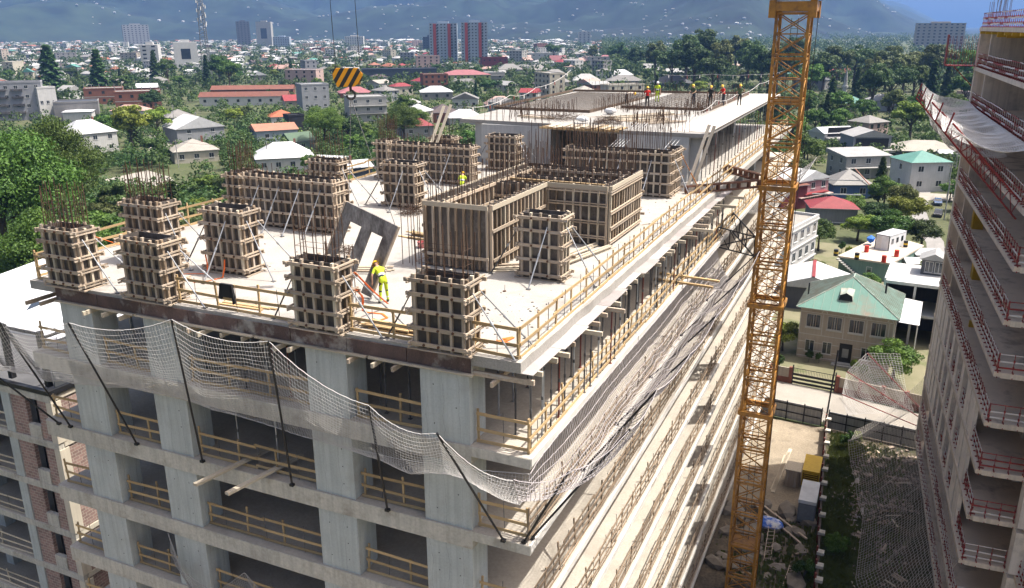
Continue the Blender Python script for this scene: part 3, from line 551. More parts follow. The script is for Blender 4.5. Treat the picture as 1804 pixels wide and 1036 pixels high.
b = MB(); b.tube((0.05, 0, -.26), (0.05, 0, -.52), .05); pts = [(0.05 + .16 * math.sin(t), 0, -.66 - .16 * math.cos(t) + .02) for t in np.linspace(2.9, -1.5, 10)]; b.path(pts, .045, 6); link('hook', b.mesh('hook', M_DSTEEL), HB)
def cable(name, label, pts, r, m, group=None):
    b = MB(); c = Vector(pts[0]); b.path([Vector(p) - c for p in pts], r, 5); o = link(name, b.mesh(name, m), None, Matrix.Translation(c)); return tag(o, label, 'cable', group)
hk0 = HK + Vector((.05, .0, -.75))
cable('sling', 'steel sling from the crane hook to the left corner of the tilted form panel', [hk0, TL + Vector((.1, 0, .02))], .012, M_DSTEEL, 'hook slings')
cable('sling', 'steel sling from the crane hook to the right corner of the tilted form panel', [hk0, TR + Vector((-.15, 0, .05))], .012, M_DSTEEL, 'hook slings')
for s, nm in ((-.3, 'left'), (.3, 'right')):
    p = HK + Vector((s * math.cos(YAW) * 1.5, s * math.sin(YAW) * 1.5, .3)); cable('hoist_rope', '%s thin hoist rope running up from the hook block' % nm, [p, p + Vector((-1.0, .4, 30))], .012, M_BLACK, 'hoist ropes')
# ---- planks, heaps and small things lying on the deck
def pile(name, label, cat, n, c, ln, ang, spread, m, w=.12, h=.05, group=None, layers=3, z=DZ):
    t = thing(name, label, cat, (c[0], c[1], z), ang, group)
    for i in range(n):
        ly = i % layers; L_ = ln * rr.uniform(.7, 1.05)
        M = Matrix.Translation((rr.uniform(-.2, .2) * ln * .5, rr.uniform(-spread, spread), h * (ly + .5) + .004 + ly * .003)) @ Matrix.Rotation(rr.uniform(-.05, .05), 4, 'Z') @ Matrix.Diagonal((L_, w, h, 1))
        link('plank', ubox(m if rr.random() < .7 else M_PALETIM), t, M)
    return t
pile('plank_stack', 'loose stack of long timbers lying right of the core form', 'planks', 12, (-2.8, 11.8), 5.5, 1.35, .55, M_PALETIM)
pile('plank_stack', 'stack of old timbers at the foot of the core front', 'planks', 9, (-4.3, 9.6), 3.2, .5, .45, M_OLDTIM)
pile('plank_stack', 'fresh yellow planks stacked behind the tilted panel', 'planks', 10, (-10.3, 12.6), 3.4, -.15, .5, M_TIMBER)
pile('plank_stack', 'old boards lying on the deck under the tilted panel', 'planks', 7, (-10.2, 6.6), 2.4, .35, .5, M_OLDTIM)
pile('plank_stack', 'planks lying just inside the rail between the two rightmost front forms', 'planks', 9, (-5.1, 0.95), 2.6, .0, .3, M_TIMBER)
pile('plank_stack', 'long planks lying before the dark opening', 'planks', 12, (-10.6, 30.6), 5.2, -.06, .6, M_OLDTIM, h=.08)
pile('plank_stack', 'two boards on the deck inside the wide front bay', 'planks', 4, (-11.4, .95), 2.4, .03, .2, M_TIMBER, layers=1)
pile('plank_stack', 'single dark timber lying left of the first raking props', 'planks', 2, (-17.5, 6.2), 1.0, .1, .1, M_OLDTIM, layers=1)
def heap(name, label, cat, c, r, h, n, m, z=DZ, ln=.8, rad=.008):
    b = MB()
    for i in range(n):
        a = rr.uniform(0, 6.28); q = r * math.sqrt(rr.random()); p = Vector((q * math.cos(a), q * math.sin(a), rr.uniform(.02, h * (1 - q / r * .7) + .03))); d = Vector((rr.uniform(-1, 1), rr.uniform(-1, 1), rr.uniform(-.35, .35))).normalized() * ln * rr.uniform(.3, .6)
        b.tube(p - d, p + d, rad, n=4)
    return tag(link(name, b.mesh(name, m), None, Matrix.Translation((c[0], c[1], z))), label, cat)
heap('rebar_heap', 'small heap of rusty stirrups at the foot of the mid deck column form', 'rebar heap', (-14.2, 17.3), .7, .45, 130, M_REBAR)
heap('rebar_heap', 'small tangle of rusty offcuts behind the tilted panel', 'rebar heap', (-12.6, 8.9), .6, .3, 60, M_REBAR)
def blob_mesh(name, r, m, seed, sq=(1, 1, 1), sub=2):
    import bmesh
    bm = bmesh.new(); bmesh.ops.create_icosphere(bm, subdivisions=sub, radius=r); q = random.Random(seed)
    offs = [Vector((q.uniform(-1, 1), q.uniform(-1, 1), q.uniform(-1, 1))).normalized() for _ in range(5)]
    for v in bm.verts:
        n = v.co.normalized(); k = 1 + .22 * sum(max(0, n.dot(o)) ** 3 for o in offs) - .18 + q.uniform(-.06, .06); v.co = Vector((v.co.x * sq[0], v.co.y * sq[1], v.co.z * sq[2])) * k
    me = bpy.data.meshes.new(name); bm.to_mesh(me); bm.free(); me.materials.append(m); return me
def pail(c, label, m, r=.16, h=.3):
    t = thing('bucket', label, 'bucket', (c[0], c[1], DZ)); b = MB(); n = 14
    ring = lambda R_, z: [(R_ * math.cos(6.2832 * i / n), R_ * math.sin(6.2832 * i / n), z) for i in range(n)]
    v = ring(r * .8, .004) + ring(r, h) + ring(r * .92, h) + ring(r * .74, .03); b.v = v
    for k in range(3):
        for i in range(n): j = (i + 1) % n; b.f.append((k * n + i, k * n + j, (k + 1) * n + j, (k + 1) * n + i)); b.m.append(0)
    b.f += [tuple(range(n - 1, -1, -1)), tuple(range(3 * n, 4 * n))]; b.m += [0, 0]; link('body', b.mesh('body', m), t)
    b = MB(); b.path([(r * math.cos(a), .02, h + r * .9 * math.sin(a)) for a in np.linspace(0, math.pi, 8)], .008, 5); link('handle', b.mesh('handle', M_DSTEEL), t)
pail((-18.1, 1.9), 'grey bucket on the deck right of the first front column form', mat('grey_pail', (.25, .25, .25)))
pail((-9.9, 11.0), 'pink bucket on the deck behind the tilted panel', mat('pink_pail', (.7, .25, .25)), .2, .3)
def strap(label, pts, wd=.06):
    b = MB(); P = [Vector(p) for p in pts]
    for a, c in zip(P[:-1], P[1:]):
        d = (c - a).normalized(); s = d.cross(Vector((0, 0, 1)));  s = s.normalized() * wd / 2 if s.length > .1 else Vector((wd / 2, 0, 0)); t = d.cross(s).normalized() * .006
        b.hexa([a - s - t, a + s - t, c + s - t, c - s - t, a - s + t, a + s + t, c + s + t, c - s + t])
    return tag(link('lashing_strap', b.mesh('lashing_strap', M_ORANGE)), label, 'strap', 'orange lashing straps')
strap('orange lashing strap at the left foot of the second row column form', [(-16.2, 3.9, 31.75), (-16.0, 3.75, 31.35), (-15.9, 3.6, 31.02), (-16.6, 3.3, 31.015), (-17.1, 3.0, 31.015), (-17.6, 3.1, 31.015)])
strap('orange lashing strap trailing from the front of the second row column form', [(-15.0, 3.72, 31.7), (-14.95, 3.6, 31.35), (-14.9, 3.4, 31.03), (-15.1, 2.9, 31.015), (-15.5, 2.4, 31.015)])
strap('upper orange strap stretched from the third front form past the worker', [(-6.35, .6, 33.0), (-6.5, 1.8, 32.0), (-6.6, 2.9, 31.15)], .09)
strap('lower orange strap from the third front form, looping on the deck', [(-6.3, .55, 32.4), (-6.9, 1.7, 31.8), (-7.2, 2.2, 31.5), (-7.3, 2.3, 31.03), (-7.0, 2.1, 31.02), (-6.4, 2.2, 31.02), (-6.0, 1.9, 31.02), (-6.1, 1.5, 31.02), (-6.4, 1.6, 31.02)], .08)
strap('orange strap curled on the deck by the near corner column form', [(-1.4, 1.6, 31.02), (-1.1, 1.9, 31.03), (-1.2, 1.5, 31.03), (-1.5, 1.4, 31.02), (-1.0, 1.35, 31.03)], .12)
strap('orange strap stretched to the right from the first front column form', [(-18.6, .7, 33.0), (-17.4, 2.2, 32.0), (-16.6, 2.6, 31.5)], .05)
b = MB(); b.box(-.24, .24, -.05, .05, -.5, .0); b.hexa([(-.38, -.05, -.55), (-.26, -.05, -.6), (-.2, -.05, -.05), (-.26, -.05, 0), (-.38, .05, -.55), (-.26, .05, -.6), (-.2, .05, -.05), (-.26, .05, 0)]); b.hexa([(.26, -.05, -.75), (.36, -.05, -.7), (.28, -.05, 0), (.2, -.05, -.05), (.26, .05, -.75), (.36, .05, -.7), (.28, .05, 0), (.2, .05, -.05)])
tag(link('hanging_jacket', b.mesh('hanging_jacket', mat('black_cloth', (.018, .018, .02))), None, Matrix.Translation((-11.6, .13, DZ + 1.08))), 'black work jacket hung over the front deck rail', 'jacket')
b = MB()
for i in range(200):
    x = rr.gauss(-1.6, 1.1) if i < 70 else rr.uniform(-21, -1); y = rr.gauss(4.2, 1.3) if i < 70 else rr.uniform(1, 30)
    if not (-21 < x < -.6 and .6 < y < 31): continue
    s = rr.uniform(.012, .05); a = rr.uniform(0, 3); b.hexa([(x + s * dx * math.cos(a) - s * .4 * dy * math.sin(a), y + s * dx * math.sin(a) + s * .4 * dy * math.cos(a), DZ + .002 + dz * s * .5) for dz in (0, 1) for dx, dy in ((-1, -1), (1, -1), (1, 1), (-1, 1))])
tag(link('deck_debris', b.mesh('deck_debris', mat('dark_crumbs', (.06, .05, .045)))), 'dark crumbs and offcuts strewn on the pale deck', 'debris', kind='stuff')
b = MB()
for i in range(26):
    y = rr.uniform(2, 31); x = rr.uniform(-1.6, -.5); a = rr.uniform(-.6, .6) + 1.5; L_ = rr.uniform(.3, 1.1)
    d = Vector((math.cos(a), math.sin(a), 0)) * L_ / 2; b.tube(Vector((x, y, DZ + .03)) - d, Vector((x, y, DZ + .03)) + d, .018, n=4)
tag(link('scrap_sticks', b.mesh('scrap_sticks', M_OLDTIM)), 'scrap sticks lying inside the long right deck rail', 'debris', kind='stuff')
# small steel anchors standing on the deck
for i, (x, y) in enumerate([(-13.2, 7.6), (-12.4, 7.9), (-3.5, 6.4), (-1.2, 6.6), (-13.8, 9.0)]):
    t = thing('anchor_stub', 'small steel anchor stub standing on the deck, %s of five from the left' % nth(i + 1), 'anchor', (x, y, DZ), 0, 'anchor stubs'); rod('pin', t, (x, y, DZ), (x + .02, y, DZ + .28), .01, M_DSTEEL, 5); rod('puck', t, (x, y, DZ + .002), (x, y, DZ + .04), .07, M_NUT, 8)
# ---- upper slab: plywood deck sheets, timbers, rebar, ropes
UP = thing('upper_deck_formwork', 'bright plywood sheets laid as decking along the right edge of the upper slab', 'decking', (-3, 50, UZ))
M_PLYW = mat('pale_plywood', (0.50, 0.46, 0.41), (0.40, 0.36, 0.31), rough=.8, scale=.7, rand=.15, fine=.06)
for i in range(14):
    for j in range(2):
        y = 33.6 + i * 2.5; pbox('plywood_sheet', UP, -3.95 + j * 1.3 + .01, -2.67 + j * 1.3 - .01, y + .01 + j * .3, y + 2.47 + j * .3, UZ + .004, UZ + .024 + .004 * ((i + j) % 2), M_PLYW)
t = thing('opening_planks', 'ragged pale planks laid over the dark opening of the upper slab', 'planks', (-10, 33.5, UZ))
for i in range(15):
    x = -12.5 + i * .37; pbox('plank', t, x, x + .3, 32.5 + rr.uniform(-.3, .4), 34.6 + rr.uniform(-.5, .6), UZ + .03 + .05 * (i % 2), UZ + .075 + .05 * (i % 2), rr.choice([M_PALETIM, M_TIMBER, M_OLDTIM]))
for i in range(4): pbox('bearer', t, -12.9, -7.2, 32.6 + i * .5, 32.7 + i * .5, UZ - .1, UZ + .02, M_TIMBER)
b = MB()
for (x0, x1, y0, y1, st) in [(-21.3, -13.2, 44, 64, .45), (-11.5, -4.6, 49, 66, .5)]:
    for x in np.arange(x0, x1, st): b.tube((x, y0, UZ + .07), (x + rr.uniform(-.05, .05), y1, UZ + .07), .014, n=4)
    for y in np.arange(y0, y1, st): b.tube((x0, y, UZ + .09), (x1, y, UZ + .09), .014, n=4)
tag(link('rebar_mat', b.mesh('rebar_mat', M_REBAR)), 'rusty reinforcement mesh laid out over the upper slab', 'rebar mat', kind='stuff')
M_BROWN = mat('brown_edge_form', (.15, .105, .075), (.09, .065, .05), scale=2, fine=.2)
for i, (p, q, d) in enumerate([((-21.6, 43.6), (-13, 43.4), 'near the pale wall'), ((-13, 43.4), (-12.6, 64.5), 'down the middle'), ((-21.9, 44), (-22.4, 65), 'along the left edge'), ((-22.3, 65.2), (-4.4, 68), 'across the far end'), ((-4.4, 49), (-4.3, 67.5), 'beside the plywood decking'), ((-11.9, 48.6), (-4.5, 48.6), 'across before the workers')]):
    o = beam('edge_form_strip', None, (p[0], p[1], UZ + .12), (q[0], q[1], UZ + .12), .07, .22, M_BROWN); tag(o, 'brown edge form strip on the upper slab, ' + d, 'form board', 'edge forms on the upper slab')
i = 0
for lab, pts, h in [('row of rebar along the left edge of the upper slab', [(-21.5 - .03 * k, 38 + .7 * k) for k in range(36)], 1.0), ('row of rebar along the middle of the upper slab', [(-12.8, 44 + .5 * k) for k in range(36)], 1.2), ('row of rebar before the line of workers', [(-11.5 + .26 * k, 48.9) for k in range(27)], 1.3), ('row of rebar beside the plywood decking', [(-4.5, 45 + .45 * k) for k in range(44)], 1.1), ('fence of rebar across the far end of the upper slab', [(-21 + .4 * k, 66.2) for k in range(42)], 1.2), ('rows of rebar over the right wall of the upper storey', [(-7.2 + .24 * k, 33.2 + .5 * (k % 2)) for k in range(20)], 1.3), ('rows of rebar over the left wall of the upper storey', [(-18.4 + .26 * k, 35.2 + .4 * (k % 2)) for k in range(21)], 1.2)]:
    rebar_cage(lab, pts, UZ, UZ + h, jit=.12, group='rows of rebar on the upper slab')
qq = random.Random(8)
for lab, x0, x1, y0, y1, n_ in [('thicket of rebar on the near right part of the upper slab', -7.2, -4.6, 34.5, 42, 60), ('thicket of rebar on the near left part of the upper slab', -18.5, -13.5, 36.5, 43, 70), ('thicket of rebar left of the plywood decking', -6.2, -4.4, 43, 50, 46), ('thicket of rebar in the middle of the upper slab', -12.6, -9.4, 44, 49, 40)]:
    rebar_cage(lab, [(qq.uniform(x0, x1), qq.uniform(y0, y1)) for _ in range(n_)], UZ, UZ + 1.15, jit=.16, group='rows of rebar on the upper slab', r=.019)
pile('plank_stack', 'scattered timbers on the upper slab before the plywood decking', 'planks', 12, (-6.5, 39), 4.5, .9, 1.6, M_OLDTIM, z=UZ, layers=2)
pile('plank_stack', 'scattered boards on the upper slab right of the rusty pallet pile', 'planks', 10, (-8.6, 39.8), 3.6, .5, 1.3, M_PALETIM, z=UZ, layers=2)
heap('rebar_heap', 'rusty pile of stirrups on a pallet over the dark opening', 'rebar heap', (-9.2, 36.4), .95, .75, 220, M_REBAR, UZ)
heap('rebar_heap', 'low rusty pile of bars on the upper slab left of the pallet pile', 'rebar heap', (-13.3, 38.2), 1.5, .4, 120, M_REBAR, UZ, ln=1.6)
heap('rebar_heap', 'brown tangle of bars at the feet of the red shirted worker', 'rebar heap', (-10.6, 48.0), 1.0, .35, 90, M_REBAR, UZ, ln=1.2)
M_BAG = mat('white_bag', (.75, .75, .74), rough=.6)
for nm, c, r in (('white sack standing left of the rusty pallet pile', (-10.9, 35.9, UZ + .3), .38), ('white bundle lying on the upper slab behind the opening', (-11.0, 43.0, UZ + .28), .42), ('white and red bag beside the long planks on the deck', (-12.6, 29.9, DZ + .3), .4)):
    tag(link('sack', blob_mesh('sack', r, M_BAG, hash(nm) % 99 if False else int(r * 1000), (1.2, .8, .6)), None, Matrix.Translation(c)), nm, 'sack', 'sacks')
pile('plank_stack', 'long rusty timbers lying slantwise on the upper slab', 'planks', 8, (-8.2, 42.5), 6.5, 1.0, .7, M_OLDTIM, z=UZ)
pile('plank_stack', 'boards lying on the upper slab over the pale left wall', 'planks', 8, (-15.6, 38.4), 3.2, -.3, .7, M_OLDTIM, z=UZ)
for i, (p, q, d) in enumerate([((-20.1, 28.4, DZ), (-19.3, 30.6, DZ + 4.6), 'left of two planks leaning against the far left form'), ((-19.8, 28.5, DZ), (-18.8, 30.7, DZ + 4.7), 'right of two planks leaning against the far left form'), ((-1.9, 30.4, DZ), (-1.35, 33.5, DZ + 3.75), 'left of two long planks leaning on the upper slab corner'), ((-1.55, 30.3, DZ), (-1.0, 33.4, DZ + 3.7), 'right of two long planks leaning on the upper slab corner')]):
    tag(beam('leaning_plank', None, p, q, .2, .05, M_PALETIM, (0, 1, 0)), 'pale ' + d, 'plank', 'leaning planks')
for i in range(5):
    tag(rod('scaffold_tube', None, (-7.9 + .22 * i, 31.2, DZ + 1.8), (-6.6 + .2 * i, 34.8, UZ + .35), .022, mat('bright_tube', (.6, .6, .6), metal=.4)), 'bright scaffold tube leaning over the dark opening, %s of five from the left' % nth(i + 1), 'tube', 'leaning scaffold tubes')
for i in range(3):
    tag(rod('scaffold_tube', None, (-3.9 + .25 * i, 31.9, DZ + 2.2), (-2.9 + .25 * i, 35.6, UZ + .9), .02, mat('bright_tube', (.6, .6, .6))), 'bright tube leaning over the right wall of the upper storey, %s of three' % nth(i + 1), 'tube', 'leaning scaffold tubes')
def rope(label, pts, sag, flags):
    t = thing('warning_rope', label, 'rope', pts[0], 0, 'warning ropes'); b = MB(); c = Vector(pts[0]); P = []
    for a, q in zip(pts[:-1], pts[1:]):
        a = Vector(a); q = Vector(q)
        for s in np.linspace(0, 1, 9)[:-1]: P.append(a.lerp(q, s) - Vector((0, 0, sag * 4 * s * (1 - s))) - c)
    P.append(Vector(pts[-1]) - c); b.path(P, .02, 4); link('line', b.mesh('line', M_WHITEP), t)
    for i in range(flags):
        p = P[int((i + .5) * len(P) / flags) % len(P)]; f = MB(); f.hexa([(p.x + dx, p.y + dy * .3, p.z + z) for dx in (0, .02) for dy, z in ((0, 0), (.5, -.05), (.55, -.32), (.05, -.3))]); link('flag', f.mesh('flag', M_RED if i % 2 else M_WHITEP), t)
rope('flagged warning rope strung above the far end of the upper slab', [(-13, 66.3, UZ + 1.9), (-8, 67, UZ + 2.0), (-4, 68, UZ + 2.0), (-1.3, 69, UZ + 2.3)], .12, 9)
rope('flagged rope sagging along the plywood decking by the workers', [(-4.4, 44, UZ + .4), (-3.9, 48.5, UZ + .9), (-3.2, 54, UZ + 1.0), (-2.2, 60, UZ + 1.6), (-1.6, 67, UZ + 2.2)], .25, 12)
rope('flagged rope sagging along the left edge of the upper slab', [(-20.6, 36.5, UZ + .8), (-21.2, 46, UZ + 1.0), (-21.7, 53, UZ + 1.2), (-22.3, 64, UZ + 2.3)], .35, 9)
# stencilled numbers on the far wall form
def text_obj(name, body, size, parent, M, m, ext=.004):
    c = bpy.data.curves.new(name, 'FONT'); c.body = body; c.size = size; c.align_x = 'CENTER'; c.align_y = 'CENTER'; c.extrude = ext; c.materials.append(m)
    o = bpy.data.objects.new(name, c); COL.objects.link(o); bpy.context.view_layer.update(); me = bpy.data.meshes.new_from_object(o.evaluated_get(bpy.context.evaluated_depsgraph_get())); bpy.data.objects.remove(o)
    return link(name, me, parent, M)
wf = [o for o in bpy.data.objects if o.name.startswith('wall_formwork') and 'two numbers' in o.get('label', '')][0]
for ch, x in (('8', -18.05), ('2', -16.9)):
    text_obj('painted_number', ch, .42, wf, Matrix.Translation(Vector((x, 26.165, DZ + 1.62)) - wf.matrix_basis.translation) @ Matrix.Rotation(R(90), 4, 'X'), M_WHITEP)
# ================================================================ tower crane mast
rr = random.Random(21)
CX, CY_, CH, SEC = 3.25, 33.95, 0.93, 2.65
CR = thing('tower_crane_mast', 'yellow lattice mast of a tower crane rising beside the sunlit facade', 'crane', (CX, CY_, 0))
cor = [(-CH, -CH), (CH, -CH), (CH, CH), (-CH, CH)]
zs = [31.1 + SEC * k for k in range(-12, 5)]; zs[0] = -0.3
for za, zb in zip(zs[:-1], zs[1:]):
    for (x, y) in cor: beam('leg', CR, (CX + x, CY_ + y, za), (CX + x, CY_ + y, zb - .012), .17, .17, M_CRANE, (0, 1, 0))
    for i in range(4):
        a = cor[i]; b2 = cor[(i + 1) % 4]
        A = lambda z, f=0: Vector((CX + a[0], CY_ + a[1], z)); B = lambda z: Vector((CX + b2[0], CY_ + b2[1], z))
        beam('ring_beam', CR, A(zb - .14), B(zb - .14), .075, .12, M_CRANE); beam('ring_beam', CR, A(zb + .12), B(zb + .12), .07, .09, M_CRANE)
        zm = (za + zb) / 2; rod('strut', CR, A(zm), B(zm), .035, M_CRANE)
        for z1_, z2_ in ((za + .15, zm), (zm, zb - .15)): rod('brace', CR, A(z1_), B(z2_), .036, M_CRANE, 6); rod('brace', CR, B(z1_), A(z2_), .034, M_CRANE, 6)
for s in (-.2, .2): rod('ladder_rail', CR, (CX + s, CY_ + .45, 0), (CX + s, CY_ + .45, 41.3), .02, M_DSTEEL, 6)
for z in np.arange(18, 41.2, .42): rod('ladder_rung', CR, (CX - .2, CY_ + .45, z), (CX + .2, CY_ + .45, z), .012, M_DSTEEL, 5)
for z in (31.0, 23.1, 15.2):
    for i in range(4):
        a = cor[i]; b2 = cor[(i + 1) % 4]; o = 1.18
        beam('collar_beam', CR, (CX + a[0] * o, CY_ + a[1] * o, z), (CX + b2[0] * o, CY_ + b2[1] * o, z), .14, .3, M_CRANE)
for i in range(4):
    a = cor[i]; b2 = cor[(i + 1) % 4]; o = 1.3
    beam('head_beam', CR, (CX + a[0] * o, CY_ + a[1] * o, 41.95), (CX + b2[0] * o, CY_ + b2[1] * o, 41.95), .2, .55, M_CRANE)
    pbox('head_bracket', CR, CX + a[0] * 1.25 - .2, CX + a[0] * 1.25 + .2, CY_ + a[1] * 1.25 - .2, CY_ + a[1] * 1.25 + .2, 41.3, 42.3, M_CRANE)
pbox('platform', CR, CX - 1.5, CX + 1.5, CY_ - 1.5, CY_ + 1.5, 42.35, 42.45, M_CRANE); rod('turntable', CR, (CX, CY_, 42.46), (CX, CY_, 43.6), 1.1, M_CRANE, 20)
pbox('rest_platform', CR, CX - .85, CX + .85, CY_ - .85, CY_ + .8, 4.3, 4.36, M_CRANE)
cable('crane_power_cable', 'dark power cable hanging down the right side of the crane mast', [(CX + 1.45, CY_ - .9, 41.7), (CX + 1.35, CY_ - .95, 33), (CX + 1.2, CY_ - .95, 26), (CX + 1.2, CY_ - .95, 2)], .022, M_BLACK)
pbox('base_slab', CR, CX - 2.6, CX + 2.6, CY_ - 2.6, CY_ + 2.6, -.9, -.28, M_SLAB)
M_TIE = mat('tie_beam_brown', (.16, .075, .045), (.09, .045, .03), rough=.7, scale=3)
def tie(label, p, q, w=.16, h=.42, m=M_TIE):
    p = Vector(p); q = Vector(q); t = thing('tie_beam', label, 'tie beam', p, 0, 'crane ties'); n = 7; d = (q - p); u = d.normalized(); s = Vector((0, 0, 1)).cross(u).normalized() * .11
    for zz in (0, h):
        for k in (-1, 1): beam('chord', t, p + s * k + Vector((0, 0, zz)), q + s * k + Vector((0, 0, zz)), .07, .09, m)
    for i in range(n + 1): c = p + d * i / n; beam('batten', t, c + Vector((0, 0, .03)), c + Vector((0, 0, h - .03)), .26, .12, m, u)
tie('brown battened tie beam from the deck edge to the crane collar, nearer of two', (-1.6, 29.0, DZ + .03), (CX - 1.1, CY_ - 1.0, DZ + .05))
tie('brown battened tie beam from the deck edge to the crane collar, farther of two', (-1.0, 38.4, DZ + .03), (CX - 1.15, CY_ + .95, DZ + .05))
t = thing('tie_truss', 'dark triangular tie truss between the facade and the crane mast below the deck', 'tie truss', (0, 34, 27.8), 0)
A_ = [Vector((.0, 31.6, 27.2)), Vector((2.2, 33.2, 26.4)), Vector((.0, 31.6, 28.5)), Vector((2.2, 33.2, 27.7)), Vector((.1, 36.5, 27.2)), Vector((.1, 36.5, 28.5))]
for i, j in [(0, 1), (2, 3), (4, 1), (5, 3), (0, 2), (1, 3), (4, 5), (0, 3), (4, 3), (0, 4), (2, 5)]: rod('strut', t, A_[i], A_[j], .05, M_BLACK, 6)
for f in (.33, .66):
    for a, c in ((0, 1), (4, 1)): rod('strut', t, A_[a].lerp(A_[c], f), A_[a + 2 if a == 0 else 5].lerp(A_[3], f), .035, M_BLACK, 6); rod('strut', t, A_[a].lerp(A_[c], f), A_[a + 2 if a == 0 else 5].lerp(A_[3], f - .33), .03, M_BLACK, 6)
# ================================================================ safety nets (real strands)
def strands(E0, E1, r, m, name):
    """triangular-section strands between point arrays E0,E1 (n,3)"""
    E0 = np.asarray(E0, float); E1 = np.asarray(E1, float); d = E1 - E0; ln = np.linalg.norm(d, axis=1, keepdims=True); ok = ln[:, 0] > 1e-6; E0, E1, d, ln = E0[ok], E1[ok], d[ok], ln[ok]; d /= ln
    ref = np.where(np.abs(d[:, 2:3]) > .9, np.array([[1., 0, 0]]), np.array([[0, 0, 1.]])); a = np.cross(d, ref); a /= np.linalg.norm(a, axis=1, keepdims=True); b = np.cross(d, a)
    n = len(E0); V = np.zeros((n, 6, 3))
    for i in range(3):
        t = 2 * math.pi * i / 3; o = r * (math.cos(t) * a + math.sin(t) * b); V[:, i] = E0 + o; V[:, 3 + i] = E1 + o
    F = np.array([[0, 1, 4, 3], [1, 2, 5, 4], [2, 0, 3, 5]]); idx = (np.arange(n)[:, None, None] * 6 + F[None]).reshape(-1)
    me = bpy.data.meshes.new(name); me.vertices.add(n * 6); me.vertices.foreach_set('co', V.reshape(-1)); nf = n * 3
    me.loops.add(nf * 4); me.loops.foreach_set('vertex_index', idx); me.polygons.add(nf); me.polygons.foreach_set('loop_start', np.arange(nf) * 4); me.polygons.foreach_set('loop_total', np.full(nf, 4))
    me.materials.append(m); me.update(calc_edges=True); return me
def interp(poly, n):
    P = np.array(poly, float); s = np.r_[0, np.cumsum(np.linalg.norm(np.diff(P, axis=0), axis=1))]; u = np.linspace(0, s[-1], n); return np.stack([np.interp(u, s, P[:, k]) for k in range(3)], 1)
def net(label, outer, inner, cell, sag, r=.007, m=None, group='safety nets', posts=None, seed=1, diamond=False, edge=.016, knots=None, scallop=0.0):
    q = np.random.RandomState(seed); Lo = sum((Vector(a) - Vector(b_)).length for a, b_ in zip(outer[:-1], outer[1:])); Wd = np.mean([(Vector(a) - Vector(b_)).length for a, b_ in zip(outer, inner)]) if len(outer) == len(inner) else 4
    nu = int(Lo / cell); nv = max(4, int(Wd * 1.15 / cell)); O = interp(outer, nu + 1); I = interp(inner, nu + 1)
    if scallop and knots is not None:
        P = np.array(outer, float); s = np.r_[0, np.cumsum(np.linalg.norm(np.diff(P, axis=0), axis=1))]; u = np.linspace(0, s[-1], nu + 1)
        ph = np.interp(u, s, np.arange(len(s))) % 1.0; O[:, 2] -= scallop * 4 * ph * (1 - ph)
    v = np.linspace(0, 1, nv + 1)[None, :, None]; S = O[:, None] * (1 - v) + I[:, None] * v
    lowf = np.interp(np.linspace(0, 12, nu + 1), np.arange(14), q.uniform(.6, 1.4, 14)); lf2 = np.interp(np.linspace(0, 30, nu + 1), np.arange(32), q.uniform(-1, 1, 32))
    S[:, :, 2] -= (sag * lowf)[:, None] * (4 * v[..., 0] * (1 - v[..., 0])) ** .9
    S[:, :, 2] += .13 * lf2[:, None] * np.sin(v[..., 0] * 6.3) ; S[:, :, 0] += .06 * np.sin(v[..., 0] * 9 + lf2[:, None] * 3) * np.sin(v[..., 0] * 3.14); S += q.normal(0, cell * .04, S.shape)
    if diamond: A = [S[:-1, :-1], S[1:, :-1]]; B = [S[1:, 1:], S[:-1, 1:]]
    else: A = [S[:-1], S[:, :-1]]; B = [S[1:], S[:, 1:]]
    E0 = np.concatenate([x.reshape(-1, 3) for x in A]); E1 = np.concatenate([x.reshape(-1, 3) for x in B]); c = S.reshape(-1, 3).mean(0)
    t = thing('safety_net', label, 'net', c, 0, group); link('mesh_strands', strands(E0 - c, E1 - c, r, m or M_NET, 'mesh_strands'), t)
    for nm, row in (('outer_rope', S[:, 0]), ('inner_rope', S[:, -1])): link(nm, strands(row[:-1] - c, row[1:] - c, edge, m or M_NET, nm), t)
    return t
tipsF = [(-25.5, -2.1, 29.2), (-21.3, -2.0, 29.96), (-17.1, -2.2, 30.57), (-12.7, -1.5, 31.1), (-8.45, -1.5, 30.95), (-4.55, -1.6, 29.4), (-1.53, -2.6, 29.53), (0.3, -1.3, 27.7)]
inF = [(-25.5, -.3, 26.8), (-22.5, -.18, 27.0), (-19.2, -.18, 27.25), (-13.6, -.18, 27.25), (-8.4, -.18, 26.8), (-4.6, -.18, 26.8), (-2.0, -.2, 27.0), (0.35, -.1, 27.3)]
net('white safety net hung on black poles along the building front', tipsF, inF, .125, .75, r=.0056, seed=4, knots=True, scallop=.35)
tipsS = [(0.3, -1.25, 27.7), (1.9, -.3, 27.9), (3.0, 1.9, 28.5), (3.0, 5.2, 28.5), (3.0, 10.6, 27.9), (3.0, 16.2, 27.8), (3.0, 22.6, 27.7), (3.0, 29.5, 27.7)]
inS = [(0.36, -.08, 27.3), (.4, .5, 27.5), (.42, 2.0, 27.6), (.42, 5.2, 27.6), (.42, 10.6, 27.6), (.42, 16.2, 27.6), (.42, 22.6, 27.6), (.42, 29.5, 27.6)]
net('white safety net sagging along the sunlit right facade below the deck', tipsS, inS, .16, 1.45, r=.0115, m=M_NETM, seed=9, knots=True, scallop=.25)
net('safety net fan on the far end of the right facade behind the crane', [(3.4, 41, 29.3), (3.6, 46, 29.6), (3.6, 52, 29.5), (3.6, 58, 29.6)], [(.4, 41, 27.6), (.4, 46, 27.6), (.4, 52, 27.6), (.4, 58, 27.6)], .2, .5, r=.009, seed=5)
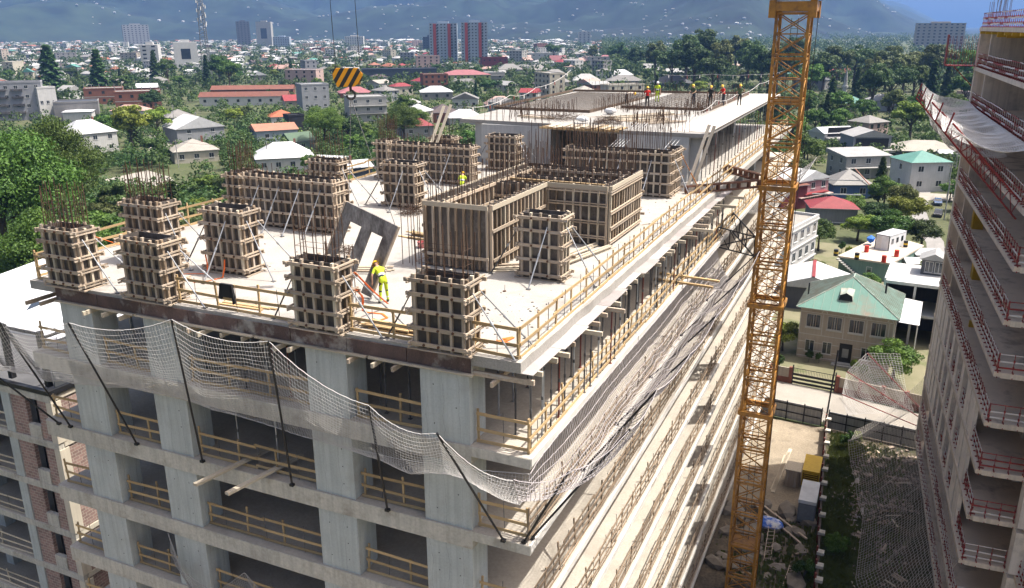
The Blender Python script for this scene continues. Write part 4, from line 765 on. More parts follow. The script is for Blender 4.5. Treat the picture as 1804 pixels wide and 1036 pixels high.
net('torn grey net heaped on the front rail at the bottom, before the second column', [(-15.8, -.35, 20.9), (-14.9, -.7, 19.5), (-13.0, -.9, 19.2), (-11.7, -.5, 20.3), (-10.4, -.7, 19.5), (-8.9, -.4, 19.2)], [(-15.9, -.15, 19.2), (-14.6, -.25, 17.9), (-13.0, -.25, 17.6), (-11.5, -.2, 18.2), (-10.2, -.25, 17.6), (-8.8, -.2, 17.4)], .1, .3, r=.008, m=M_NETG, seed=3)
def pole(label, a, b_, r=.04, m=M_BLACK, group='net poles'):
    a = Vector(a); b_ = Vector(b_); t = thing('net_pole', label, 'pole', a, 0, group); rod('tube', t, a, b_, r, m); pbox('shoe', t, a.x - .08, a.x + .08, a.y - .07, a.y + .07, a.z - .05, a.z + .04, m)
for i, (x, tp) in enumerate(zip((-17.05, -13.55, -9.2, -5.05, -.56), tipsF[2:7])): pole('black net pole leaning out from the front, %s of five from the left' % nth(i + 1), (x, -.16, LEV[2] + .06), tp)
pole('black net pole at the far left corner of the front, running out of frame', (-21.6, -.16, LEV[2] + .06), (-22.8, -2.6, 28.6)); pole('second black pole at the far left corner of the front', (-20.9, -.16, LEV[2] + .06), (-21.3, -2.0, 29.9))
pole('short black net pole at the near building corner', (.1, .05, LEV[2] + .06), (1.7, -.2, 27.75))
pole('long black net pole rising from the near building corner', (.25, .35, LEV[2] + .06), (3.0, 1.9, 28.5))
for i, (y, tp) in enumerate(zip((5.3, 9.5, 15.0, 21.3, 28.0), tipsS[3:])): pole('black net pole along the right facade, %s from the near corner' % nth(i + 3), (.3, y, LEV[2] + .06), tp)
# boards cantilevered out of the front on the second storey down
for i, x in enumerate((-11.6, -10.1)): tag(beam('outrigger_plank', None, (x - .5, -2.0, LEV[2] + .35), (x, 1.6, LEV[2] + .2), .2, .1, M_PALETIM, (0, 0, 1)), 'pale plank sticking out of the wide front bay, %s of two' % ('left' if i == 0 else 'right'), 'plank', 'outrigger planks')
tag(beam('cross_plank', None, (-12.0, .45, LEV[2] + .38), (-9.4, .55, LEV[2] + .32), .15, .08, M_OLDTIM), 'plank laid across the two outrigger planks in the wide front bay', 'plank')
for i, x in enumerate((-12.3, -10.4)): prop(x, .6, LEV[2], LEV[1] - .7, M_STEEL, 'pale steel prop standing in the wide front bay two storeys down, %s of two' % ('left' if i == 0 else 'right'), 'props in the wide bay')
pile('plank_stack', 'heap of dark boards lying inside the wide front bay two storeys down', 'planks', 14, (-11.4, 6.5), 3.2, .3, 1.2, M_OLDTIM, z=LEV[2], layers=5, h=.12)
for i, (x, d) in enumerate(((-15.0, -.9), (-9.6, -1.0))): pass
for i, (y, z, L_) in enumerate([(20.6, LEV[1] + .1, 2.0), (21.8, LEV[1] + .1, 2.1)]): tag(beam('outrigger_plank', None, (-1.2, y, z), (L_, y - .3, z), .16, .1, M_TIMBER), 'timber sticking out through the right facade net, %s of two' % ('nearer' if i == 0 else 'farther'), 'plank', 'outrigger timbers on the right facade')
# ================================================================ right-hand building
M_RB = mat('pale_frame_concrete', (.69, .61, .505), (.54, .48, .40), rough=.9, scale=.6, detail=7, streak=.2, fine=.08, stain=(.25, .235, .22), stain_amt=.5, stain_scale=.6)
M_RBF = mat('dusty_floor_concrete', (.68, .585, .465), (.50, .425, .335), rough=.95, scale=.5, detail=8, stain=(.15, .13, .11), stain_amt=.6, stain_scale=.5)
M_RBW = mat('white_block_wall', (.78, .73, .66), (.67, .63, .57), rough=.9, scale=.8, streak=.12, stain=(.3, .29, .28), stain_amt=.35, stain_scale=1.2)
M_YEL = mat('yellow_formwork_beam', (.62, .40, .03), (.5, .31, .02), rough=.6, scale=3, rand=.15)
RB = thing('concrete_frame_building', 'unfinished pale concrete building with red railings cut by the right picture edge', 'building')
RZ = [40.7 - 3.2 * k for k in range(13)]
RBM = Matrix.Translation((16.7, 31.0, 0)) @ Matrix.Rotation(R(2.68), 4, 'Z')
for k, z in enumerate(RZ):
    pbox('floor_slab', RB, 0.0, 16, 0.0, 31.2, z - .24, z, M_RBF)
    pbox('edge_beam', RB, -.03, .3, .01, 31.22, z - .3, z - .012, M_RB); pbox('edge_beam', RB, .31, 15.9, -.03, .2, z - .34, z - .014, M_RB)
    pbox('floor_slab', RB, 3.0, 16, -5.2, -.04, z - .25, z - .003, M_RBF); pbox('edge_beam', RB, 2.97, 3.2, -5.22, -.03, z - .3, z - .016, M_RB); pbox('edge_beam', RB, 3.21, 15, -5.23, -5.0, z - .3, z - .016, M_RB)
    if k == 0: continue
    zz = z + .002; zt = RZ[k - 1] - .302
    pbox('column', RB, .02, .85, 30.3, 31.15, zz, zt, M_RB); pbox('column', RB, .35, 3.6, 26.4, 26.75, zz, zt, M_RB)
    pbox('column', RB, 2.6, 3.5, -.6, .35, zz, zt, M_RBW if k > 7 else M_RB); pbox('wall', RB, 4.2, 15, 24.5, 24.75, zz, zt, M_RB); pbox('wall', RB, 5.2, 5.45, 1, 24.4, zz, zt, M_RB)
    pbox('wall', RB, 2.4, 5.1, 12.4, 12.7, zz, zt, M_RB); pbox('column', RB, 3.2, 3.6, 5.5, 7.2, zz, zt, M_RB); pbox('wall', RB, 5.5, 15.5, -3, -2.8, zz, zt, M_RB); pbox('column', RB, 3.7, 4.6, -5.0, -4.7, zz, zt, M_RBW)
    if 8 <= k <= 10:      # closed lower storeys: block panels with slit windows, open bays between
        for (a, c) in ((22.3, 24.3), (24.9, 26.3), (26.9, 28.7), (29.0, 30.2), (4.2, 6.0), (6.4, 8.2)) : pbox('block_panel', RB, .05, .3, a, c, zz, zt, M_RBW)
        for y in (10.5, 13.8, 17.0, 20.0): pbox('column', RB, .06, .5, y, y + 1.0, zz, zt, M_RBW)
        for y in (24.3, 26.3, 28.7, 6.0): pbox('slit_shade_sheet', RB, .4, .46, y - .02, y + .62, zz, zt, M_BLACK)  # black sheets paint the shade in the slits
for k in (1,): 
    for i in range(9): pbox('formwork_beam', RB, -.1, 3.6, 4 + i * 3.2, 4.22 + i * 3.2, RZ[0] - .52, RZ[0] - .32, M_YEL)
    for y in (.6, 1.4): pbox('formwork_beam', RB, .6, 3.6, 29 - y * 6, 29.2 - y * 6, RZ[0] - .75, RZ[0] - .54, M_YEL)
for k, (y, c) in ((5, (24.7, .9)), (6, (20.4, 1.1)), (7, (18, .3))): pbox('yellow_crate', RB, 1.0, 1.8, y, y + c, RZ[k] + .002, RZ[k] + (2.2 if k < 7 else .5), M_YEL)
RB.matrix_basis = RBM
def rrail(label, p0, p1, z, group='red railings of the right building'):
    t = thing('steel_railing', label, 'railing', (0, 0, 0), 0, group); p0 = Vector((*p0, z)); p1 = Vector((*p1, z)); d = p1 - p0; Ln = d.length; u = d / Ln; n = Vector((-u.y, u.x, 0)); N = max(1, round(Ln / .8))
    for i in range(N + 1):
        q = p0 + u * (i * Ln / N) * .995; rod('post', t, q, q + Vector((0, 0, 1.15)), .022, M_RED, 6); beam('clamp', t, q - n * .22 + Vector((0, 0, .03)), q + n * .1 + Vector((0, 0, .03)), .06, .07, M_RED); beam('clamp', t, q - n * .2 + Vector((0, 0, -.3)), q + n * .04 + Vector((0, 0, -.3)), .05, .06, M_RED)
        for hz in (.3, .7): pbox('bracket', t, q.x - .045, q.x + .045, q.y - .045, q.y + .045, z + hz - .05, z + hz + .08, M_RED)
    S_ = max(1, round(Ln / 1.6))
    for hz in (.25, .65, 1.08):
        for s in range(S_): beam('rail', t, p0 + u * (Ln * s / S_) + n * .03 + Vector((0, 0, hz + rr.uniform(-.03, .03))), p0 + u * (Ln * (s + 1) / S_ * .998) + n * .03 + Vector((0, 0, hz + rr.uniform(-.03, .03))), .03, .10 if hz < 1 else .05, M_WHITEP if rr.random() < .62 else M_RED)
    t.matrix_basis = RBM
for k, z in enumerate(RZ):
    st = 'on the roof slab' if k == 0 else '%s floor down' % nth(k)
    if k < 8 or k > 10: rrail('red railing on the long side of the right building, ' + st, (.12, .2), (.12, 31), z)
    else: rrail('red railing in the open bays at right, ' + st, (.2, 8.5), (.2, 22), z); rrail('red railing of the corner balcony at right, ' + st, (.2, .2), (.2, 4), z)
    rrail('red railing across the near end at right, ' + st, (.15, .12), (2.5, .12), z)
    if k > 4: rrail('red railing of the set back bay at right, ' + st, (3.12, -5), (3.12, -.7), z); rrail('red railing ending the set back bay at right, ' + st, (3.2, -5.08), (7, -5.08), z)
def in_rb(x, y, z): return RBM @ Vector((x, y, z))
rebar_cage('thin grey starter bars on the roof of the right building', [tuple(in_rb(.4 + .22 * (i % 4), 28.5 + 0.8 * (i // 4) - (6 if i > 8 else 0), 0))[:2] for i in range(16)], RZ[0], RZ[0] + 2.3, jit=.1)
RP = thing('landing_platform', 'red steel cage platform hung on the far corner pillar of the right building', 'platform')
pbox('deck_plate', RP, -2.3, .0, 30.4, 31.6, RZ[1] + .02, RZ[1] + .1, M_RED); pbox('end_sheet', RP, -2.35, -2.28, 30.4, 31.6, RZ[1] + .1, RZ[1] + 2.6, M_RED)
for i in range(8): rod('bar', RP, (-2.2 + i * .3, 30.42, RZ[1] + .1), (-2.2 + i * .3, 30.42, RZ[1] + 2.5 - .2 * (i % 3)), .018, M_RED, 5); rod('bar', RP, (-2.2 + i * .3, 31.58, RZ[1] + .1), (-2.2 + i * .3, 31.58, RZ[1] + 2.5), .018, M_RED, 5)
rod('stay', RP, (-1.6, 31, RZ[1]), (.0, 31, RZ[1] - 1.6), .04, M_RED, 6); RP.matrix_basis = RBM
# catch net of the right building on red lattice brackets
Wp = lambda L: [tuple(in_rb(*p)) for p in L]
net('white catch net stretched on red brackets off the right building', Wp([(-3.9, 29, 36.1), (-4.0, 24, 35.6), (-4.0, 17, 35.4), (-4.1, 9, 35.5), (-4.2, 1, 35.6)]), Wp([(-.05, 31, 34.6), (-.05, 24, 34.4), (-.05, 17, 34.4), (-.05, 9, 34.4), (-.05, 1, 34.4)]), .14, .55, r=.016, m=mat('bright_netting', (.78, .77, .75)), seed=12, knots=True, scallop=.8)
net('second white net hanging under the catch net of the right building', Wp([(-3.6, 29, 35.2), (-3.7, 22, 34.6), (-3.7, 15, 34.6), (-3.7, 8, 34.8)]), Wp([(-.05, 30, 33.3), (-.05, 22, 33.0), (-.05, 15, 33.0), (-.05, 8, 33.0)]), .16, .8, r=.010, seed=14, knots=True, scallop=.9)
for i, y in enumerate((29, 24, 17, 9, 2)):
    t = thing('net_bracket', 'red lattice net bracket on the right building, %s from the far corner' % nth(i + 1), 'bracket', (0, 0, 0), 0, 'red net brackets'); a = Vector((.0, y, 31.3)); b_ = Vector((-4.0, y, 35.5)); a2 = Vector((.0, y, 30.2)); b2 = Vector((-4.3, y, 34.9))
    rod('chord', t, a, b_, .055, M_RED); rod('chord', t, a2, b2, .055, M_RED); rod('tip', t, b2, b_ + Vector((0, 0, .6)), .05, M_RED)
    for s in np.linspace(0, 1, 8)[:-1]: rod('lacing', t, a.lerp(b_, s), a2.lerp(b2, s + .07), .028, M_RED, 5); rod('lacing', t, a2.lerp(b2, s + .07), a.lerp(b_, s + .14), .028, M_RED, 5)
    t.matrix_basis = RBM
t = thing('net_bracket', 'red lattice outrigger running level along the catch net edge', 'bracket', (0, 0, 0), 0, 'red net brackets')
for dz in (0, .5): rod('chord', t, (-4.1, 30, 35.0 + dz * .6), (-.3, 22, 31.6 + dz), .05, M_RED)
for s in np.linspace(0, 1, 12)[:-1]: rod('lacing', t, Vector((-4.1, 30, 35)).lerp(Vector((-.3, 22, 31.6)), s), Vector((-4.1, 30, 35.3)).lerp(Vector((-.3, 22, 32.1)), s + .08), .025, M_RED, 5)
t.matrix_basis = RBM
net('grey debris net draped from the right building to the ground', Wp([(-5.4, 31, 2.0), (-6.2, 26, 3.2), (-5.4, 20, 2.2), (-4.9, 13, 2.8), (-5.3, 6, 1.6), (-3.6, 0, 2.0)]), Wp([(-.1, 31, 8.4), (-.1, 26, 8.4), (-.1, 20, 8.4), (-.1, 13, 8.4), (-.1, 6, 8.4), (-.1, 0, 8.4)]), .3, .7, r=.012, m=mat('dusty_netting', (.52, .48, .44)), seed=22, knots=True, scallop=.5)
net('pale net sail stretched over the street from the right building', Wp([(-6.9, 36.5, 3.3), (-6.6, 40, 4.6), (-4.6, 44.5, 5.4), (-1.2, 45, 5.6)]), Wp([(-6.2, 33.5, 2.4), (-3.4, 34.5, 2.6), (-1.2, 35, 3.0), (-.1, 34, 3.6)]), .33, .5, r=.013, seed=31)
for i, (a, c) in enumerate([((0, 31.1, 3.4), (-6.9, 36.5, 3.3)), ((0, 31.1, 4.4), (-6.6, 40, 4.6)), ((.2, 31.1, 5.2), (-4.6, 44.5, 5.4))]):
    tag(rod('net_spar', None, in_rb(*a), in_rb(*c), .05, M_RED, 6), 'thin red spar holding the net sail over the street, %s of three' % nth(i + 1), 'spar', 'net sail spars')
# ================================================================ houses
rr = random.Random(5)
def _wm(n, c, **k): return mat('wall_' + n, c, tuple(x * .82 for x in c), rough=.9, scale=.5, detail=6, streak=.12, rand=k.get('rand', .08), fine=.05)
def _rm(n, c, **k): return mat('roof_' + n, c, tuple(x * .78 for x in c), rough=k.get('rough', .6), scale=.35, detail=7, rand=k.get('rand', .1), fine=.1, fscale=4, stain=tuple(x * .6 for x in c), stain_amt=.4, stain_scale=.5)
WALL = {'white': (.66, .65, .62), 'agrey': (.36, .365, .38), 'grey': (.30, .29, .28), 'lgrey': (.46, .45, .42), 'cream': (.60, .55, .44), 'brick': (.28, .12, .08), 'rust': (.22, .09, .06), 'navy': (.07, .085, .11), 'dark': (.03, .03, .033), 'darkgrey': (.13, .13, .14), 'greenw': (.30, .38, .30), 'lime': (.45, .52, .22), 'maroon': (.20, .045, .05), 'bluegrey': (.42, .48, .55), 'pinkp': (.62, .45, .40), 'blue': (.10, .17, .34), 'pink': (.48, .26, .28), 'beige': (.50, .43, .35), 'concrete': (.38, .37, .35), 'tealw': (.23, .36, .30), 'yellow': (.58, .45, .2)}
ROOF = {'white': (.70, .70, .70), 'grey': (.30, .285, .265), 'lroof': (.48, .47, .45), 'cream': (.46, .42, .36), 'orange': (.55, .16, .07), 'salmon': (.58, .25, .16), 'green': (.10, .17, .10), 'red': (.36, .05, .055), 'pink': (.46, .17, .18), 'pinkp': (.56, .36, .30), 'brown': (.12, .085, .08), 'maroon': (.25, .06, .07), 'darkgrey': (.12, .12, .125), 'rust': (.26, .10, .065), 'navy': (.08, .09, .11), 'dark': (.03, .03, .03), 'concrete': (.40, .38, .35), 'agrey': (.40, .40, .40), 'lgrey': (.48, .47, .45), 'teal': (.13, .33, .27), 'blue': (.12, .22, .42), 'beige': (.45, .41, .34), 'terra': (.40, .15, .09)}
WM = {k: _wm(k, tuple(x * .76 for x in v)) for k, v in WALL.items()}; RM = {k: _rm(k, tuple(x * (.64 if k != 'white' else .72) for x in v)) for k, v in ROOF.items()}
M_GLASS = mat('window_glass', (.035, .042, .05), (.02, .024, .028), rough=.12, scale=.4, spec=.6, rand=.3)
M_FRAMEW = mat('window_frame_white', (.62, .62, .60)); M_GUT = mat('roof_trim', (.42, .41, .40))
_ubm = {}
def unit(kind, m):
    """shared unit meshes for walls and roofs: footprint 1x1 (front at y=0), height 1"""
    k = (kind, m.name)
    if k in _ubm: return _ubm[k]
    b = MB()
    if kind == 'wall': b.box(-.5, .5, 0, 1, 0, 1)
    elif kind == 'hip': P = [(-.5, 0), (.5, 0), (.5, 1), (-.5, 1)]; b.v = [(x, y, 0) for x, y in P] + [(-.16, .5, 1), (.16, .5, 1)]; b.f = [(0, 1, 5, 4), (1, 2, 5), (2, 3, 4, 5), (3, 0, 4), (3, 2, 1, 0)]; b.m = [0] * 5
    elif kind == 'pyr': P = [(-.5, 0), (.5, 0), (.5, 1), (-.5, 1)]; b.v = [(x, y, 0) for x, y in P] + [(0, .5, 1)]; b.f = [(0, 1, 4), (1, 2, 4), (2, 3, 4), (3, 0, 4), (3, 2, 1, 0)]; b.m = [0] * 5
    elif kind == 'gable': b.v = [(-.5, 0, 0), (.5, 0, 0), (.5, 1, 0), (-.5, 1, 0), (-.5, .5, 1), (.5, .5, 1)]; b.f = [(0, 1, 5, 4), (2, 3, 4, 5), (1, 2, 5), (3, 0, 4), (3, 2, 1, 0)]; b.m = [0] * 5
    elif kind == 'gfront': b.v = [(-.5, 0, 0), (.5, 0, 0), (.5, 1, 0), (-.5, 1, 0), (0, 0, 1), (0, 1, 1)]; b.f = [(0, 1, 4), (1, 2, 5, 4), (2, 3, 5), (3, 0, 4, 5), (3, 2, 1, 0)]; b.m = [0] * 5
    elif kind == 'shed': b.v = [(-.5, 0, 0), (.5, 0, 0), (.5, 1, 0), (-.5, 1, 0), (-.5, 1, 1), (.5, 1, 1)]; b.f = [(0, 1, 5, 4), (1, 2, 5), (2, 3, 4, 5), (3, 0, 4), (3, 2, 1, 0)]; b.m = [0] * 5
    _ubm[k] = b.mesh(kind, m); return _ubm[k]
def sc(x, y, z, sx, sy, sz): return Matrix.Translation((x, y, z)) @ Matrix.Diagonal((sx, sy, sz, 1))
def lbox(name, par, x0, x1, y0, y1, z0, z1, m): return link(name, ubox(m), par, sc((x0 + x1) / 2, (y0 + y1) / 2, (z0 + z1) / 2, x1 - x0, y1 - y0, z1 - z0))
def add_window(t, face, u, z, w_, h_, W, D, detail=True, fm=None, pane=M_GLASS):
    """window in the front/right/left face: frame with a recessed pane and a mullion"""
    if face == 'f': M = Matrix.Translation((u, 0, z))
    elif face == 'r': M = Matrix.Translation((W / 2, u, z)) @ Matrix.Rotation(R(90), 4, 'Z')
    else: M = Matrix.Translation((-W / 2, u, z)) @ Matrix.Rotation(R(-90), 4, 'Z')
    if not detail: return link('window', ubox(pane), t, M @ sc(0, -.015, 0, w_, .05, h_))
    wd = link('window', frame_mesh(w_, h_, fm or M_FRAMEW), t, M); link('pane', ubox(pane), wd, sc(0, -.012, 0, w_ - .06, .03, h_ - .06)); return wd
_fr = {}
def frame_mesh(w_, h_, m):
    k = (round(w_, 2), round(h_, 2), m.name)
    if k not in _fr:
        b = MB(); a = .06
        b.box(-w_ / 2, w_ / 2, -.05, .02, -h_ / 2, -h_ / 2 + a); b.box(-w_ / 2, w_ / 2, -.05, .02, h_ / 2 - a, h_ / 2); b.box(-w_ / 2, -w_ / 2 + a, -.05, .02, -h_ / 2 + a, h_ / 2 - a); b.box(w_ / 2 - a, w_ / 2, -.05, .02, -h_ / 2 + a, h_ / 2 - a)
        if w_ > .9: b.box(-a / 2, a / 2, -.045, .02, -h_ / 2 + a, h_ / 2 - a)
        b.box(-w_ / 2 - .08, w_ / 2 + .08, -.12, 0, -h_ / 2 - .08, -h_ / 2 - .01); _fr[k] = b.mesh('window', m)
    return _fr[k]
def house(name, label, x, y, W, D, h, rh, typ, wall, roof, rz, win=(0, 0), group=None, cat='house', detail=True, sides='fr', over=.45, fl=None, door=False, z=0, chimney=False):
    t = thing(name, label, cat, (x, y, z), R(rz), group); wm = WM[wall]; rm = RM[roof]
    link('wall', unit('wall', wm), t, sc(0, 0, -.3, W, D, h + .3))
    if typ == 'flat':
        lbox('roof', t, -W / 2 + .25, W / 2 - .25, .25, D - .25, h + .002, h + .06, rm)
        for (a, b_, c, d) in ((-W / 2 - .1, W / 2 + .1, -.1, .24), (-W / 2 - .1, W / 2 + .1, D - .24, D + .1), (-W / 2 - .1, -W / 2 + .24, .245, D - .245), (W / 2 - .24, W / 2 + .1, .245, D - .245)): lbox('parapet', t, a, b_, c, d, h - .25, h + .5, wm)
    else:
        k = 'pyr' if typ == 'hip' and abs(W - D) < 2.2 else typ
        rf = link('roof', unit(k, rm), t, sc(0, -over, h, W + 2 * over, D + 2 * over, rh)); link('eave_board', ubox(M_GUT), t, sc(0, D / 2, h - .07, W + 2 * over - .04, D + 2 * over - .04, .13))
        if chimney: lbox('chimney', t, W * .2, W * .2 + .6, D * .55, D * .55 + .6, h + rh * .4, h + rh + .7, WM['brick'])
    nx, ny = win
    if nx:
        fh_ = h / ny; ww = min(1.5, W / nx * .5); wh = min(1.5, fh_ * .5)
        for r_ in range(ny):
            for c_ in range(nx):
                if door and r_ == 0 and c_ == nx // 2: continue
                add_window(t, 'f', -W / 2 + W * (c_ + .5) / nx, fh_ * (r_ + .55), ww, wh, W, D, detail)
            ns = max(1, round(nx * D / W * .7))
            for s in sides.replace('f', ''):
                for c_ in range(ns): add_window(t, s, D * (c_ + .5) / ns, fh_ * (r_ + .55), min(1.2, ww), wh, W, D, detail)
    if door:
        u = -W / 2 + W * (nx // 2 + .5) / max(1, nx); d_ = lbox('door', t, u - .5, u + .5, -.05, .03, .02, 2.1, M_BLACK); 
    return t
HOUSES = [
 ('apt', -364.6, 246.1, 20.8, 17.1, 0.0, 'flat', 'agrey', 'darkgrey', 49.0, '5x4', 'grey apartment block with dark balconies at the left picture edge'),
 ('blk', -356.1, 255.1, 8.1, 14.5, 0.0, 'flat', 'white', 'white', 71.0, '3x1', 'narrow white block stuck to the grey apartment block'),
 ('low', -339.5, 256.5, 18.7, 8.2, 0.0, 'flat', 'grey', 'navy', 48.0, '0', 'low grey hall with a dark parapet right of the apartment block'),
 ('hut', -330.9, 249.5, 12.0, 4.8, 0.8, 'hip', 'white', 'white', 42.0, '0', 'small white box hut before the low grey hall'),
 ('brick', -400.0, 323.6, 20.0, 8.6, 0.0, 'flat', 'brick', 'concrete', 46.0, '3x2', 'unfinished red brick shell, left half of the brick row'),
 ('brick', -353.7, 305.6, 22.2, 9.3, 0.0, 'flat', 'brick', 'concrete', 46.0, '4x2', 'unfinished red brick shell, right half of the brick row'),
 ('fact', -320.8, 348.0, 47.4, 4.9, 2.3, 'gable', 'white', 'rust', 32.0, '8x1', 'long white factory with rust brown roof in mid town'),
 ('fact', -367.0, 408.5, 51.0, 3.7, 2.3, 'gable', 'rust', 'rust', 32.0, '0', 'second long rust roofed shed behind the white factory'),
 ('house', -239.3, 182.2, 15.3, 6.9, 4.1, 'hip', 'white', 'white', 75.0, '3x2', 'white two storey house with white hip roof right of the big leafy tree'),
 ('house', -284.8, 266.1, 12.9, 2.7, 3.2, 'hip', 'cream', 'grey', 56.0, '2x1', 'small house with grey pyramid roof among mid trees'),
 ('house', -228.0, 219.5, 18.0, 5.3, 4.1, 'gfront', 'agrey', 'white', 65.0, '2x2', 'grey house with white steep gable above the cream roofed house'),
 ('house', -192.2, 180.2, 13.5, 3.7, 3.2, 'hip', 'cream', 'cream', 53.0, '3x1', 'cream house with cream pyramid roof by the yard'),
 ('house', -239.6, 282.3, 11.7, 3.2, 2.7, 'hip', 'white', 'orange', 54.0, '2x1', 'small house with orange tiled pyramid roof'),
 ('box', -215.2, 260.0, 6.6, 6.5, 0.0, 'flat', 'dark', 'dark', 57.0, '0', 'black cube house beside the orange roofs'),
 ('house', -201.3, 230.7, 15.4, 4.4, 2.0, 'gable', 'bluegrey', 'salmon', 52.0, '2x1', 'blue grey house with salmon roof behind the formwork'),
 ('house', -177.9, 215.8, 9.2, 3.3, 2.7, 'gable', 'greenw', 'green', 66.0, '1x1', 'small house with dark green gable roof'),
 ('house', -153.7, 176.3, 16.6, 4.2, 3.9, 'hip', 'white', 'white', 43.0, '4x1', 'large white metal hip roof just behind the long wall form'),
 ('house', -144.6, 183.6, 10.3, 2.5, 1.4, 'gable', 'white', 'white', 7.0, '0', 'white metal lean roof right of the large white hip roof'),
 ('house', -124.0, 169.3, 9.8, 4.2, 1.5, 'gable', 'navy', 'white', 55.0, '0', 'dark walled house with white roof and two satellite dishes'),
 ('grey', -266.5, 341.4, 14.3, 12.9, 0.0, 'flat', 'agrey', 'agrey', 52.0, '3x3', 'grey three storey house with flat roof in mid town'),
 ('house', -284.8, 347.9, 11.6, 3.8, 2.9, 'gable', 'cream', 'red', 49.0, '2x1', 'small red roofed house left of the grey three storey house'),
 ('conc', -209.9, 304.9, 17.2, 10.7, 0.0, 'flat', 'lgrey', 'lgrey', 44.0, '3x3', 'pale concrete house with balconies under the hook block'),
 ('house', -294.2, 418.2, 19.6, 2.9, 3.3, 'hip', 'brick', 'pink', 41.0, '0', 'house with pink roof behind the pale concrete house'),
 ('house', -158.2, 261.7, 11.9, 4.6, 3.5, 'hip', 'grey', 'red', 41.0, '2x1', 'grey house with dark red hip roof behind the far wall form'),
 ('house', -166.3, 264.1, 7.2, 3.2, 0.5, 'flat', 'lgrey', 'white', 44.0, '0', 'flat white roof stuck to the dark red roof'),
 ('house', -239.6, 422.0, 18.9, 4.5, 3.2, 'hip', 'grey', 'white', 33.0, '3x1', 'grey house with bright white hip roof in mid town'),
 ('house', -175.0, 314.2, 12.8, 4.5, 3.5, 'hip', 'brick', 'brown', 41.0, '2x1', 'brick house with dark brown hip roof'),
 ('house', -162.0, 309.7, 15.0, 3.1, 3.2, 'hip', 'lgrey', 'white', 35.0, '2x1', 'house with white hip roof left of the upper slab'),
 ('house', -182.2, 389.9, 15.2, 1.6, 4.1, 'hip', 'cream', 'pinkp', 35.0, '0', 'pale pink pyramid roof just left of the upper slab'),
 ('school', -291.4, 559.1, 39.0, 6.7, 3.6, 'hip', 'lime', 'pink', 34.0, '8x2', 'green and cream school with long pink roof'),
 ('long', -369.4, 591.6, 61.5, 8.3, 0.0, 'flat', 'navy', 'navy', 35.0, '0', 'long dark blue low building left of the school'),
 ('mar', -377.2, 792.4, 27.3, 11.0, 0.0, 'flat', 'maroon', 'maroon', 33.0, '5x2', 'maroon block right of the twin towers'),
 ('mod', -396.3, 978.2, 35.5, 10.2, 0.0, 'flat', 'white', 'white', 8.0, '5x2', 'modern white block beyond the upper slab'),
 ('house', -361.6, 935.8, 20.2, 3.5, 5.7, 'gable', 'cream', 'maroon', 33.0, '0', 'maroon gable roof right of the modern white block'),
 ('house', -315.8, 697.0, 22.9, 4.3, 4.9, 'hip', 'lgrey', 'grey', 34.0, '2x1', 'grey hip roof house, leftmost of four in a row above the upper slab'),
 ('house', -292.4, 705.8, 20.8, 3.7, 4.4, 'hip', 'cream', 'grey', 27.0, '2x1', 'grey hip roof house, second of four in a row above the upper slab'),
 ('house', -244.9, 631.3, 17.6, 4.3, 3.9, 'hip', 'lgrey', 'grey', 35.0, '2x1', 'grey hip roof house, third of four in a row above the upper slab'),
 ('house', -216.1, 561.0, 17.4, 3.0, 3.9, 'hip', 'cream', 'grey', 29.0, '2x1', 'grey hip roof right behind the warning rope'),
 ('house', -201.1, 580.4, 20.2, 3.5, 4.4, 'hip', 'white', 'lroof', 29.0, '3x1', 'pale hip roof house, fourth of four in a row above the upper slab'),
 ('house', -205.8, 680.8, 20.2, 2.5, 4.0, 'hip', 'white', 'white', 21.0, '0', 'white hip roof above the bending worker'),
 ('house', -174.6, 590.8, 27.7, 3.0, 4.0, 'hip', 'grey', 'grey', 23.0, '0', 'wide grey hip roof above the red shirted worker'),
 ('house', -191.4, 723.9, 13.6, 4.7, 5.3, 'gable', 'navy', 'lroof', 15.0, '1x1', 'little dark blue house with pale gable roof'),
 ('house', -138.9, 591.4, 29.6, 2.1, 5.2, 'hip', 'darkgrey', 'darkgrey', 23.0, '0', 'wide charcoal hip roof above the line of workers'),
 ('house', -169.2, 722.7, 15.9, 3.1, 3.1, 'gable', 'grey', 'lroof', 19.0, '0', 'pale roofed barn right of the little blue house'),
 ('house', -318.8, 917.4, 18.3, 4.0, 3.4, 'gable', 'brick', 'pinkp', 24.0, '0', 'small brick house with pinkish roof in the orchards'),
 ('house', -332.2, 1020.2, 17.2, 3.0, 4.5, 'hip', 'cream', 'pink', 13.0, '0', 'small pink pyramid roof in the orchards'),
 ('house', -314.1, 857.5, 18.5, 4.4, 3.9, 'gable', 'white', 'grey', 44.0, '2x1', 'white house with grey gable in the orchards'),
 ('house', -242.9, 944.8, 22.0, 4.0, 3.4, 'hip', 'white', 'white', 20.0, '2x1', 'white roofed house in the orchards'),
 ('conc', -285.6, 599.3, 16.4, 6.6, 0.0, 'flat', 'lgrey', 'white', 33.0, '2x1', 'unfinished concrete house with flat white roof right of the school'),
 ('house', -88.8, 939.8, 18.1, 2.5, 3.8, 'hip', 'white', 'white', 5.0, '0', 'white roof seen left of the crane mast'),
 ('house', -45.5, 591.1, 19.3, 6.4, 3.2, 'hip', 'grey', 'darkgrey', -9.0, '2x2', 'grey house with dark roof right of the crane mast'),
 ('house', -35.0, 737.6, 16.0, 3.9, 3.5, 'gable', 'maroon', 'red', 13.0, '0', 'house with bright red roof left of the minaret'),
 ('house', -70.4, 732.7, 21.0, 3.4, 2.5, 'gable', 'white', 'teal', 10.0, '0', 'teal roofed house seen through the crane mast'),
 ('house', 5.2, 449.5, 16.2, 4.8, 3.0, 'hip', 'white', 'lroof', 10.0, '3x1', 'white villa among the trees under the catch net'),
]

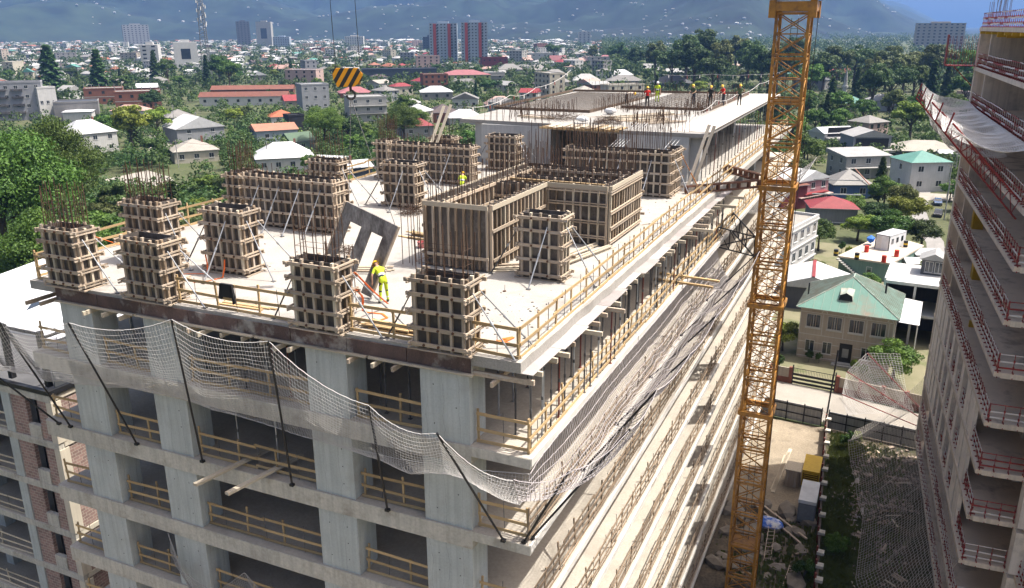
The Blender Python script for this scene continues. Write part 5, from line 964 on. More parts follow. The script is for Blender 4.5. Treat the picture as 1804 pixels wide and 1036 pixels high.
PLACED = []          # (x, y, radius) of everything already standing in town
LAND = []            # landmarks for telling look-alikes apart
SHORT = {'apt': 'the grey balcony apartment block', 'fact': None, 'school': 'the long pink roofed school', 'long': 'the long dark blue building', 'mar': 'the maroon block', 'mod': 'the modern white block', 'box': 'the black cube house', 'grey': 'the grey three storey house'}
for (kind, x, y, W, h, rh, typ, wc, rc, rz, win, lab) in HOUSES:
    D = {'fact': 12, 'long': 16, 'school': 14, 'apt': 12, 'brick': 14}.get(kind, min(max(W * .85, 7), 15)); nm = {'apt': 'apartment_block', 'fact': 'factory', 'brick': 'brick_shell', 'school': 'school', 'long': 'long_building', 'mar': 'office_block', 'mod': 'office_block', 'blk': 'apartment_block', 'low': 'hall', 'hut': 'hut'}.get(kind, 'house')
    nw = tuple(int(v) for v in win.split('x')) if 'x' in win else (0, 0); dist = (Vector((x, y, 0)) - CAMP).length
    if dist > 600 and nm == 'house': nw = (nw[0], nw[1]) if W > 12 else (0, 0)
    t = house(nm, lab[:1].lower() + lab[1:], x, y, W, D, h, max(rh, .6), typ, wc, rc, rz, nw, cat='building' if nm != 'house' else 'house', detail=dist < 480, chimney=(typ == 'hip' and dist < 350))
    PLACED.append((x, y, max(W, D) * .72 + 1)); 
    if kind in SHORT and SHORT[kind]: LAND.append((x, y, SHORT[kind]))
    if kind == 'apt':
        for fl_ in range(1, 5):
            for bx in (-6.5, 0.2):
                lbox('balcony', t, bx - 2.4, bx + 2.4, -1.1, -.06, h * fl_ / 5 - .2, h * fl_ / 5 + .75, M_DSTEEL)
    if kind == 'conc':
        for fl_ in (1, 2): lbox('balcony', t, -W / 2 - .4, W / 2 + .4, -1.2, -.05, h * fl_ / 3 - .12, h * fl_ / 3 + .02, WM['lgrey'])
    if kind == 'brick':
        for fl_ in (0, 1, 2): lbox('concrete_band', t, -W / 2 - .05, W / 2 + .05, -.06, -.002, h * fl_ / 2 - .2, h * fl_ / 2 + .15, WM['lgrey'])
        for q in range(6): lbox('column_stub', t, -W / 2 + .3 + q * (W - .6) / 5, -W / 2 + .6 + q * (W - .6) / 5, 2, 2.3, h + .5, h + 2.6, WM['concrete'])
    if 'satellite' in lab:
        for dx in (0.6, 1.6):
            d_ = link('satellite_dish', utube(M_WHITEP, 14), t, Matrix.Translation((dx, -.6, h + rh * .6 + .5)) @ Matrix.Rotation(R(75), 4, 'X') @ Matrix.Diagonal((.45, .45, .06, 1)))
        lbox('chimney', t, -.9, -.3, 2, 2.6, h, h + rh + 1.6, WM['brick'])
for (x, y, s) in [(-467, 476, 'the lattice phone mast'), (-491, 889, 'the twin red striped towers'), (-667, 609, 'the narrow white tower block'), (-300, 195, 'the white hip roofed house'), (-195, 240, 'the white gabled grey house'), (-150, 205, 'the large white metal roof'), (-240, 400, 'the white factory'), (-330, 330, 'the brick shells'), (-12, 427, 'the minaret'), (5, 235, 'the grey shed roofed house'), (19, 217, 'the green roofed white house'), (7, 88, 'the villa with green metal roof'), (60, 1700, 'the far unfinished tower'), (-90, 560, 'the charcoal hip roof'), (-165, 700, 'the little blue house'), (-120, 190, 'the dark house with satellite dishes'), (3, 200, 'the blue house'), (-182, 330, 'the dark red hip roof')]: LAND.append((x, y, s))
RANK = {}
def near_label(head, x, y):
    l = min(LAND, key=lambda q: (q[0] - x) ** 2 + (q[1] - y) ** 2); k = (head, l[2]); RANK[k] = RANK.get(k, 0) + 1
    return head, l[2], math.hypot(l[0] - x, l[1] - y)
def set_near_labels(items):
    """items: (object, head) -> label by rank of distance to the nearest landmark"""
    by = {}
    for o, head in items:
        p = o.matrix_basis.translation; l = min(LAND, key=lambda q: math.log((q[0] - p.x) ** 2 + (q[1] - p.y) ** 2 + 1)); by.setdefault((head, l[2]), []).append((math.hypot(l[0] - p.x, l[1] - p.y), o))
    for (head, ln), L_ in by.items():
        L_.sort(key=lambda q: q[0])
        for i, (d, o) in enumerate(L_): o['label'] = '%s, %s %s' % (head, 'nearest to' if i == 0 else nth(i + 1) + ' nearest to', ln)
def free(x, y, r, slack=1.0): return all((x - a) ** 2 + (y - b) ** 2 > ((r + c) * slack) ** 2 for a, b, c in PLACED)
# ---- tower blocks and other tall things
def tower(label, x, y, W, D, h, wall, rz, floors, cols, band=None):
    t = thing('tower_block', label, 'tower', (x, y, 0), R(rz)); link('wall', unit('wall', WM[wall]), t, sc(0, 0, -.5, W, D, h + .5)); lbox('roof_box', t, -W * .2, W * .2, D * .3, D * .7, h, h + 2.5, WM[wall])
    for c in range(cols):
        for f in range(floors):
            lbox('window', t, -W / 2 + W * (c + .3) / cols, -W / 2 + W * (c + .7) / cols, -.08, -.02, h * (f + .35) / floors, h * (f + .75) / floors, M_GLASS)
    if band:
        for u in band:
            lbox('red_strip', t, -W / 2 + W * u - W * .055, -W / 2 + W * u + W * .055, -.5, -.1, 1, h - .5, mat('tower_red', (.42, .07, .045)))
            for f in range(floors): lbox('balcony', t, -W / 2 + W * (u + .06), -W / 2 + W * (u + .12), -1.0, -.12, h * (f + .1) / floors, h * (f + .45) / floors, WM['darkgrey'])
    PLACED.append((x, y, W * .8)); return t
tower('grey tower block before the hills, far left', -1585, 1435, 55, 25, 50, 'agrey', 52, 12, 7)
tower('narrow white tower block right of the dark conifers', -667, 609, 17, 13, 26, 'white', 34, 7, 2)
tower('blank white slab block left of the lattice mast', -698, 688, 24, 14, 27, 'white', 46, 1, 1)
tower('dark half of the far twin towers right of the lattice mast', -1423, 1604, 30, 25, 57, 'darkgrey', 44, 13, 4)
tower('white half of the far twin towers right of the lattice mast', -1300, 1530, 33, 25, 55, 'lgrey', 30, 1, 1)
tower('left of two grey tower blocks with red stripes', -491, 889, 33, 20, 46, 'bluegrey', 26, 14, 8, (.2, .72))
tower('right of two grey tower blocks with red stripes', -451, 892, 31, 20, 47, 'bluegrey', 26, 14, 8, (.2, .72))
tower('small distant white tower in the fields behind the upper slab', -700, 1980, 30, 20, 30, 'lgrey', 22, 8, 3)
tower('distant white block right of the far twin towers', -1080, 1560, 40, 20, 24, 'white', 28, 7, 8)
tower('distant blue grey block right of the far twin towers', -1180, 1440, 34, 20, 24, 'bluegrey', 28, 7, 7)
tower('distant dark navy block left of the red striped towers', -760, 1330, 26, 18, 26, 'navy', 28, 6, 5)
t = tower('distant unfinished concrete block under haze, left of the right building', 64, 1640, 76, 30, 46, 'beige', 3, 9, 9)
for q in range(10): lbox('slab_line', t, -39, 39, -1, 31, 46 * q / 9 - .5, 46 * q / 9, WM['lgrey'])
# lattice phone mast
M_MASTG = mat('mast_grey', (.16, .165, .17)); CT = thing('phone_mast', 'tall grey lattice phone mast with antennas rising over the left town', 'mast', (-467, 476, 0)); b_ = 4.2; Hm = 62
for i in range(3):
    a = 2.094 * i; a2 = 2.094 * (i + 1); f = lambda s, an: (Vector((-467, 476, 0)) + Vector((math.cos(an) * b_ * (1 - .5 * s), math.sin(an) * b_ * (1 - .5 * s), Hm * s)))
    rod('leg', CT, f(0, a), f(1, a), .3, M_MASTG, 6)
    for k in range(22): rod('lacing', CT, f(k / 22, a), f((k + 1) / 22, a2), .14, M_MASTG, 5); rod('lacing', CT, f((k + 1) / 22, a), f((k + 1) / 22, a2), .08, M_STEEL, 5)
for k in range(14):
    an = k * 1.3; z = 42 + k * 1.3; p = Vector((-467 + 3.2 * math.cos(an), 476 + 3.2 * math.sin(an), z)); lbox2 = pbox('antenna', CT, p.x - .25, p.x + .25, p.y - .25, p.y + .25, z, z + 2.6, M_WHITEP)
# mosque and minaret
t = house('mosque', 'small pale mosque with green hip roof beside the minaret', -9, 430, 14, 12, 4.6, 3.2, 'hip', 'beige', 'teal', 14, (4, 1), cat='mosque', detail=True); PLACED.append((-9, 436, 11))
t = thing('minaret', 'slim white minaret with grey spire behind the near houses', 'minaret', (-14, 426, 0))
for nm, a, c, r0, r1, m in (('base', 0, 4, 1.5, 1.4, WM['white']), ('shaft', 4, 12.5, 1.15, 1.05, WM['white']), ('balcony', 12.5, 13.3, 1.5, 1.5, WM['white']), ('upper_shaft', 13.3, 16, .9, .85, WM['white']), ('spire', 16, 21.5, .95, .04, RM['lroof'])):
    b = MB(); b.tube((0, 0, a), (0, 0, c), r0, r1, n=12); link(nm, b.mesh(nm, m), t)
b = MB(); b.tube((0, 0, 21.4), (0, 0, 23), .12, .05, n=6); link('finial', b.mesh('finial', M_YEL), t)
# ================================================================ near houses right of the crane
def seams(t, pts0, pts1, n, r=.03, m=None):
    for i in range(n + 1):
        a = Vector(pts0[0]).lerp(Vector(pts0[1]), i / n); b2 = Vector(pts1[0]).lerp(Vector(pts1[1]), i / n)
        if (a - b2).length > .3: d = b2 - a; link('seam', utube(m or RM['teal'], 5), t, Matrix.Translation((a + b2) / 2) @ frame_z(d) @ Matrix.Diagonal((r, r, d.length, 1)))
# villa with green roof
M_GROOF = mat('patina_metal_roof', (.115, .235, .19), (.085, .18, .145), rough=.55, scale=.35, detail=7, fine=.08, stain=(.22, .13, .09), stain_amt=.7, stain_scale=.28)
M_BEIGE = mat('beige_stucco', (.44, .37, .30), (.38, .32, .26), rough=.9, scale=.8, streak=.1)
V = thing('villa', 'beige two storey villa with green metal hip roof and white trim', 'house', (1.7, 85.2, 0), R(-3))
VW, VD, VH = 11.0, 10.5, 6.9
b = MB(); b.box(0, VW, 0, VD, -.2, VH); link('wall', b.mesh('wall', M_BEIGE), V)
ov = .55; e = [(-ov, -ov), (VW + ov, -ov), (VW + ov, VD + ov), (-ov, VD + ov)]; ap = [(5.4, 4.6), (5.4, 6.4)]; AZ = VH + 3.3
b = MB(); b.v = [(x, y, VH) for x, y in e] + [(x, y, AZ) for x, y in ap]; b.f = [(0, 1, 4), (1, 2, 5, 4), (2, 3, 5), (3, 0, 4, 5), (3, 2, 1, 0)]; b.m = [0] * 5; link('roof', b.mesh('roof', M_GROOF), V)
link('eave_board', ubox(M_WHITEP), V, sc(VW / 2, VD / 2, VH - .06, VW + 1.0, VD + 1.0, .11))
ev = [Vector((*p, VH + .02)) for p in e]; A4 = Vector((*ap[0], AZ + .02)); A5 = Vector((*ap[1], AZ + .02))
M_SEAM = mat('roof_seam', (.30, .36, .31), (.24, .22, .18), scale=.8, contrast=1.5)
for i in range(1, 12):      # standing seams on the front, right and left slopes
    x = -ov + (VW + 2 * ov) * i / 12; s = min((x + ov) / (5.4 + ov), (VW + ov - x) / (VW + ov - 5.4)); p = Vector((x, -ov, VH + .03)); q = Vector((x, -ov + (4.6 + ov) * s, VH + .03 + 3.3 * s)); link('seam', utube(M_SEAM, 4), V, Matrix.Translation((p + q) / 2) @ frame_z(q - p) @ Matrix.Diagonal((.02, .02, (q - p).length, 1)))
for i in range(1, 22):
    for sx, xe in ((1, VW + ov), (-1, -ov)):
        y = -ov + (VD + 2 * ov) * i / 22; s = min(1, (y + ov) / (4.6 + ov), (VD + ov - y) / (VD + ov - 6.4)); p = Vector((xe, y, VH + .03)); q = Vector((xe + (5.4 - xe) * s, y, VH + .03 + 3.3 * s)); link('seam', utube(M_SEAM, 4), V, Matrix.Translation((p + q) / 2) @ frame_z(q - p) @ Matrix.Diagonal((.075, .075, (q - p).length, 1)))
for a, c in ((ev[0], A4), (ev[1], A4), (ev[2], A5), (ev[3], A5), (A4, A5)): link('ridge_cap', utube(M_SEAM, 6), V, Matrix.Translation((a + c) / 2) @ frame_z(c - a) @ Matrix.Diagonal((.07, .07, (c - a).length, 1)))
dm = MB(); dm.v = [(4.2, 1.1, VH + 1.0), (5.9, 1.1, VH + 1.0), (5.9, 2.9, VH + 2.2), (4.2, 2.9, VH + 2.2), (4.35, 1.1, VH + 1.75), (5.05, 1.1, VH + 2.1), (5.75, 1.1, VH + 1.75), (5.05, 3.2, VH + 2.3)]; dm.f = [(0, 4, 3), (1, 2, 6), (4, 5, 7, 3), (5, 6, 2, 7)]; dm.m = [0] * 4; dr = link('dormer', dm.mesh('dormer', M_SEAM), V)
dv = MB(); dv.quad([(4.2, 1.14, VH + 1.0), (5.9, 1.14, VH + 1.0), (5.75, 1.14, VH + 1.75), (5.05, 1.14, VH + 2.1), (4.35, 1.14, VH + 1.75)]); link('dormer_shade_face', dv.mesh('dormer_shade_face', M_BLACK), dr)  # black face paints the shade inside the dormer
rod2 = lambda nm, par, p, q, r, m: link(nm, utube(m, 8), par, Matrix.Translation((Vector(p) + Vector(q)) / 2) @ frame_z(Vector(q) - Vector(p)) @ Matrix.Diagonal((r, r, (Vector(q) - Vector(p)).length, 1)))
rod2('flue', V, (9.3, 6, VH + 1), (9.3, 6, VH + 2.7), .12, M_BLACK); rod2('flue', V, (.2, 4.0, VH + .3), (.2, 4.0, VH + 2.0), .1, M_BLACK)
for i in range(4):
    u = 1.65 + i * 2.55; wn = link('window', frame_mesh(1.75, 1.75, M_WHITEP), V, Matrix.Translation((u, 0, 5.15)))
    for j in (-.55, 0, .55): link('pane', ubox(M_GLASS), wn, sc(j, -.02, 0, .46, .03, 1.6))
    lbox('trim', V, u - .95, u + .95, -.04, -.003, 4.05, 4.16, M_WHITEP)
    b = MB(); b.path([(u + 1.25 + .32 * math.cos(a), -.04, 6.35 + .3 * math.sin(a)) for a in np.linspace(0, math.pi, 7)], .05, 5); link('arch_ornament', b.mesh('arch_ornament', M_WHITEP), V)
for u in (1.5, 3.6, 8.2): wn = link('window', frame_mesh(1.15, 1.6, M_WHITEP), V, Matrix.Translation((u, 0, 1.75))); link('pane', ubox(M_GLASS), wn, sc(-.27, -.02, -.12, .45, .03, 1.2)); link('pane', ubox(M_GLASS), wn, sc(.27, -.02, -.12, .45, .03, 1.2)); link('pane', ubox(M_GLASS), wn, sc(0, -.02, .62, 1.0, .03, .25))
d_ = lbox('door', V, 5.1, 6.6, -.06, .02, .1, 2.7, M_BLACK); link('door_glass', ubox(mat('door_curtain', (.3, .3, .28))), d_, sc(0, -.6, .02, .5, .3, .45))
for z in (3.25, 2.2, 1.1, .25, 6.2): 
    for a, c in ((0, 5.0), (6.7, VW)) if z < 3 else ((0, VW),): lbox('trim_band', V, a + .05, c - .05, -.03, -.002, z, z + .07, M_WHITEP)
for x in (.0, 2.7, 5.25, 7.85, 10.4, VW - .1): lbox('trim_post', V, x + .02, x + .1, -.028, -.003, 3.33, 6.15, M_WHITEP)
for u in (2.5, 6.0, 8.8): add_w = link('window', frame_mesh(1.2, 1.6, M_WHITEP), V, Matrix.Translation((VW, u, 5.0)) @ Matrix.Rotation(R(90), 4, 'Z')); link('pane', ubox(M_GLASS), add_w, sc(0, -.02, 0, 1.1, .03, 1.5))
wr = MB(); wr.hexa([(VW + .4, -.2, VH - .35), (VW + 2.7, .3, VH - .6), (VW + 2.7, VD, VH - .6), (VW + .4, VD, VH - .35), (VW + .4, -.2, VH - .3), (VW + 2.7, .3, VH - .55), (VW + 2.7, VD, VH - .55), (VW + .4, VD, VH - .3)]); link('side_canopy', wr.mesh('side_canopy', RM['white']), V)
for y in (.5, 5, 9.8): rod2('canopy_post', V, (VW + 2.5, y, 0), (VW + 2.5, y, VH - .6), .07, M_WHITEP)
lbox('step', V, 4.4, 7.3, -1.2, -.07, -.1, .1, WM['lgrey']); lbox('step', V, 4.8, 7.0, -.8, -.08, .1, .22, WM['lgrey'])
PLACED.append((7, 91, 9))
# other near houses: (label, x, y, W, D, h, roof h, type, wall, roof, rz, windows)
NEAR = [
 ('white three storey apartment house beside the crane mast', -1.9, 119.5, 15.4, 10, 9.8, .5, 'flat', 'white', 'cream', 77, (5, 3)),
 ('grey house with dark red hip roof behind the white apartment house', .3, 168, 9.5, 8, 3.4, 2.0, 'hip', 'grey', 'red', 14, (0, 0)),
 ('pink two storey house with white gable roof by the crane collar', -6.0, 187, 12, 9, 6.2, 2.2, 'gfront', 'pink', 'white', 60, (3, 2)),
 ('brown roofed lean to in front of the pink house', -9.5, 180, 8, 6, 5.6, 1.0, 'shed', 'maroon', 'rust', 50, (0, 0)),
 ('blue house with grey pyramid roof and red ridge', 2.5, 200, 9.5, 8.5, 3.4, 3.3, 'hip', 'blue', 'grey', 22, (2, 1)),
 ('grey two storey house with pale single slope roof', 4.5, 233, 13.5, 10, 6.2, 1.1, 'shed', 'lgrey', 'lroof', 34, (3, 2)),
 ('grey house with dark open loggia and grey gable roof', 4.2, 268, 12, 11, 7.6, 2.0, 'gfront', 'agrey', 'lroof', 24, (0, 0)),
 ('long low white house with white gable roof behind the loggia house', -7, 297, 13, 9, 5.0, 1.8, 'gable', 'white', 'white', 40, (3, 1)),
 ('white two storey house with green pyramid roof by the lane', 19.8, 217, 10.5, 10, 7.6, 2.4, 'hip', 'white', 'teal', 30, (2, 2)),
 ('wide beige hip roofed hall behind the green roofed white house', 21, 270, 20, 14, 3.6, 2.6, 'hip', 'darkgrey', 'beige', 14, (0, 0)),
 ('open white shed with red ridge behind the villa', 1.5, 105.5, 10, 9, 3.6, 1.7, 'gfront', 'darkgrey', 'white', 4, (0, 0)),
 ('small grey shed with white roof at the far end of the lane', 27.5, 268, 7, 6, 3.5, .8, 'shed', 'lgrey', 'white', 12, (1, 1)),
 ('low stone outhouse with flat roof beside the lane', 33, 290, 9, 6, 3.6, .4, 'flat', 'grey', 'lgrey', 10, (0, 0)),
]
for (lab, x, y, W, D, h, rh, typ, wc, rc, rz, wn) in NEAR:
    t = house('house', lab, x, y, W, D, h, rh, typ, wc, rc, rz, wn, detail=True, sides='frl'); cx = x - math.sin(R(rz)) * D / 2; cyy = y + math.cos(R(rz)) * D / 2; PLACED.append((cx, cyy, max(W, D) * .62))
    if 'loggia' in lab: lbox('loggia', t, -5.2, 5.2, -.06, .05, 3.9, 7.0, M_BLACK); lbox('terrace', t, -6.2, 6.2, -3.4, -.08, 2.9, 3.6, WM['lgrey']); [lbox('window', t, -5 + k * 2.2, -4.2 + k * 2.2, -3.45, -3.38, .9, 1.9, M_GLASS) for k in range(5)]  # black panel paints the deep shade of the loggia
    if 'single slope' in lab: lbox('balcony', t, -7, 7, -1.8, -.05, 2.9, 3.1, WM['lgrey']); [lbox('balcony_post', t, -6.9 + k * 3.4, -6.75 + k * 3.4, -1.75, -1.6, 0, 2.9, WM['lgrey']) for k in range(5)]; lbox('balcony_rail', t, -7, 7, -1.8, -1.74, 3.8, 3.9, M_STEEL)
    if 'red ridge behind' in lab: link('ridge_cap', ubox(RM['red']), t, sc(0, D / 2, h + rh + .02, .5, D + 1, .12))
    if 'blue house' in lab: link('ridge_cap', utube(RM['salmon'], 6), t, Matrix.Translation((2.3, .9, h + 1.7)) @ frame_z((-2.6, 3.4, 3.3)) @ Matrix.Diagonal((.14, .14, 6.0, 1)))
    if 'pink two' in lab: lbox('awning', t, -4.5, 4.5, -1.4, -.05, 3.0, 3.3, RM['red']); lbox('balcony', t, -6.3, 6.3, -1.5, -.06, 2.5, 2.65, WM['pinkp'])
    if 'apartment house' in lab:
        for k in range(4): lbox('cornice', t, -W / 2 - .25, W / 2 + .25, -.22, -.12 if k == 3 else -.003, [0.2, 3.2, 6.4, 9.5][k], [0.4, 3.4, 6.6, 9.7][k], WM['white'])
# green walled flat building with roof yard, container and drums
GB = thing('flat_roof_building', 'single storey building with green wall and flat roof yard', 'building', (3.9, 127.4, 0), R(-12)); PLACED.append((10, 137, 12))
b = MB(); b.prism([(0, 0), (8.2, .2), (10.0, 16), (2.4, 21)], -.2, 3.0); link('wall', b.mesh('wall', WM['tealw']), GB)
b = MB(); b.prism([(-.2, -.2), (8.4, 0), (10.2, 16.2), (2.2, 21.3)], 3.005, 3.3); link('roof', b.mesh('roof', mat('yard_roof', (.52, .45, .36), (.42, .36, .29), scale=.4, stain=(.3, .26, .2), stain_scale=.4)), GB)
wn = link('window', frame_mesh(.9, 1.2, M_WHITEP), GB, Matrix.Translation((5.0, .1, 1.5))); link('pane', ubox(M_GLASS), wn, sc(0, -.02, -.2, .5, .03, .6))
for i in range(11): lbox('stair_step', GB, -.2 + i * .38, .2 + i * .38, -1.1, -.08, 2.75 - i * .27, 2.95 - i * .27, WM['lgrey'])
CN = thing('container_cabin', 'white container cabin standing on the flat roof yard', 'container', (9.2, 135, 3.31), R(-25))
lbox('body', CN, 0, 2.5, 0, 6.2, 0, 2.6, mat('cabin_white', (.66, .67, .68), scale=.6)); 
for x in (.0, 2.42): lbox('corner_post', CN, x - .03, x + .11, -.03, .08, 0, 2.66, M_DSTEEL)
lbox('top_rail', CN, .1, 2.4, -.03, .05, 2.56, 2.66, M_DSTEEL); lbox('roof_sheet', CN, -.05, 2.55, .06, 6.25, 2.605, 2.68, RM['white']); lbox('door', CN, .2, 1.1, -.04, -.002, .1, 2.3, M_WHITEP)
for y in (1.2, 3, 4.8): lbox('window', CN, 2.49, 2.53, y - .4, y + .4, 1.1, 2.0, M_GLASS)
for i, (x, y, kind, d) in enumerate([(3.3, 127.0, 'y', 'at the near left corner of the roof yard'), (6.7, 125.9, 'y', 'at the middle of the green wall'), (14.2, 138.3, 'y', 'right of the container cabin'), (8.0, 131.8, 'r', 'before the container cabin'), (10.9, 125.9, 'r', 'at the near right corner of the roof yard'), (12.8, 130.6, 'r', 'near the right edge of the roof yard')]):
    t = thing('oil_drum', ('black and yellow drum ' if kind == 'y' else 'red drum ') + d, 'drum', (x, y, 3.31), 0, 'drums on the roof yard'); m1 = M_BLACK if kind == 'y' else mat('drum_red', (.55, .05, .03)); m2 = M_YEL if kind == 'y' else m1
    for k, (a, c, m) in enumerate(((0, .45, m1), (.451, .75, m2), (.751, 1.15, m1))): rod('hoop' if k == 1 else 'shell', t, (x, y, 3.31 + a), (x, y, 3.31 + c), .38 if k != 1 else .383, m, 14)
tag(link('tarpaulin', blob_mesh('tarpaulin', .95, mat('blue_tarp', (.02, .13, .5), rough=.5), 5, (.9, 1.4, .85), 1), None, Matrix.Translation((8.4, 137.5, 4.3))), 'bright blue tarpaulin bundle left of the container cabin', 'tarpaulin')
# white garage block with a dark cabin on its roof
t = thing('garage_block', 'white open fronted garage block between villa and right building', 'building', (11, 96, 0), R(-4)); PLACED.append((14, 101, 7))
for z0_, z1_ in ((8.1, 8.5), (3.9, 4.2)): lbox('roof' if z0_ > 5 else 'floor_slab', t, 0, 8, 0, 10, z0_, z1_, WM['white'])
for x in (0, 3.7, 7.7): lbox('pier', t, x, x + .3, .05, .35, -.2, 8.1, WM['white'])
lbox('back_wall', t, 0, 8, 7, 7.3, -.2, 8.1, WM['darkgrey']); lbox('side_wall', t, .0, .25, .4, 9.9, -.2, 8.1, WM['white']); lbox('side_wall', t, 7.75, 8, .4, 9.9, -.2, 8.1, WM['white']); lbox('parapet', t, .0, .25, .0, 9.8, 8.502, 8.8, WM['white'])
CB = thing('roof_cabin', 'small dark cabin with grey striped gable roof on the white garage', 'cabin', (15.4, 101, 8.51), R(-4)); lbox('wall', CB, 0, 3.0, 0, 3, 0, 2.1, WM['darkgrey']); link('roof', unit('gfront', RM['lroof']), CB, sc(1.5, -.4, 2.1, 3.8, 3.9, .9))
for x in (.4, 1.6): wn = link('window', frame_mesh(1.0, 1.5, M_WHITEP), CB, Matrix.Translation((x + .55, 0, 1.1))); link('pane', ubox(M_GLASS), wn, sc(0, -.02, 0, .9, .03, 1.4))
# street side: brick pier wall, gate, panel fence, retaining wall, lamp pole
M_PIER = mat('brick_pier', (.22, .085, .06), (.15, .06, .045), scale=2, fine=.2)
def wallrun(label, p, q, h, m, panel, n):
    t = thing('garden_wall', label, 'wall', (*p, 0), math.atan2(q[1] - p[1], q[0] - p[0]), 'street walls'); L_ = math.hypot(q[0] - p[0], q[1] - p[1]); lbox('plinth', t, 0, L_, -.12, .12, -.1, .7, m)
    for i in range(n + 1): lbox('pier', t, L_ * i / n - .2, L_ * i / n + .2, -.2, .2, -.1, h + .15, m)
    for i in range(n): lbox('panel', t, L_ * i / n + .21, L_ * (i + 1) / n - .21, -.07, .07, .72, h, panel)
    return t
wallrun('brick pier garden wall left of the black gate', (-9, 76.8), (2.0, 76.0), 1.9, M_PIER, WM['beige'], 5)
wallrun('brick pier garden wall right of the black gate, under the net sail', (7.3, 75.4), (22, 72.5), 1.9, M_PIER, WM['beige'], 6)
GT = thing('metal_gate', 'black sliding gate with long horizontal rails before the villa', 'gate', (2.3, 75.9, 0), R(-6)); 
for z in (.25, .75, 1.25): lbox('rail', GT, 0, 4.7, -.03, .03, z - .14, z + .14, M_BLACK)
for i in range(26): lbox('picket', GT, .05 + i * .18, .08 + i * .18, -.015, .015, 1.4, 2.0, M_BLACK)
lbox('top_rail', GT, 0, 4.7, -.02, .02, 2.0, 2.06, M_BLACK); lbox('gate_post', GT, -.12, .0, -.08, .08, 0, 2.4, M_BLACK); lbox('gate_post', GT, 4.71, 4.85, -.08, .08, 0, 2.4, M_BLACK)
M_PANEL = mat('grey_fence_sheet', (.40, .41, .41), (.32, .33, .33), rough=.6, scale=.8, streak=.25)
def pfence(label, p, q, n):
    t = thing('site_fence', label, 'fence', (*p, 0), math.atan2(q[1] - p[1], q[0] - p[0]), 'site fences'); L_ = math.hypot(q[0] - p[0], q[1] - p[1])
    for i in range(n): lbox('sheet', t, L_ * i / n + .02, L_ * (i + 1) / n - .02, -.02, .02, .02, 2.0 + rr.uniform(-.05, .05), M_PANEL)
    for i in range(n + 1): lbox('post', t, L_ * i / n - .05, L_ * i / n + .05, -.16, -.03, 0, 2.2, M_BLACK)
    for z in (.9, 1.8): lbox('rail', t, 0, L_, -.1, -.03, z - .05, z + .05, M_BLACK)
pfence('grey sheet fence along the street left of the lamp pole', (-4.5, 66.6), (6.4, 65.4), 6); pfence('grey sheet fence along the street right of the lamp pole', (7.1, 65.2), (16, 64.0), 5)
t = thing('lamp_pole', 'black pole standing on the street at the end of the retaining wall', 'pole', (6.8, 66.0, 0)); rod('shaft', t, (6.8, 66, 0), (7.15, 67.2, 8.2), .09, M_BLACK); lbox('foot', t, -.25, .25, -.25, .25, 0, .6, M_SLAB)
RW = thing('retaining_wall', 'rusty post and block retaining wall running down the site from the street', 'wall', (7.0, 64.5, 0)); pts = [(7.0, 64.5), (7.4, 56), (7.8, 48), (8.3, 39.5), (8.6, 34)]
for (a, c) in zip(pts[:-1], pts[1:]):
    beam('wall_panel', RW, (*a, .6), (*c, .6), .16, 1.3, mat('dark_rust_wall', (.10, .075, .06), (.05, .04, .035), scale=1.5))
    for s in (0, .33, .66): x = a[0] + (c[0] - a[0]) * s; y = a[1] + (c[1] - a[1]) * s; pbox('post', RW, x - .2, x - .06, y - .08, y + .08, 0, 1.9, M_RUSTP); pbox('cap_block', RW, x - .15, x + .4, y - .25, y + .25, 1.26, 1.5, M_SLAB)
# site equipment by the retaining wall
GS = thing('generator_box', 'white and grey generator cabinet standing by the retaining wall', 'generator', (6.1, 45.3, 0)); lbox('body', GS, 0, 1.4, 0, 3.6, .15, 2.0, mat('cabinet_grey', (.18, .19, .20), scale=1)); lbox('lid', GS, -.03, 1.43, -.03, 3.63, 2.005, 2.3, mat('cabinet_white', (.62, .63, .63), scale=1)); lbox('skid', GS, .1, 1.3, .1, 3.5, -.02, .15, M_BLACK)
lbox('door', GS, .1, 1.3, -.03, -.002, .4, 1.85, mat('cabinet_grey2', (.22, .23, .24)))
MX = thing('compressor', 'yellow site compressor with louvred dark end behind the generator', 'machine', (5.8, 51.3, 0)); lbox('body', MX, 0, 1.5, .1, 3.4, .3, 1.9, M_YEL); lbox('grille', MX, .1, 1.4, .02, .1, .5, 1.7, mat('grille_brown', (.12, .06, .01))); [lbox('louvre', MX, .15, 1.35, -.02, .02, .6 + k * .2, .68 + k * .2, M_YEL) for k in range(6)]; lbox('skid', MX, .05, 1.45, .2, 3.3, 0, .3, M_BLACK)
t = thing('tool_hut', 'brown timber hut standing left of the yellow compressor', 'hut', (4.4, 51.2, 0)); [lbox('board', t, .0 + k * .2, .19 + k * .2, 0, .06, 0, 1.7, M_OLDTIM) for k in range(6)]; lbox('side', t, 0, .06, .07, 1.6, 0, 1.7, M_OLDTIM); lbox('side', t, 1.14, 1.2, .07, 1.6, 0, 1.7, M_OLDTIM); lbox('roof', t, -.1, 1.3, -.1, 1.7, 1.71, 1.78, M_PALETIM)
pile('plank_stack', 'two long grey planks lying on the site ground before the compressor', 'planks', 3, (3.6, 54), 11, 1.5, .25, M_PALETIM, w=.35, z=0, layers=1)
tag(link('tarpaulin', blob_mesh('tarpaulin', .9, mat('blue_white_tarp', (.05, .14, .5), (.7, .7, .7), scale=1.5, contrast=3), 8, (1.4, .9, .6)), None, Matrix.Translation((4.0, 43.6, .5))), 'crumpled blue and white tarpaulin among the rocks by the crane foot', 'tarpaulin')
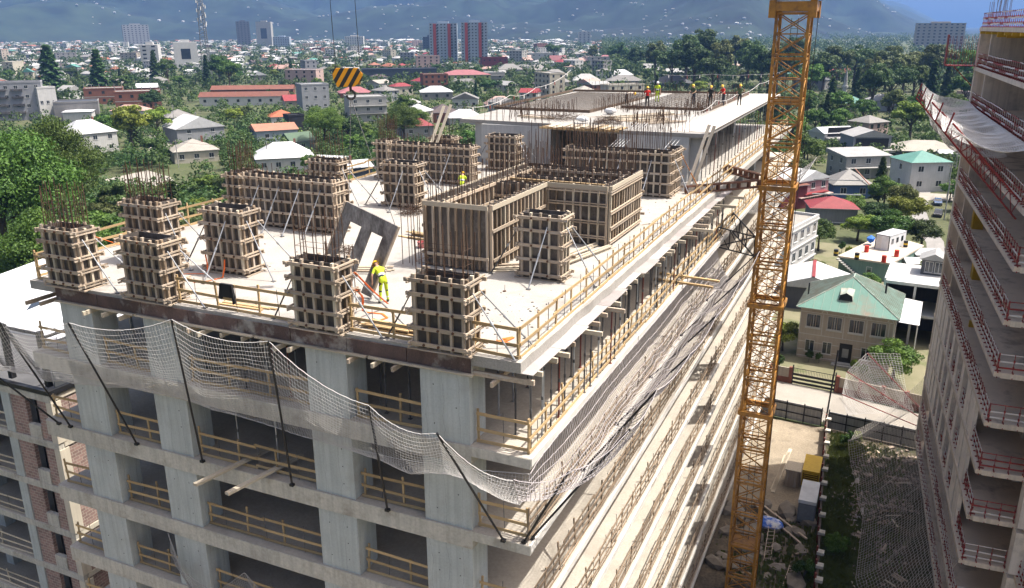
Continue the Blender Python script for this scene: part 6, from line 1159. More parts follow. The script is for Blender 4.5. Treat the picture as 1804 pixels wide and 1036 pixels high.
def ladder(label, p, q):
    t = thing('ladder', label, 'ladder', p, 0, 'site ladders'); p = Vector(p); q = Vector(q); s = Vector((.25, .1, 0)); 
    for k in (-1, 1): beam('rail', t, p + s * k, q + s * k, .05, .07, M_OLDTIM)
    for i in range(9): c = p.lerp(q, (i + .5) / 9); rod('rung', t, c - s, c + s, .025, M_OLDTIM, 5)
ladder('timber ladder lying on the rocks by the crane foot', (4.6, 38.5, .2), (4.4, 42.3, 1.0)); ladder('short timber ladder lying lower on the dark slope', (6.4, 35.8, .2), (6.6, 38.2, .5))
for i, (a, c) in enumerate([((2.5, 47.0, .3), (7.2, 42.5, .4)), ((2.2, 46.4, .35), (6.8, 41.8, .3))]): tag(beam('long_timber', None, a, c, .18, .14, M_OLDTIM), 'long dark timber lying across the rocks, %s of two' % ('farther' if i == 0 else 'nearer'), 'timber', 'timbers on the rocks')
M_ROCK = mat('grey_rock', (.27, .235, .19), (.14, .12, .095), rough=.95, scale=1.2, detail=8, fine=.2, bump=.5)
rk = [blob_mesh('rock', 1.0, M_ROCK, s, (1.25, .85, .6), 1) for s in range(7)]
ROCKS = []
for i in range(46):
    x = rr.uniform(.8, 7.2); y = rr.uniform(36.0, 47); s = rr.uniform(.25, .8) if i > 10 else rr.uniform(.8, 1.2)
    if abs(x - CX) < 1.9 and abs(y - CY_) < 1.9: continue
    o = link('rock', rk[i % 7], None, Matrix.Translation((x, y, s * .2)) @ Matrix.Rotation(rr.uniform(0, 6), 4, 'Z') @ Matrix.Diagonal((s, s, s, 1))); ROCKS.append((s, o))
for i, (s, o) in enumerate(sorted(ROCKS, key=lambda q: -q[0])): tag(o, 'grey brown rock by the crane foot, %s largest of the heap' % nth(i + 1), 'rock', 'rocks by the crane foot')
b = MB()
cl_ = [(rr.uniform(8.8, 15), rr.uniform(34, 62), rr.uniform(.5, 1.8)) for _ in range(16)]
for i in range(1500):
    cx_, cy2, cr_ = rr.choice(cl_); x = rr.gauss(cx_, cr_); y = rr.gauss(cy2, cr_); s = rr.uniform(.05, .2) * (2.2 if rr.random() < .06 else 1); h_ = s * rr.uniform(.4, 1.1); a = rr.uniform(0, 6.28); c_, s_ = math.cos(a), math.sin(a)
    if not (8.3 < x < 16 and 32 < y < 63.5): continue
    b.hexa([(x + s * (dx * c_ - dy * .6 * s_) + rr.uniform(-.3, .3) * s, y + s * (dx * s_ + dy * .6 * c_) + rr.uniform(-.3, .3) * s, h_ * dz * rr.uniform(.6, 1) - .02) for dz in (0, 1) for dx, dy in ((-1, -1), (1, -1), (1, 1), (-1, 1))])
tag(link('rubble', b.mesh('rubble', mat('rubble_mix', (.34, .27, .21), (.12, .10, .085), scale=2.2, contrast=2))), 'broken rubble strewn between retaining wall and right building', 'rubble', kind='stuff')
# parked cars on the lane and in the yards
def car(label, x, y, rz, m, z=0, s=1.0):
    t = thing('parked_car', label, 'car', (x, y, z), R(rz), 'parked cars'); prof = [(-2.1, .35), (-2.15, .75), (-1.9, .9), (-1.2, .98), (-.55, 1.45), (.85, 1.48), (1.65, 1.0), (2.1, .92), (2.15, .45), (2.05, .32)]
    b = MB(); n = len(prof)
    for yy_ in (-.85, .85): b.v += [(p, yy_ * (.86 if q > 1.1 else 1), q) for p, q in prof]
    for i in range(n): j = (i + 1) % n; b.f.append((i, n + i, n + j, j)); b.m.append(0)
    b.f += [tuple(range(n)), tuple(range(2 * n - 1, n - 1, -1))]; b.m += [0, 0]; link('body', b.mesh('body', m), t)
    for sx in (-1.35, 1.35):
        for sy in (-.82, .82): w_ = link('wheel', utube(M_BLACK, 14), t, Matrix.Translation((sx, sy, .32)) @ Matrix.Rotation(R(90), 4, 'X') @ Matrix.Diagonal((.32, .32, .2, 1))); link('rim', utube(M_STEEL, 10), w_, Matrix.Diagonal((.6, .6, 1.06, 1)))
    b = MB(); b.quad([(-1.15, -.72, 1.02), (-1.15, .72, 1.02), (-.6, .68, 1.43), (-.6, -.68, 1.43)]); b.quad([(.92, -.68, 1.45), (.92, .68, 1.45), (1.6, .72, 1.03), (1.6, -.72, 1.03)])
    for sy in (-1, 1): b.quad([(-1.0, sy * .80, 1.03), (1.45, sy * .80, 1.03), (.85, sy * .745, 1.42), (-.5, sy * .745, 1.42)])
    link('window', b.mesh('window', M_GLASS), t, Matrix.Translation((0, 0, .012)))
    for sx, mm in ((-2.14, M_WHITEP), (2.13, M_RED)):
        for sy in (-.6, .6): lbox('headlight' if sx < 0 else 'tail_light', t, sx - .03, sx + .03, sy - .15, sy + .15, .66, .8, mm)
    return t
CARP = {'dark': mat('car_dark', (.03, .032, .036), rough=.25, spec=.6), 'white': mat('car_white', (.7, .7, .7), rough=.25, spec=.6), 'silver': mat('car_silver', (.4, .41, .42), rough=.3, spec=.6), 'blue': mat('car_blue', (.05, .1, .2), rough=.25, spec=.6), 'green': mat('car_green', (.02, .16, .08), rough=.3)}
for lab, x, y, rz, c in [('black car parked on the lane, nearer one', 21.3, 186, 84, 'dark'), ('dark blue car parked farther up the lane', 21.6, 200, 92, 'blue'), ('white car parked in the yard by the cream house', -118, 168, 20, 'white'), ('dark car on the road below the cream house', -104, 147, 60, 'dark'), ('silver car on the road left of the cream house', -137, 163, 40, 'silver'), ('white van roof on the road beside the dark conifers', -420, 395, 30, 'white'), ('white car near the dark conifers, second of two', -402, 400, 30, 'white'), ('green car under the hook block', -205, 352, 20, 'green'), ('silver car right of the green car', -196, 352, 20, 'silver')]: car(lab, x, y, rz, CARP[c])
for (a, b2) in [((12.6, 108), 0)]: pass
# white boats of roof sheets right of the roof yard
for i, (x, y, w_, d_) in enumerate([(16.5, 131, 3.5, 3), (18.2, 138, 4, 4)]): house('shed', 'small white roofed shed right of the roof yard, %s of two' % ('nearer' if i == 0 else 'farther'), x, y, w_, d_, 2.4, .7, 'gable', 'white', 'white', 20, cat='shed')
# ================================================================ building at lower left
LB = thing('brick_infilled_building', 'unfinished concrete frame building with brick infill at the lower left', 'building', (-32.3, 7.0, 0)); PLACED.append((-45, 20, 22))
M_BRK = bpy.data.materials.new('brick_infill'); M_BRK.use_nodes = True; _t = M_BRK.node_tree; _b = _t.nodes['Principled BSDF']; _b.inputs['Roughness'].default_value = .95; _tc = _n(_t, 'ShaderNodeNewGeometry'); _cx = _n(_t, 'ShaderNodeSeparateXYZ'); _ad = _n(_t, 'ShaderNodeMath', operation='ADD'); _cb = _n(_t, 'ShaderNodeCombineXYZ'); _bk = _n(_t, 'ShaderNodeTexBrick')
_t.links.new(_tc.outputs['Position'], _cx.inputs[0]); _t.links.new(_cx.outputs[0], _ad.inputs[0]); _t.links.new(_cx.outputs[1], _ad.inputs[1]); _t.links.new(_ad.outputs[0], _cb.inputs[0]); _t.links.new(_cx.outputs[2], _cb.inputs[1]); _t.links.new(_cb.outputs[0], _bk.inputs['Vector'])
_bk.inputs['Scale'].default_value = 1.0; _bk.inputs['Brick Width'].default_value = .4; _bk.inputs['Row Height'].default_value = .2; _bk.inputs['Mortar Size'].default_value = .018; _bk.inputs['Color1'].default_value = (.34, .215, .18, 1); _bk.inputs['Color2'].default_value = (.22, .145, .125, 1); _bk.inputs['Mortar'].default_value = (.40, .34, .29, 1)
_nz = _n(_t, 'ShaderNodeTexNoise'); _nz.inputs['Scale'].default_value = .9; _nz.inputs['Detail'].default_value = 6; _t.links.new(_tc.outputs['Position'], _nz.inputs[0]); _mr = _n(_t, 'ShaderNodeMapRange'); _mr.inputs[3].default_value = .65; _mr.inputs[4].default_value = 1.3; _t.links.new(_nz.outputs[0], _mr.inputs[0]); _vs = _n(_t, 'ShaderNodeVectorMath', operation='SCALE'); _t.links.new(_bk.outputs[0], _vs.inputs[0]); _t.links.new(_mr.outputs[0], _vs.inputs['Scale']); _t.links.new(_vs.outputs[0], _b.inputs['Base Color'])
_bp = _n(_t, 'ShaderNodeBump'); _bp.inputs['Strength'].default_value = .6; _bp.inputs['Distance'].default_value = .03; _bp.invert = True; _t.links.new(_bk.outputs['Fac'], _bp.inputs['Height']); _t.links.new(_bp.outputs[0], _b.inputs['Normal'])
M_CRM = mat('cream_render', (.60, .54, .43), (.50, .45, .36), scale=.6, streak=.15)
X0 = -32.3; ZL = [20.9 - 3 * k for k in range(8)]
for k, z in enumerate(ZL):
    pbox('floor_slab', LB, X0 - 26, X0 - .02, 7.02, 30, z - .25, z, M_FLOOR); pbox('edge_beam', LB, X0 - 26, X0 + .01, 6.95, 7.3, z - .42, z - .012, M_SLAB); pbox('edge_beam', LB, X0 - .3, X0 + .04, 7.32, 30.0, z - .34, z - .03, M_CRM)
    if k == 7: continue
    z0_, z1_ = z - 3.0 + .002, z - .43
    pbox('corner_column', LB, X0 - .42, X0 + .06, 6.93, 7.55, z0_ - .0, z1_ + .0, M_CRM)
    pbox('brick_panel', LB, X0 - .28, X0 - .02, 7.56, 29.9, z0_, z1_ + .08, M_BRK)
    pbox('brick_panel', LB, X0 - 1.3, X0 - .43, 7.04, 7.28, z0_, z1_, M_BRK); pbox('brick_panel', LB, X0 - 3.6, X0 - 2.35, 7.04, 7.28, z0_, z1_, M_BRK); pbox('void_shade_sheet', LB, X0 - 2.34, X0 - 1.31, 7.6, 7.66, z0_, z1_, M_BLACK)  # black sheet paints the shade inside the empty window
    pbox('sill_block', LB, X0 - 2.33, X0 - 1.32, 6.98, 7.26, z0_, z0_ + .85, M_SLAB); pbox('column', LB, X0 - 4.35, X0 - 3.62, 6.97, 7.6, z0_, z1_, M_CONC)
    for x in (-10, -15.5, -21): pbox('column', LB, X0 + x, X0 + x + .7, 8.6, 9.3, z0_, z1_, M_CONC)
    pbox('back_wall', LB, X0 - 26, X0 - .5, 16, 16.3, z0_, z1_, M_CONC)
    railing('pale guard rail on the front of the brick infilled building, %s floor down' % nth(k + 1), 'guard rails of the left building', (X0 - 14, 7.15), (X0 - 4.5, 7.15), z - 3.0, 1.6, m=M_PALETIM, seg=3.2, jit=.08)
pbox('roof_covering', LB, X0 - 26, X0 - .2, 7.4, 29.9, 20.904, 20.95, mat('grey_roofing', (.10, .10, .10), (.06, .06, .062), scale=.5))
SF = thing('roof_steel_frame', 'black steel frame with grey sheet screen on the roof of the left building', 'steel frame', (X0, 7, 20.9))
M_SHEETG = mat('charcoal_sheet', (.085, .09, .095), (.065, .07, .075), rough=.5, scale=.7)
pbox('sheet_screen', SF, X0 - .05, X0 + .02, 7.4, 14.5, 21.3, 24.0, M_SHEETG); pbox('gutter', SF, X0 - .15, X0 + .15, 6.9, 15, 20.95, 21.25, M_BLACK); pbox('gutter', SF, X0 - 7, X0 - .16, 6.9, 7.2, 20.95, 21.2, M_BLACK)
for x in (-.5, -3.6, -6.8): pbox('post', SF, X0 + x - .2, X0 + x + .1, 7.3, 7.6, 21.25, 24.6, M_BLACK)
for a, c in (((-.5, 7.5, 24.4), (-7, 7.5, 24.4)), ((-.5, 7.5, 21.3), (-3.6, 7.5, 24.4)), ((-3.6, 7.5, 21.3), (-6.8, 7.5, 24.4)), ((-.1, 14.3, 24.2), (-.5, 7.5, 24.2)), ((-7, 14.3, 24.2), (-.1, 14.3, 24.2))): rod('strut', SF, (X0 + a[0], a[1], a[2]), (X0 + c[0], c[1], c[2]), .1, M_BLACK)
WR = thing('white_roof_hall', 'long hall roof of bright white sheets left of the deck, a dark rooflight in it', 'roof', (-50, 20, 0)); M_WROOF = mat('white_sheet_roof', (.58, .59, .60), (.52, .53, .54), rough=.5, scale=.3)
b = MB(); o_ = Vector((-50, 20, 0)); P_ = [(-38.2, 13.4, 20.6), (-40.5, 31, 21.9), (-54.2, 27, 22.5), (-53.8, 12.6, 21.4)]
b.hexa([Vector(p) - o_ for p in P_] + [Vector(p) - o_ + Vector((0, 0, .25)) for p in P_]); link('roof', b.mesh('roof', M_WROOF), WR); pbox('wall', WR, -53, -42.5, 31.2, 31.5, 0, 20.5, WM['lgrey'])
for i in range(1): 
    b = MB(); c = Vector((-48.5 - 3.6 * i, 14.6, 21.2 + .12 * i)); b.hexa([c - o_ + Vector(v) for v in ((0, 0, 0), (2.6, 0, 0), (2.6, 2.6, .3), (0, 2.6, .3), (0, 0, .12), (2.6, 0, .12), (2.6, 2.6, .42), (0, 2.6, .42))]); link('rooflight', b.mesh('rooflight', M_GLASS), WR)

# ---- utility poles with wires
def upole(label, x, y, h=8.5):
    t = thing('utility_pole', label, 'pole', (x, y, 0), 0, 'utility poles'); rod('shaft', t, (x, y, -.2), (x, y, h), .13, WM['lgrey']); beam('crossarm', t, (x - .8, y, h - .6), (x + .8, y, h - .6), .12, .12, M_OLDTIM)
    for dx in (-.7, 0, .7): rod('insulator', t, (x + dx, y, h - .54), (x + dx, y, h - .34), .06, M_WHITEP, 6)
PO = [('right', [(22.6, 122), (23.2, 150), (22.4, 182), (24, 210), (27, 240)]), ('left', [(-88, 108), (-104, 136), (-128, 160), (-160, 176), (-190, 170)]), ('far left', [(-250, 240), (-285, 262), (-320, 285), (-355, 308)])]
for nm, P_ in PO:
    for i, (x, y) in enumerate(P_): upole('pale utility pole with crossarm, %s from the viewer in the %s row' % (nth(i + 1), nm), x, y)
    for i, (a, c) in enumerate(zip(P_[:-1], P_[1:])):
        A = Vector((*a, 8.0)); B = Vector((*c, 8.0)); pts = [A.lerp(B, s) - Vector((0, 0, 3.2 * s * (1 - s))) for s in np.linspace(0, 1, 8)]; cable('overhead_wire', 'thin overhead wire of the %s pole row, %s span' % (nm, nth(i + 1)), pts, .03, M_BLACK, 'overhead wires')

for i in range(14):
    x = rr.uniform(8.6, 14.8); y = rr.uniform(35, 62); pile('board_heap', 'loose heap of broken boards on the rough ground, %s counting from the near end' % nth(i + 1), 'boards', rr.randint(4, 8), (x, 34 + i * 2.05), rr.uniform(.8, 2.2), rr.uniform(0, 3), rr.uniform(.3, .9), rr.choice([M_OLDTIM, M_RAILB]), z=0, w=.14, group='board heaps on the rough ground')
for i in range(9): pile('board_heap', 'scrap timber on the scree by the crane, %s counting from the near end' % nth(i + 1), 'boards', rr.randint(3, 6), (rr.uniform(.5, 7), 36 + i * 1.2), rr.uniform(.8, 2.0), rr.uniform(0, 3), .5, M_RAILB, z=.05, w=.12, group='scrap timber on the scree')
# ================================================================ trees and shrubs
rr = random.Random(77); rng = np.random.RandomState(77)
def leafmat(name, c, c2, rand=.25):
    m = bpy.data.materials.new(name); m.use_nodes = True; nt = m.node_tree; L = nt.links.new; b = nt.nodes['Principled BSDF']; b.inputs['Roughness'].default_value = .6; b.inputs['Specular IOR Level'].default_value = .25
    ge = _n(nt, 'ShaderNodeNewGeometry'); oi = _n(nt, 'ShaderNodeObjectInfo'); nz = _n(nt, 'ShaderNodeTexNoise'); nz.inputs['Scale'].default_value = .55; nz.inputs['Detail'].default_value = 5; L(ge.outputs['Position'], nz.inputs[0])
    rp = _n(nt, 'ShaderNodeMapRange'); rp.inputs[1].default_value = .35; rp.inputs[2].default_value = .65; L(nz.outputs[0], rp.inputs[0]); mx = _n(nt, 'ShaderNodeMix', data_type='RGBA'); mx.inputs[6].default_value = (*c2, 1); mx.inputs[7].default_value = (*c, 1); L(rp.outputs[0], mx.inputs[0])
    hs = _n(nt, 'ShaderNodeHueSaturation'); L(mx.outputs[2], hs.inputs['Color']); r1 = _n(nt, 'ShaderNodeMapRange'); r1.inputs[3].default_value = .475; r1.inputs[4].default_value = .52; L(oi.outputs['Random'], r1.inputs[0]); L(r1.outputs[0], hs.inputs['Hue'])
    r2 = _n(nt, 'ShaderNodeMapRange'); r2.inputs[3].default_value = 1 - rand; r2.inputs[4].default_value = 1 + rand; mu = _n(nt, 'ShaderNodeMath', operation='FRACT'); m2 = _n(nt, 'ShaderNodeMath', operation='MULTIPLY'); m2.inputs[1].default_value = 7.31; L(oi.outputs['Random'], m2.inputs[0]); L(m2.outputs[0], mu.inputs[0]); L(mu.outputs[0], r2.inputs[0]); L(r2.outputs[0], hs.inputs['Value'])
    L(hs.outputs[0], b.inputs['Base Color']); tr = _n(nt, 'ShaderNodeBsdfTranslucent'); L(hs.outputs[0], tr.inputs[0]); ms = _n(nt, 'ShaderNodeMixShader'); ms.inputs[0].default_value = .28; L(b.outputs[0], ms.inputs[1]); L(tr.outputs[0], ms.inputs[2]); L(ms.outputs[0], nt.nodes['Material Output'].inputs[0]); return m
LG = leafmat('leaf_green', (.105, .185, .030), (.045, .095, .018), .35); LD = leafmat('leaf_dark', (.066, .118, .030), (.034, .068, .019), .35); LY = leafmat('leaf_yellow_green', (.21, .26, .035), (.13, .18, .028)); LO = leafmat('leaf_olive', (.12, .145, .045), (.075, .10, .03))
M_BARK = mat('bark', (.11, .085, .06), (.07, .055, .04), scale=3, rough=1)
def leaf_quads(P, N, size, m, name, aspect=1.5):
    """one quad per leaf clump at P facing roughly N"""
    n = len(P); T = rng.normal(size=(n, 3)); N = N / (np.linalg.norm(N, axis=1, keepdims=True) + 1e-9) + rng.normal(0, .55, (n, 3)); N /= np.linalg.norm(N, axis=1, keepdims=True)
    A = np.cross(N, T); A /= np.linalg.norm(A, axis=1, keepdims=True); B = np.cross(N, A); s = (size * rng.uniform(.6, 1.35, n))[:, None]; A *= s * .5 * aspect ** .5; B *= s * .5 / aspect ** .5
    bend = N * s * .18
    V = np.stack([P - A, P - B * .9 + bend, P + A, P + B + bend], 1).reshape(-1, 3); me = bpy.data.meshes.new(name); me.vertices.add(n * 4); me.vertices.foreach_set('co', V.reshape(-1)); me.loops.add(n * 4); me.loops.foreach_set('vertex_index', np.arange(n * 4)); me.polygons.add(n); me.polygons.foreach_set('loop_start', np.arange(n) * 4); me.polygons.foreach_set('loop_total', np.full(n, 4)); me.materials.append(m); me.update(calc_edges=True); return me
def broad(seed, H=10.0, rw=4.2, ch=.62, puffs=26, leaves=5200, size=.42, m=LG, flat=1.0):
    global rng; rng = np.random.RandomState(seed); cz = H * (1 - ch / 2); rz_ = H * ch / 2; C_ = []; 
    while len(C_) < puffs:
        d = rng.normal(size=3); d /= np.linalg.norm(d); q = rng.uniform(.35, .86); c = np.array([d[0] * rw * q, d[1] * rw * q, cz + d[2] * rz_ * q * flat])
        if d[2] < -.55: continue
        C_.append((c, rng.uniform(.26, .46) * min(rw, rz_) * (1.15 - .35 * q)))
    w_ = np.array([r for _, r in C_]) ** 2; idx = rng.choice(puffs, leaves, p=w_ / w_.sum()); D_ = rng.normal(size=(leaves, 3)); D_ /= np.linalg.norm(D_, axis=1, keepdims=True); D_[:, 2] = np.where(D_[:, 2] < -.3, -D_[:, 2] * .6, D_[:, 2])
    C0 = np.array([c for c, _ in C_])[idx]; R0 = np.array([r for _, r in C_])[idx]; P = C0 + D_ * (R0 * rng.uniform(.72, 1.12, leaves))[:, None] * np.array([1, 1, .8]); cr = leaf_quads(P, D_, size, m, 'crown')
    b = MB(); tw = H * .022 + .06; b.tube((0, 0, -.3), (.1, 0, H * .3), tw * 1.3, tw * .9, n=7); b.tube((.1, 0, H * .3), (0, .1, H * .72), tw * .85, tw * .3, n=6)
    for c, r in C_[:9]: s = rng.uniform(.28, .5); b.tube((.08, 0, H * s), tuple(c - np.array([0, 0, r * .3])), tw * .4, tw * .12, n=5)
    return b.mesh('trunk', M_BARK, True), cr
def conifer(seed, H=11.0, rw=2.4, leaves=4200, m=LD, size=.5, droop=.35, power=.85):
    global rng; rng = np.random.RandomState(seed); t = rng.uniform(.1, 1, leaves) ** .8; lay = np.floor(t * 13) / 13 + rng.uniform(-.012, .02, leaves); rmax = rw * (1 - lay) ** power + .15; q = rng.uniform(.25, 1, leaves) ** .6; an = rng.uniform(0, 6.283, leaves); lob = .75 + .25 * np.sin(an * 5 + lay * 40)
    rad = rmax * q * lob; P = np.stack([rad * np.cos(an), rad * np.sin(an), H * lay - droop * q * rmax * .6 + rng.normal(0, .1, leaves)], 1); N = np.stack([np.cos(an) * .5, np.sin(an) * .5, np.full(leaves, .8)], 1); cr = leaf_quads(P, N, size, m, 'crown', 2.2); b = MB(); b.tube((0, 0, -.3), (0, 0, H * .95), H * .02 + .05, .03, n=6); return b.mesh('trunk', M_BARK, True), cr
def palm(seed, H=5.5, n=22, ln=2.4):
    global rng; rng = np.random.RandomState(seed); b = MB(); b.tube((0, 0, -.2), (.15, 0, H), .22, .16, n=8); V = MB()
    for i in range(n):
        an = i * 2.4 + rng.uniform(-.2, .2); el = rng.uniform(.0, 1.2); pts = []
        for s in np.linspace(0, 1, 6): pts.append(Vector((.15 + math.cos(an) * ln * s * math.cos(el * .6), math.sin(an) * ln * s * math.cos(el * .6), H + ln * (math.sin(el) * s - .75 * s * s))))
        sd = Vector((-math.sin(an), math.cos(an), 0))
        for k in range(5):
            w0, w1 = .34 * math.sin(.5 + k * .5), .34 * math.sin(.5 + (k + 1) * .5)
            V.quad([pts[k] - sd * w0 - Vector((0, 0, .16)), pts[k], pts[k + 1], pts[k + 1] - sd * w1 - Vector((0, 0, .16))]); V.quad([pts[k], pts[k] + sd * w0 - Vector((0, 0, .16)), pts[k + 1] + sd * w1 - Vector((0, 0, .16)), pts[k + 1]])
    return b.mesh('trunk', M_BARK, True), V.mesh('crown', LG)
PROTO = {
 'green': [broad(1), broad(2, 10, 4.8, .6), broad(3, 10, 3.7, .72, 22), broad(4, 10, 5.2, .55, 30)],
 'dark': [broad(11, 10, 4.4, .7, 26, 5200, .42, LD), broad(12, 10, 3.5, .78, 24, 5200, .42, LD), broad(13, 10, 4.9, .66, 30, 5600, .42, LD)],
 'yellow': [broad(21, 10, 4.4, .64, 24, 4600, .42, LY), broad(22, 10, 3.9, .66, 22, 4600, .42, LY)],
 'olive': [broad(31, 10, 4.5, .66, 26, 5000, .42, LO), broad(32, 10, 5.0, .6, 28, 5000, .42, LO)],
 'conifer': [conifer(41), conifer(42, 11, 2.0, power=1.0)], 'cypress': [conifer(43, 11, 1.15, 3000, LD, .4, .1, .5)],
 'tall': [broad(51, 10, 2.9, .80, 34, 6000, .36, LD), broad(52, 10, 2.6, .84, 36, 6000, .36, LO)],
 'palm': [palm(61), palm(62, 4.2)], 'bush': [broad(71, 10, 6.5, .95, 26, 3200, .75, LG), broad(72, 10, 6.0, .95, 22, 3200, .75, LD), broad(73, 10, 6.2, .95, 22, 3200, .75, LY)],
 'big': [broad(81, 10, 4.6, .74, 85, 36000, .155, LG), broad(82, 10, 4.2, .8, 80, 34000, .155, LG), broad(83, 10, 4.6, .72, 75, 32000, .155, LG)],
 'near': [broad(91, 10, 4.6, .8, 40, 9000, .36, LG), broad(92, 10, 4.4, .82, 40, 9000, .36, LO), broad(93, 10, 4.8, .8, 40, 9000, .36, LY), broad(94, 10, 4.4, .8, 40, 9000, .36, LD)]}
HEAD = {'green': 'mid green leafy tree', 'dark': 'dark green leafy tree', 'yellow': 'yellow green leafy tree', 'olive': 'olive green leafy tree', 'conifer': 'dark pointed conifer', 'cypress': 'slim dark cypress', 'tall': 'tall dark tree', 'palm': 'palm tree', 'bush': 'low leafy bush', 'big': 'large leafy tree', 'near': 'leafy tree'}
TREES = []; NT = [0]
def tree(kind, x, y, H, label=None, wide=1.0, var=None, place=True, z=0):
    tm, cm = PROTO[kind][(var if var is not None else rr.randrange(99)) % len(PROTO[kind])]; s = H / 10.0
    t = thing('shrub' if kind == 'bush' else ('palm_tree' if kind == 'palm' else ('conifer_tree' if kind in ('conifer', 'cypress') else 'leafy_tree')), label or 'tree', 'shrub' if kind == 'bush' else 'tree', (x, y, z), 0, 'bushes in the gardens' if kind == 'bush' else 'trees among the houses')
    t.matrix_basis = Matrix.Translation((x, y, z)) @ Matrix.Rotation(rr.uniform(0, 6.28), 4, 'Z') @ Matrix.Diagonal((s * wide, s * wide, s, 1)); link('trunk', tm, t); link('crown', cm, t); NT[0] += 1
    if not label: TREES.append((t, HEAD[kind]))
    if place: PLACED.append((x, y, H * .30 * wide))
    return t
# big trees left of the deck
tree('big', -116, 62, 27, 'largest leafy tree, at the left picture edge beyond the deck', 1.0, 0); tree('big', -141, 92, 24, 'large leafy tree just right of the largest one at the left edge', .8, 1); tree('big', -92, 52, 18, 'leafy tree low before the largest tree at the left edge', .95, 2); tree('big', -78, 42, 15, 'bright leafy tree at the far left edge just above the white hall roof', 1.2, 1); tree('near', -84, 60, 7.5, 'leafy tree between the big left trees and the deck rail', 1.1, 0)
tree('yellow', -222, 182, 17, 'yellow green tree right of the white hip roofed house', 1.0, 0); tree('yellow', -245, 215, 13, 'yellow green tree behind the white hip roofed house', 1.2, 1)
for x, y, H, k, l in [(-84, 86, 9, 'near', 'round bush tree by the road below the cream house'), (-98, 112, 8, 'near', 'leafy tree by the road left of the palm'), (-72, 92, 7, 'near', 'low leafy tree beside the palm near the deck rail'), (-60, 74, 8, 'near', 'leafy tree just outside the left deck rail'), (-110, 138, 9, 'near', 'leafy tree below the cream house yard'), (-92, 140, 10, 'dark', 'dark tree in front of the large white metal roof'), (-130, 128, 9, 'near', 'leafy tree left of the road bend'), (-145, 150, 8, 'dark', 'dark tree left of the yard'), (-118, 152, 7, 'near', 'leafy tree right of the yard gate'), (-70, 118, 9, 'near', 'leafy tree behind the left deck rail, before the white roof'), (-84, 168, 12, 'dark', 'dark tree right of the dark house with dishes'), (-66, 150, 13, 'near', 'leafy tree behind the column form before the white roofs'), (-48, 110, 10, 'near', 'leafy tree behind the far left form')]: tree(k, x, y, H, l, 1.15)
for x, y, H in [(-70, 84, 6), (-92, 128, 5.5), (-120, 146, 5)]: tree('palm', x, y, H)
tree('big', -170, 218, 15.5, 'large round leafy tree left of the dark house with satellite dishes', 1.0, 0); tree('big', -149, 236, 15, 'large round leafy tree behind the dark house with satellite dishes', 1.1, 1); tree('big', -163, 268, 11, 'round leafy tree before the dark red hip roof', 1.2, 2)
tree('conifer', -478, 352, 30, 'left of two big dark conifers above the grey apartment block', 1.5, 0); tree('conifer', -452, 366, 27, 'right of two big dark conifers above the grey apartment block', 1.6, 1)
# trees and bushes by the near houses on the right
for k, x, y, H, l, w_ in [('near', 13.2, 81.5, 5.2, 'leafy tree at the right corner of the villa', 1.25), ('near', -.2, 86.5, 4.0, 'leafy shrub tree left of the villa by the crane', 1.3), ('near', 5.8, 154, 5.5, 'dense tree behind the roof yard, left one', 1.4), ('near', 12.2, 152, 7.0, 'dense tree behind the roof yard, middle one', 1.4), ('near', 17.2, 150, 6.5, 'dense tree behind the roof yard, right one', 1.3), ('near', 18.4, 128.5, 4.5, 'small tree right of the roof yard by the lane', 1.2), ('near', -.6, 143, 6, 'leafy tree right of the white apartment house', 1.1), ('near', .6, 124, 3.0, 'leafy shrub by the green wall stairs', 1.4), ('near', 9.0, 117.5, 3.4, 'leafy shrub behind the villa roof', 1.3), ('near', 9, 166, 6, 'leafy tree by the blue house, lower one', 1.3), ('near', 14.5, 168, 7.5, 'leafy tree left of the lane', 1.2), ('near', 13.6, 178, 8, 'tall leafy tree left of the lane, farther one', 1.1), ('conifer', 8.5, 196, 10.5, 'pointed conifer between the blue house and the green roofed house', 1.0), ('near', 9.8, 190, 7.5, 'pale leafy tree before the green roofed house', 1.1), ('near', -12, 206, 9, 'leafy tree left of the blue house', 1.3), ('near', -20, 214, 10, 'leafy tree behind the pink house', 1.4), ('yellow', 15.5, 318, 15, 'large pale willow like tree behind the beige hall', 1.25), ('near', 24.5, 206, 5, 'shrub at the corner of the lane', 1.2), ('near', 27, 193, 6, 'leafy tree right of the lane', 1.2), ('near', 3.8, 178, 5, 'leafy tree before the blue house', 1.3), ('palm', 3.0, 187, 5, 'palm before the blue house', 1.0), ('near', -15, 196, 9, 'leafy tree left of the pink house', 1.2), ('near', 30, 226, 8, 'leafy tree right of the green roofed house', 1.2), ('near', -26, 232, 12, 'leafy tree behind the crane by the net fan', 1.4), ('near', -14, 246, 10, 'leafy tree left of the single slope house', 1.3)]: tree(k, x, y, H, l, w_)
for k, (x, y, H) in enumerate([(3.4, 83.8, 1.7), (4.6, 84.0, 1.4), (8.9, 82.6, 1.9), (9.9, 82.2, 1.6), (-1.5, 82, 2.6), (.3, 79.5, 2.0), (9.2, 60.8, 2.2), (10.4, 58.5, 2.6), (10.0, 62.8, 1.6), (5.2, 140, 2.4), (3.6, 143, 2.2), (6.8, 140.2, 1.8)]):
    tree('bush', x, y, H, None, .55 if k < 6 else .6, place=False)
tree('bush', 7.5, 37.2, 2.0, 'dark bush on the slope at the foot of the retaining wall', .8, 1, False); tree('bush', 9.6, 42, 1.8, 'green bush right of the retaining wall', 1.0, 0, False)
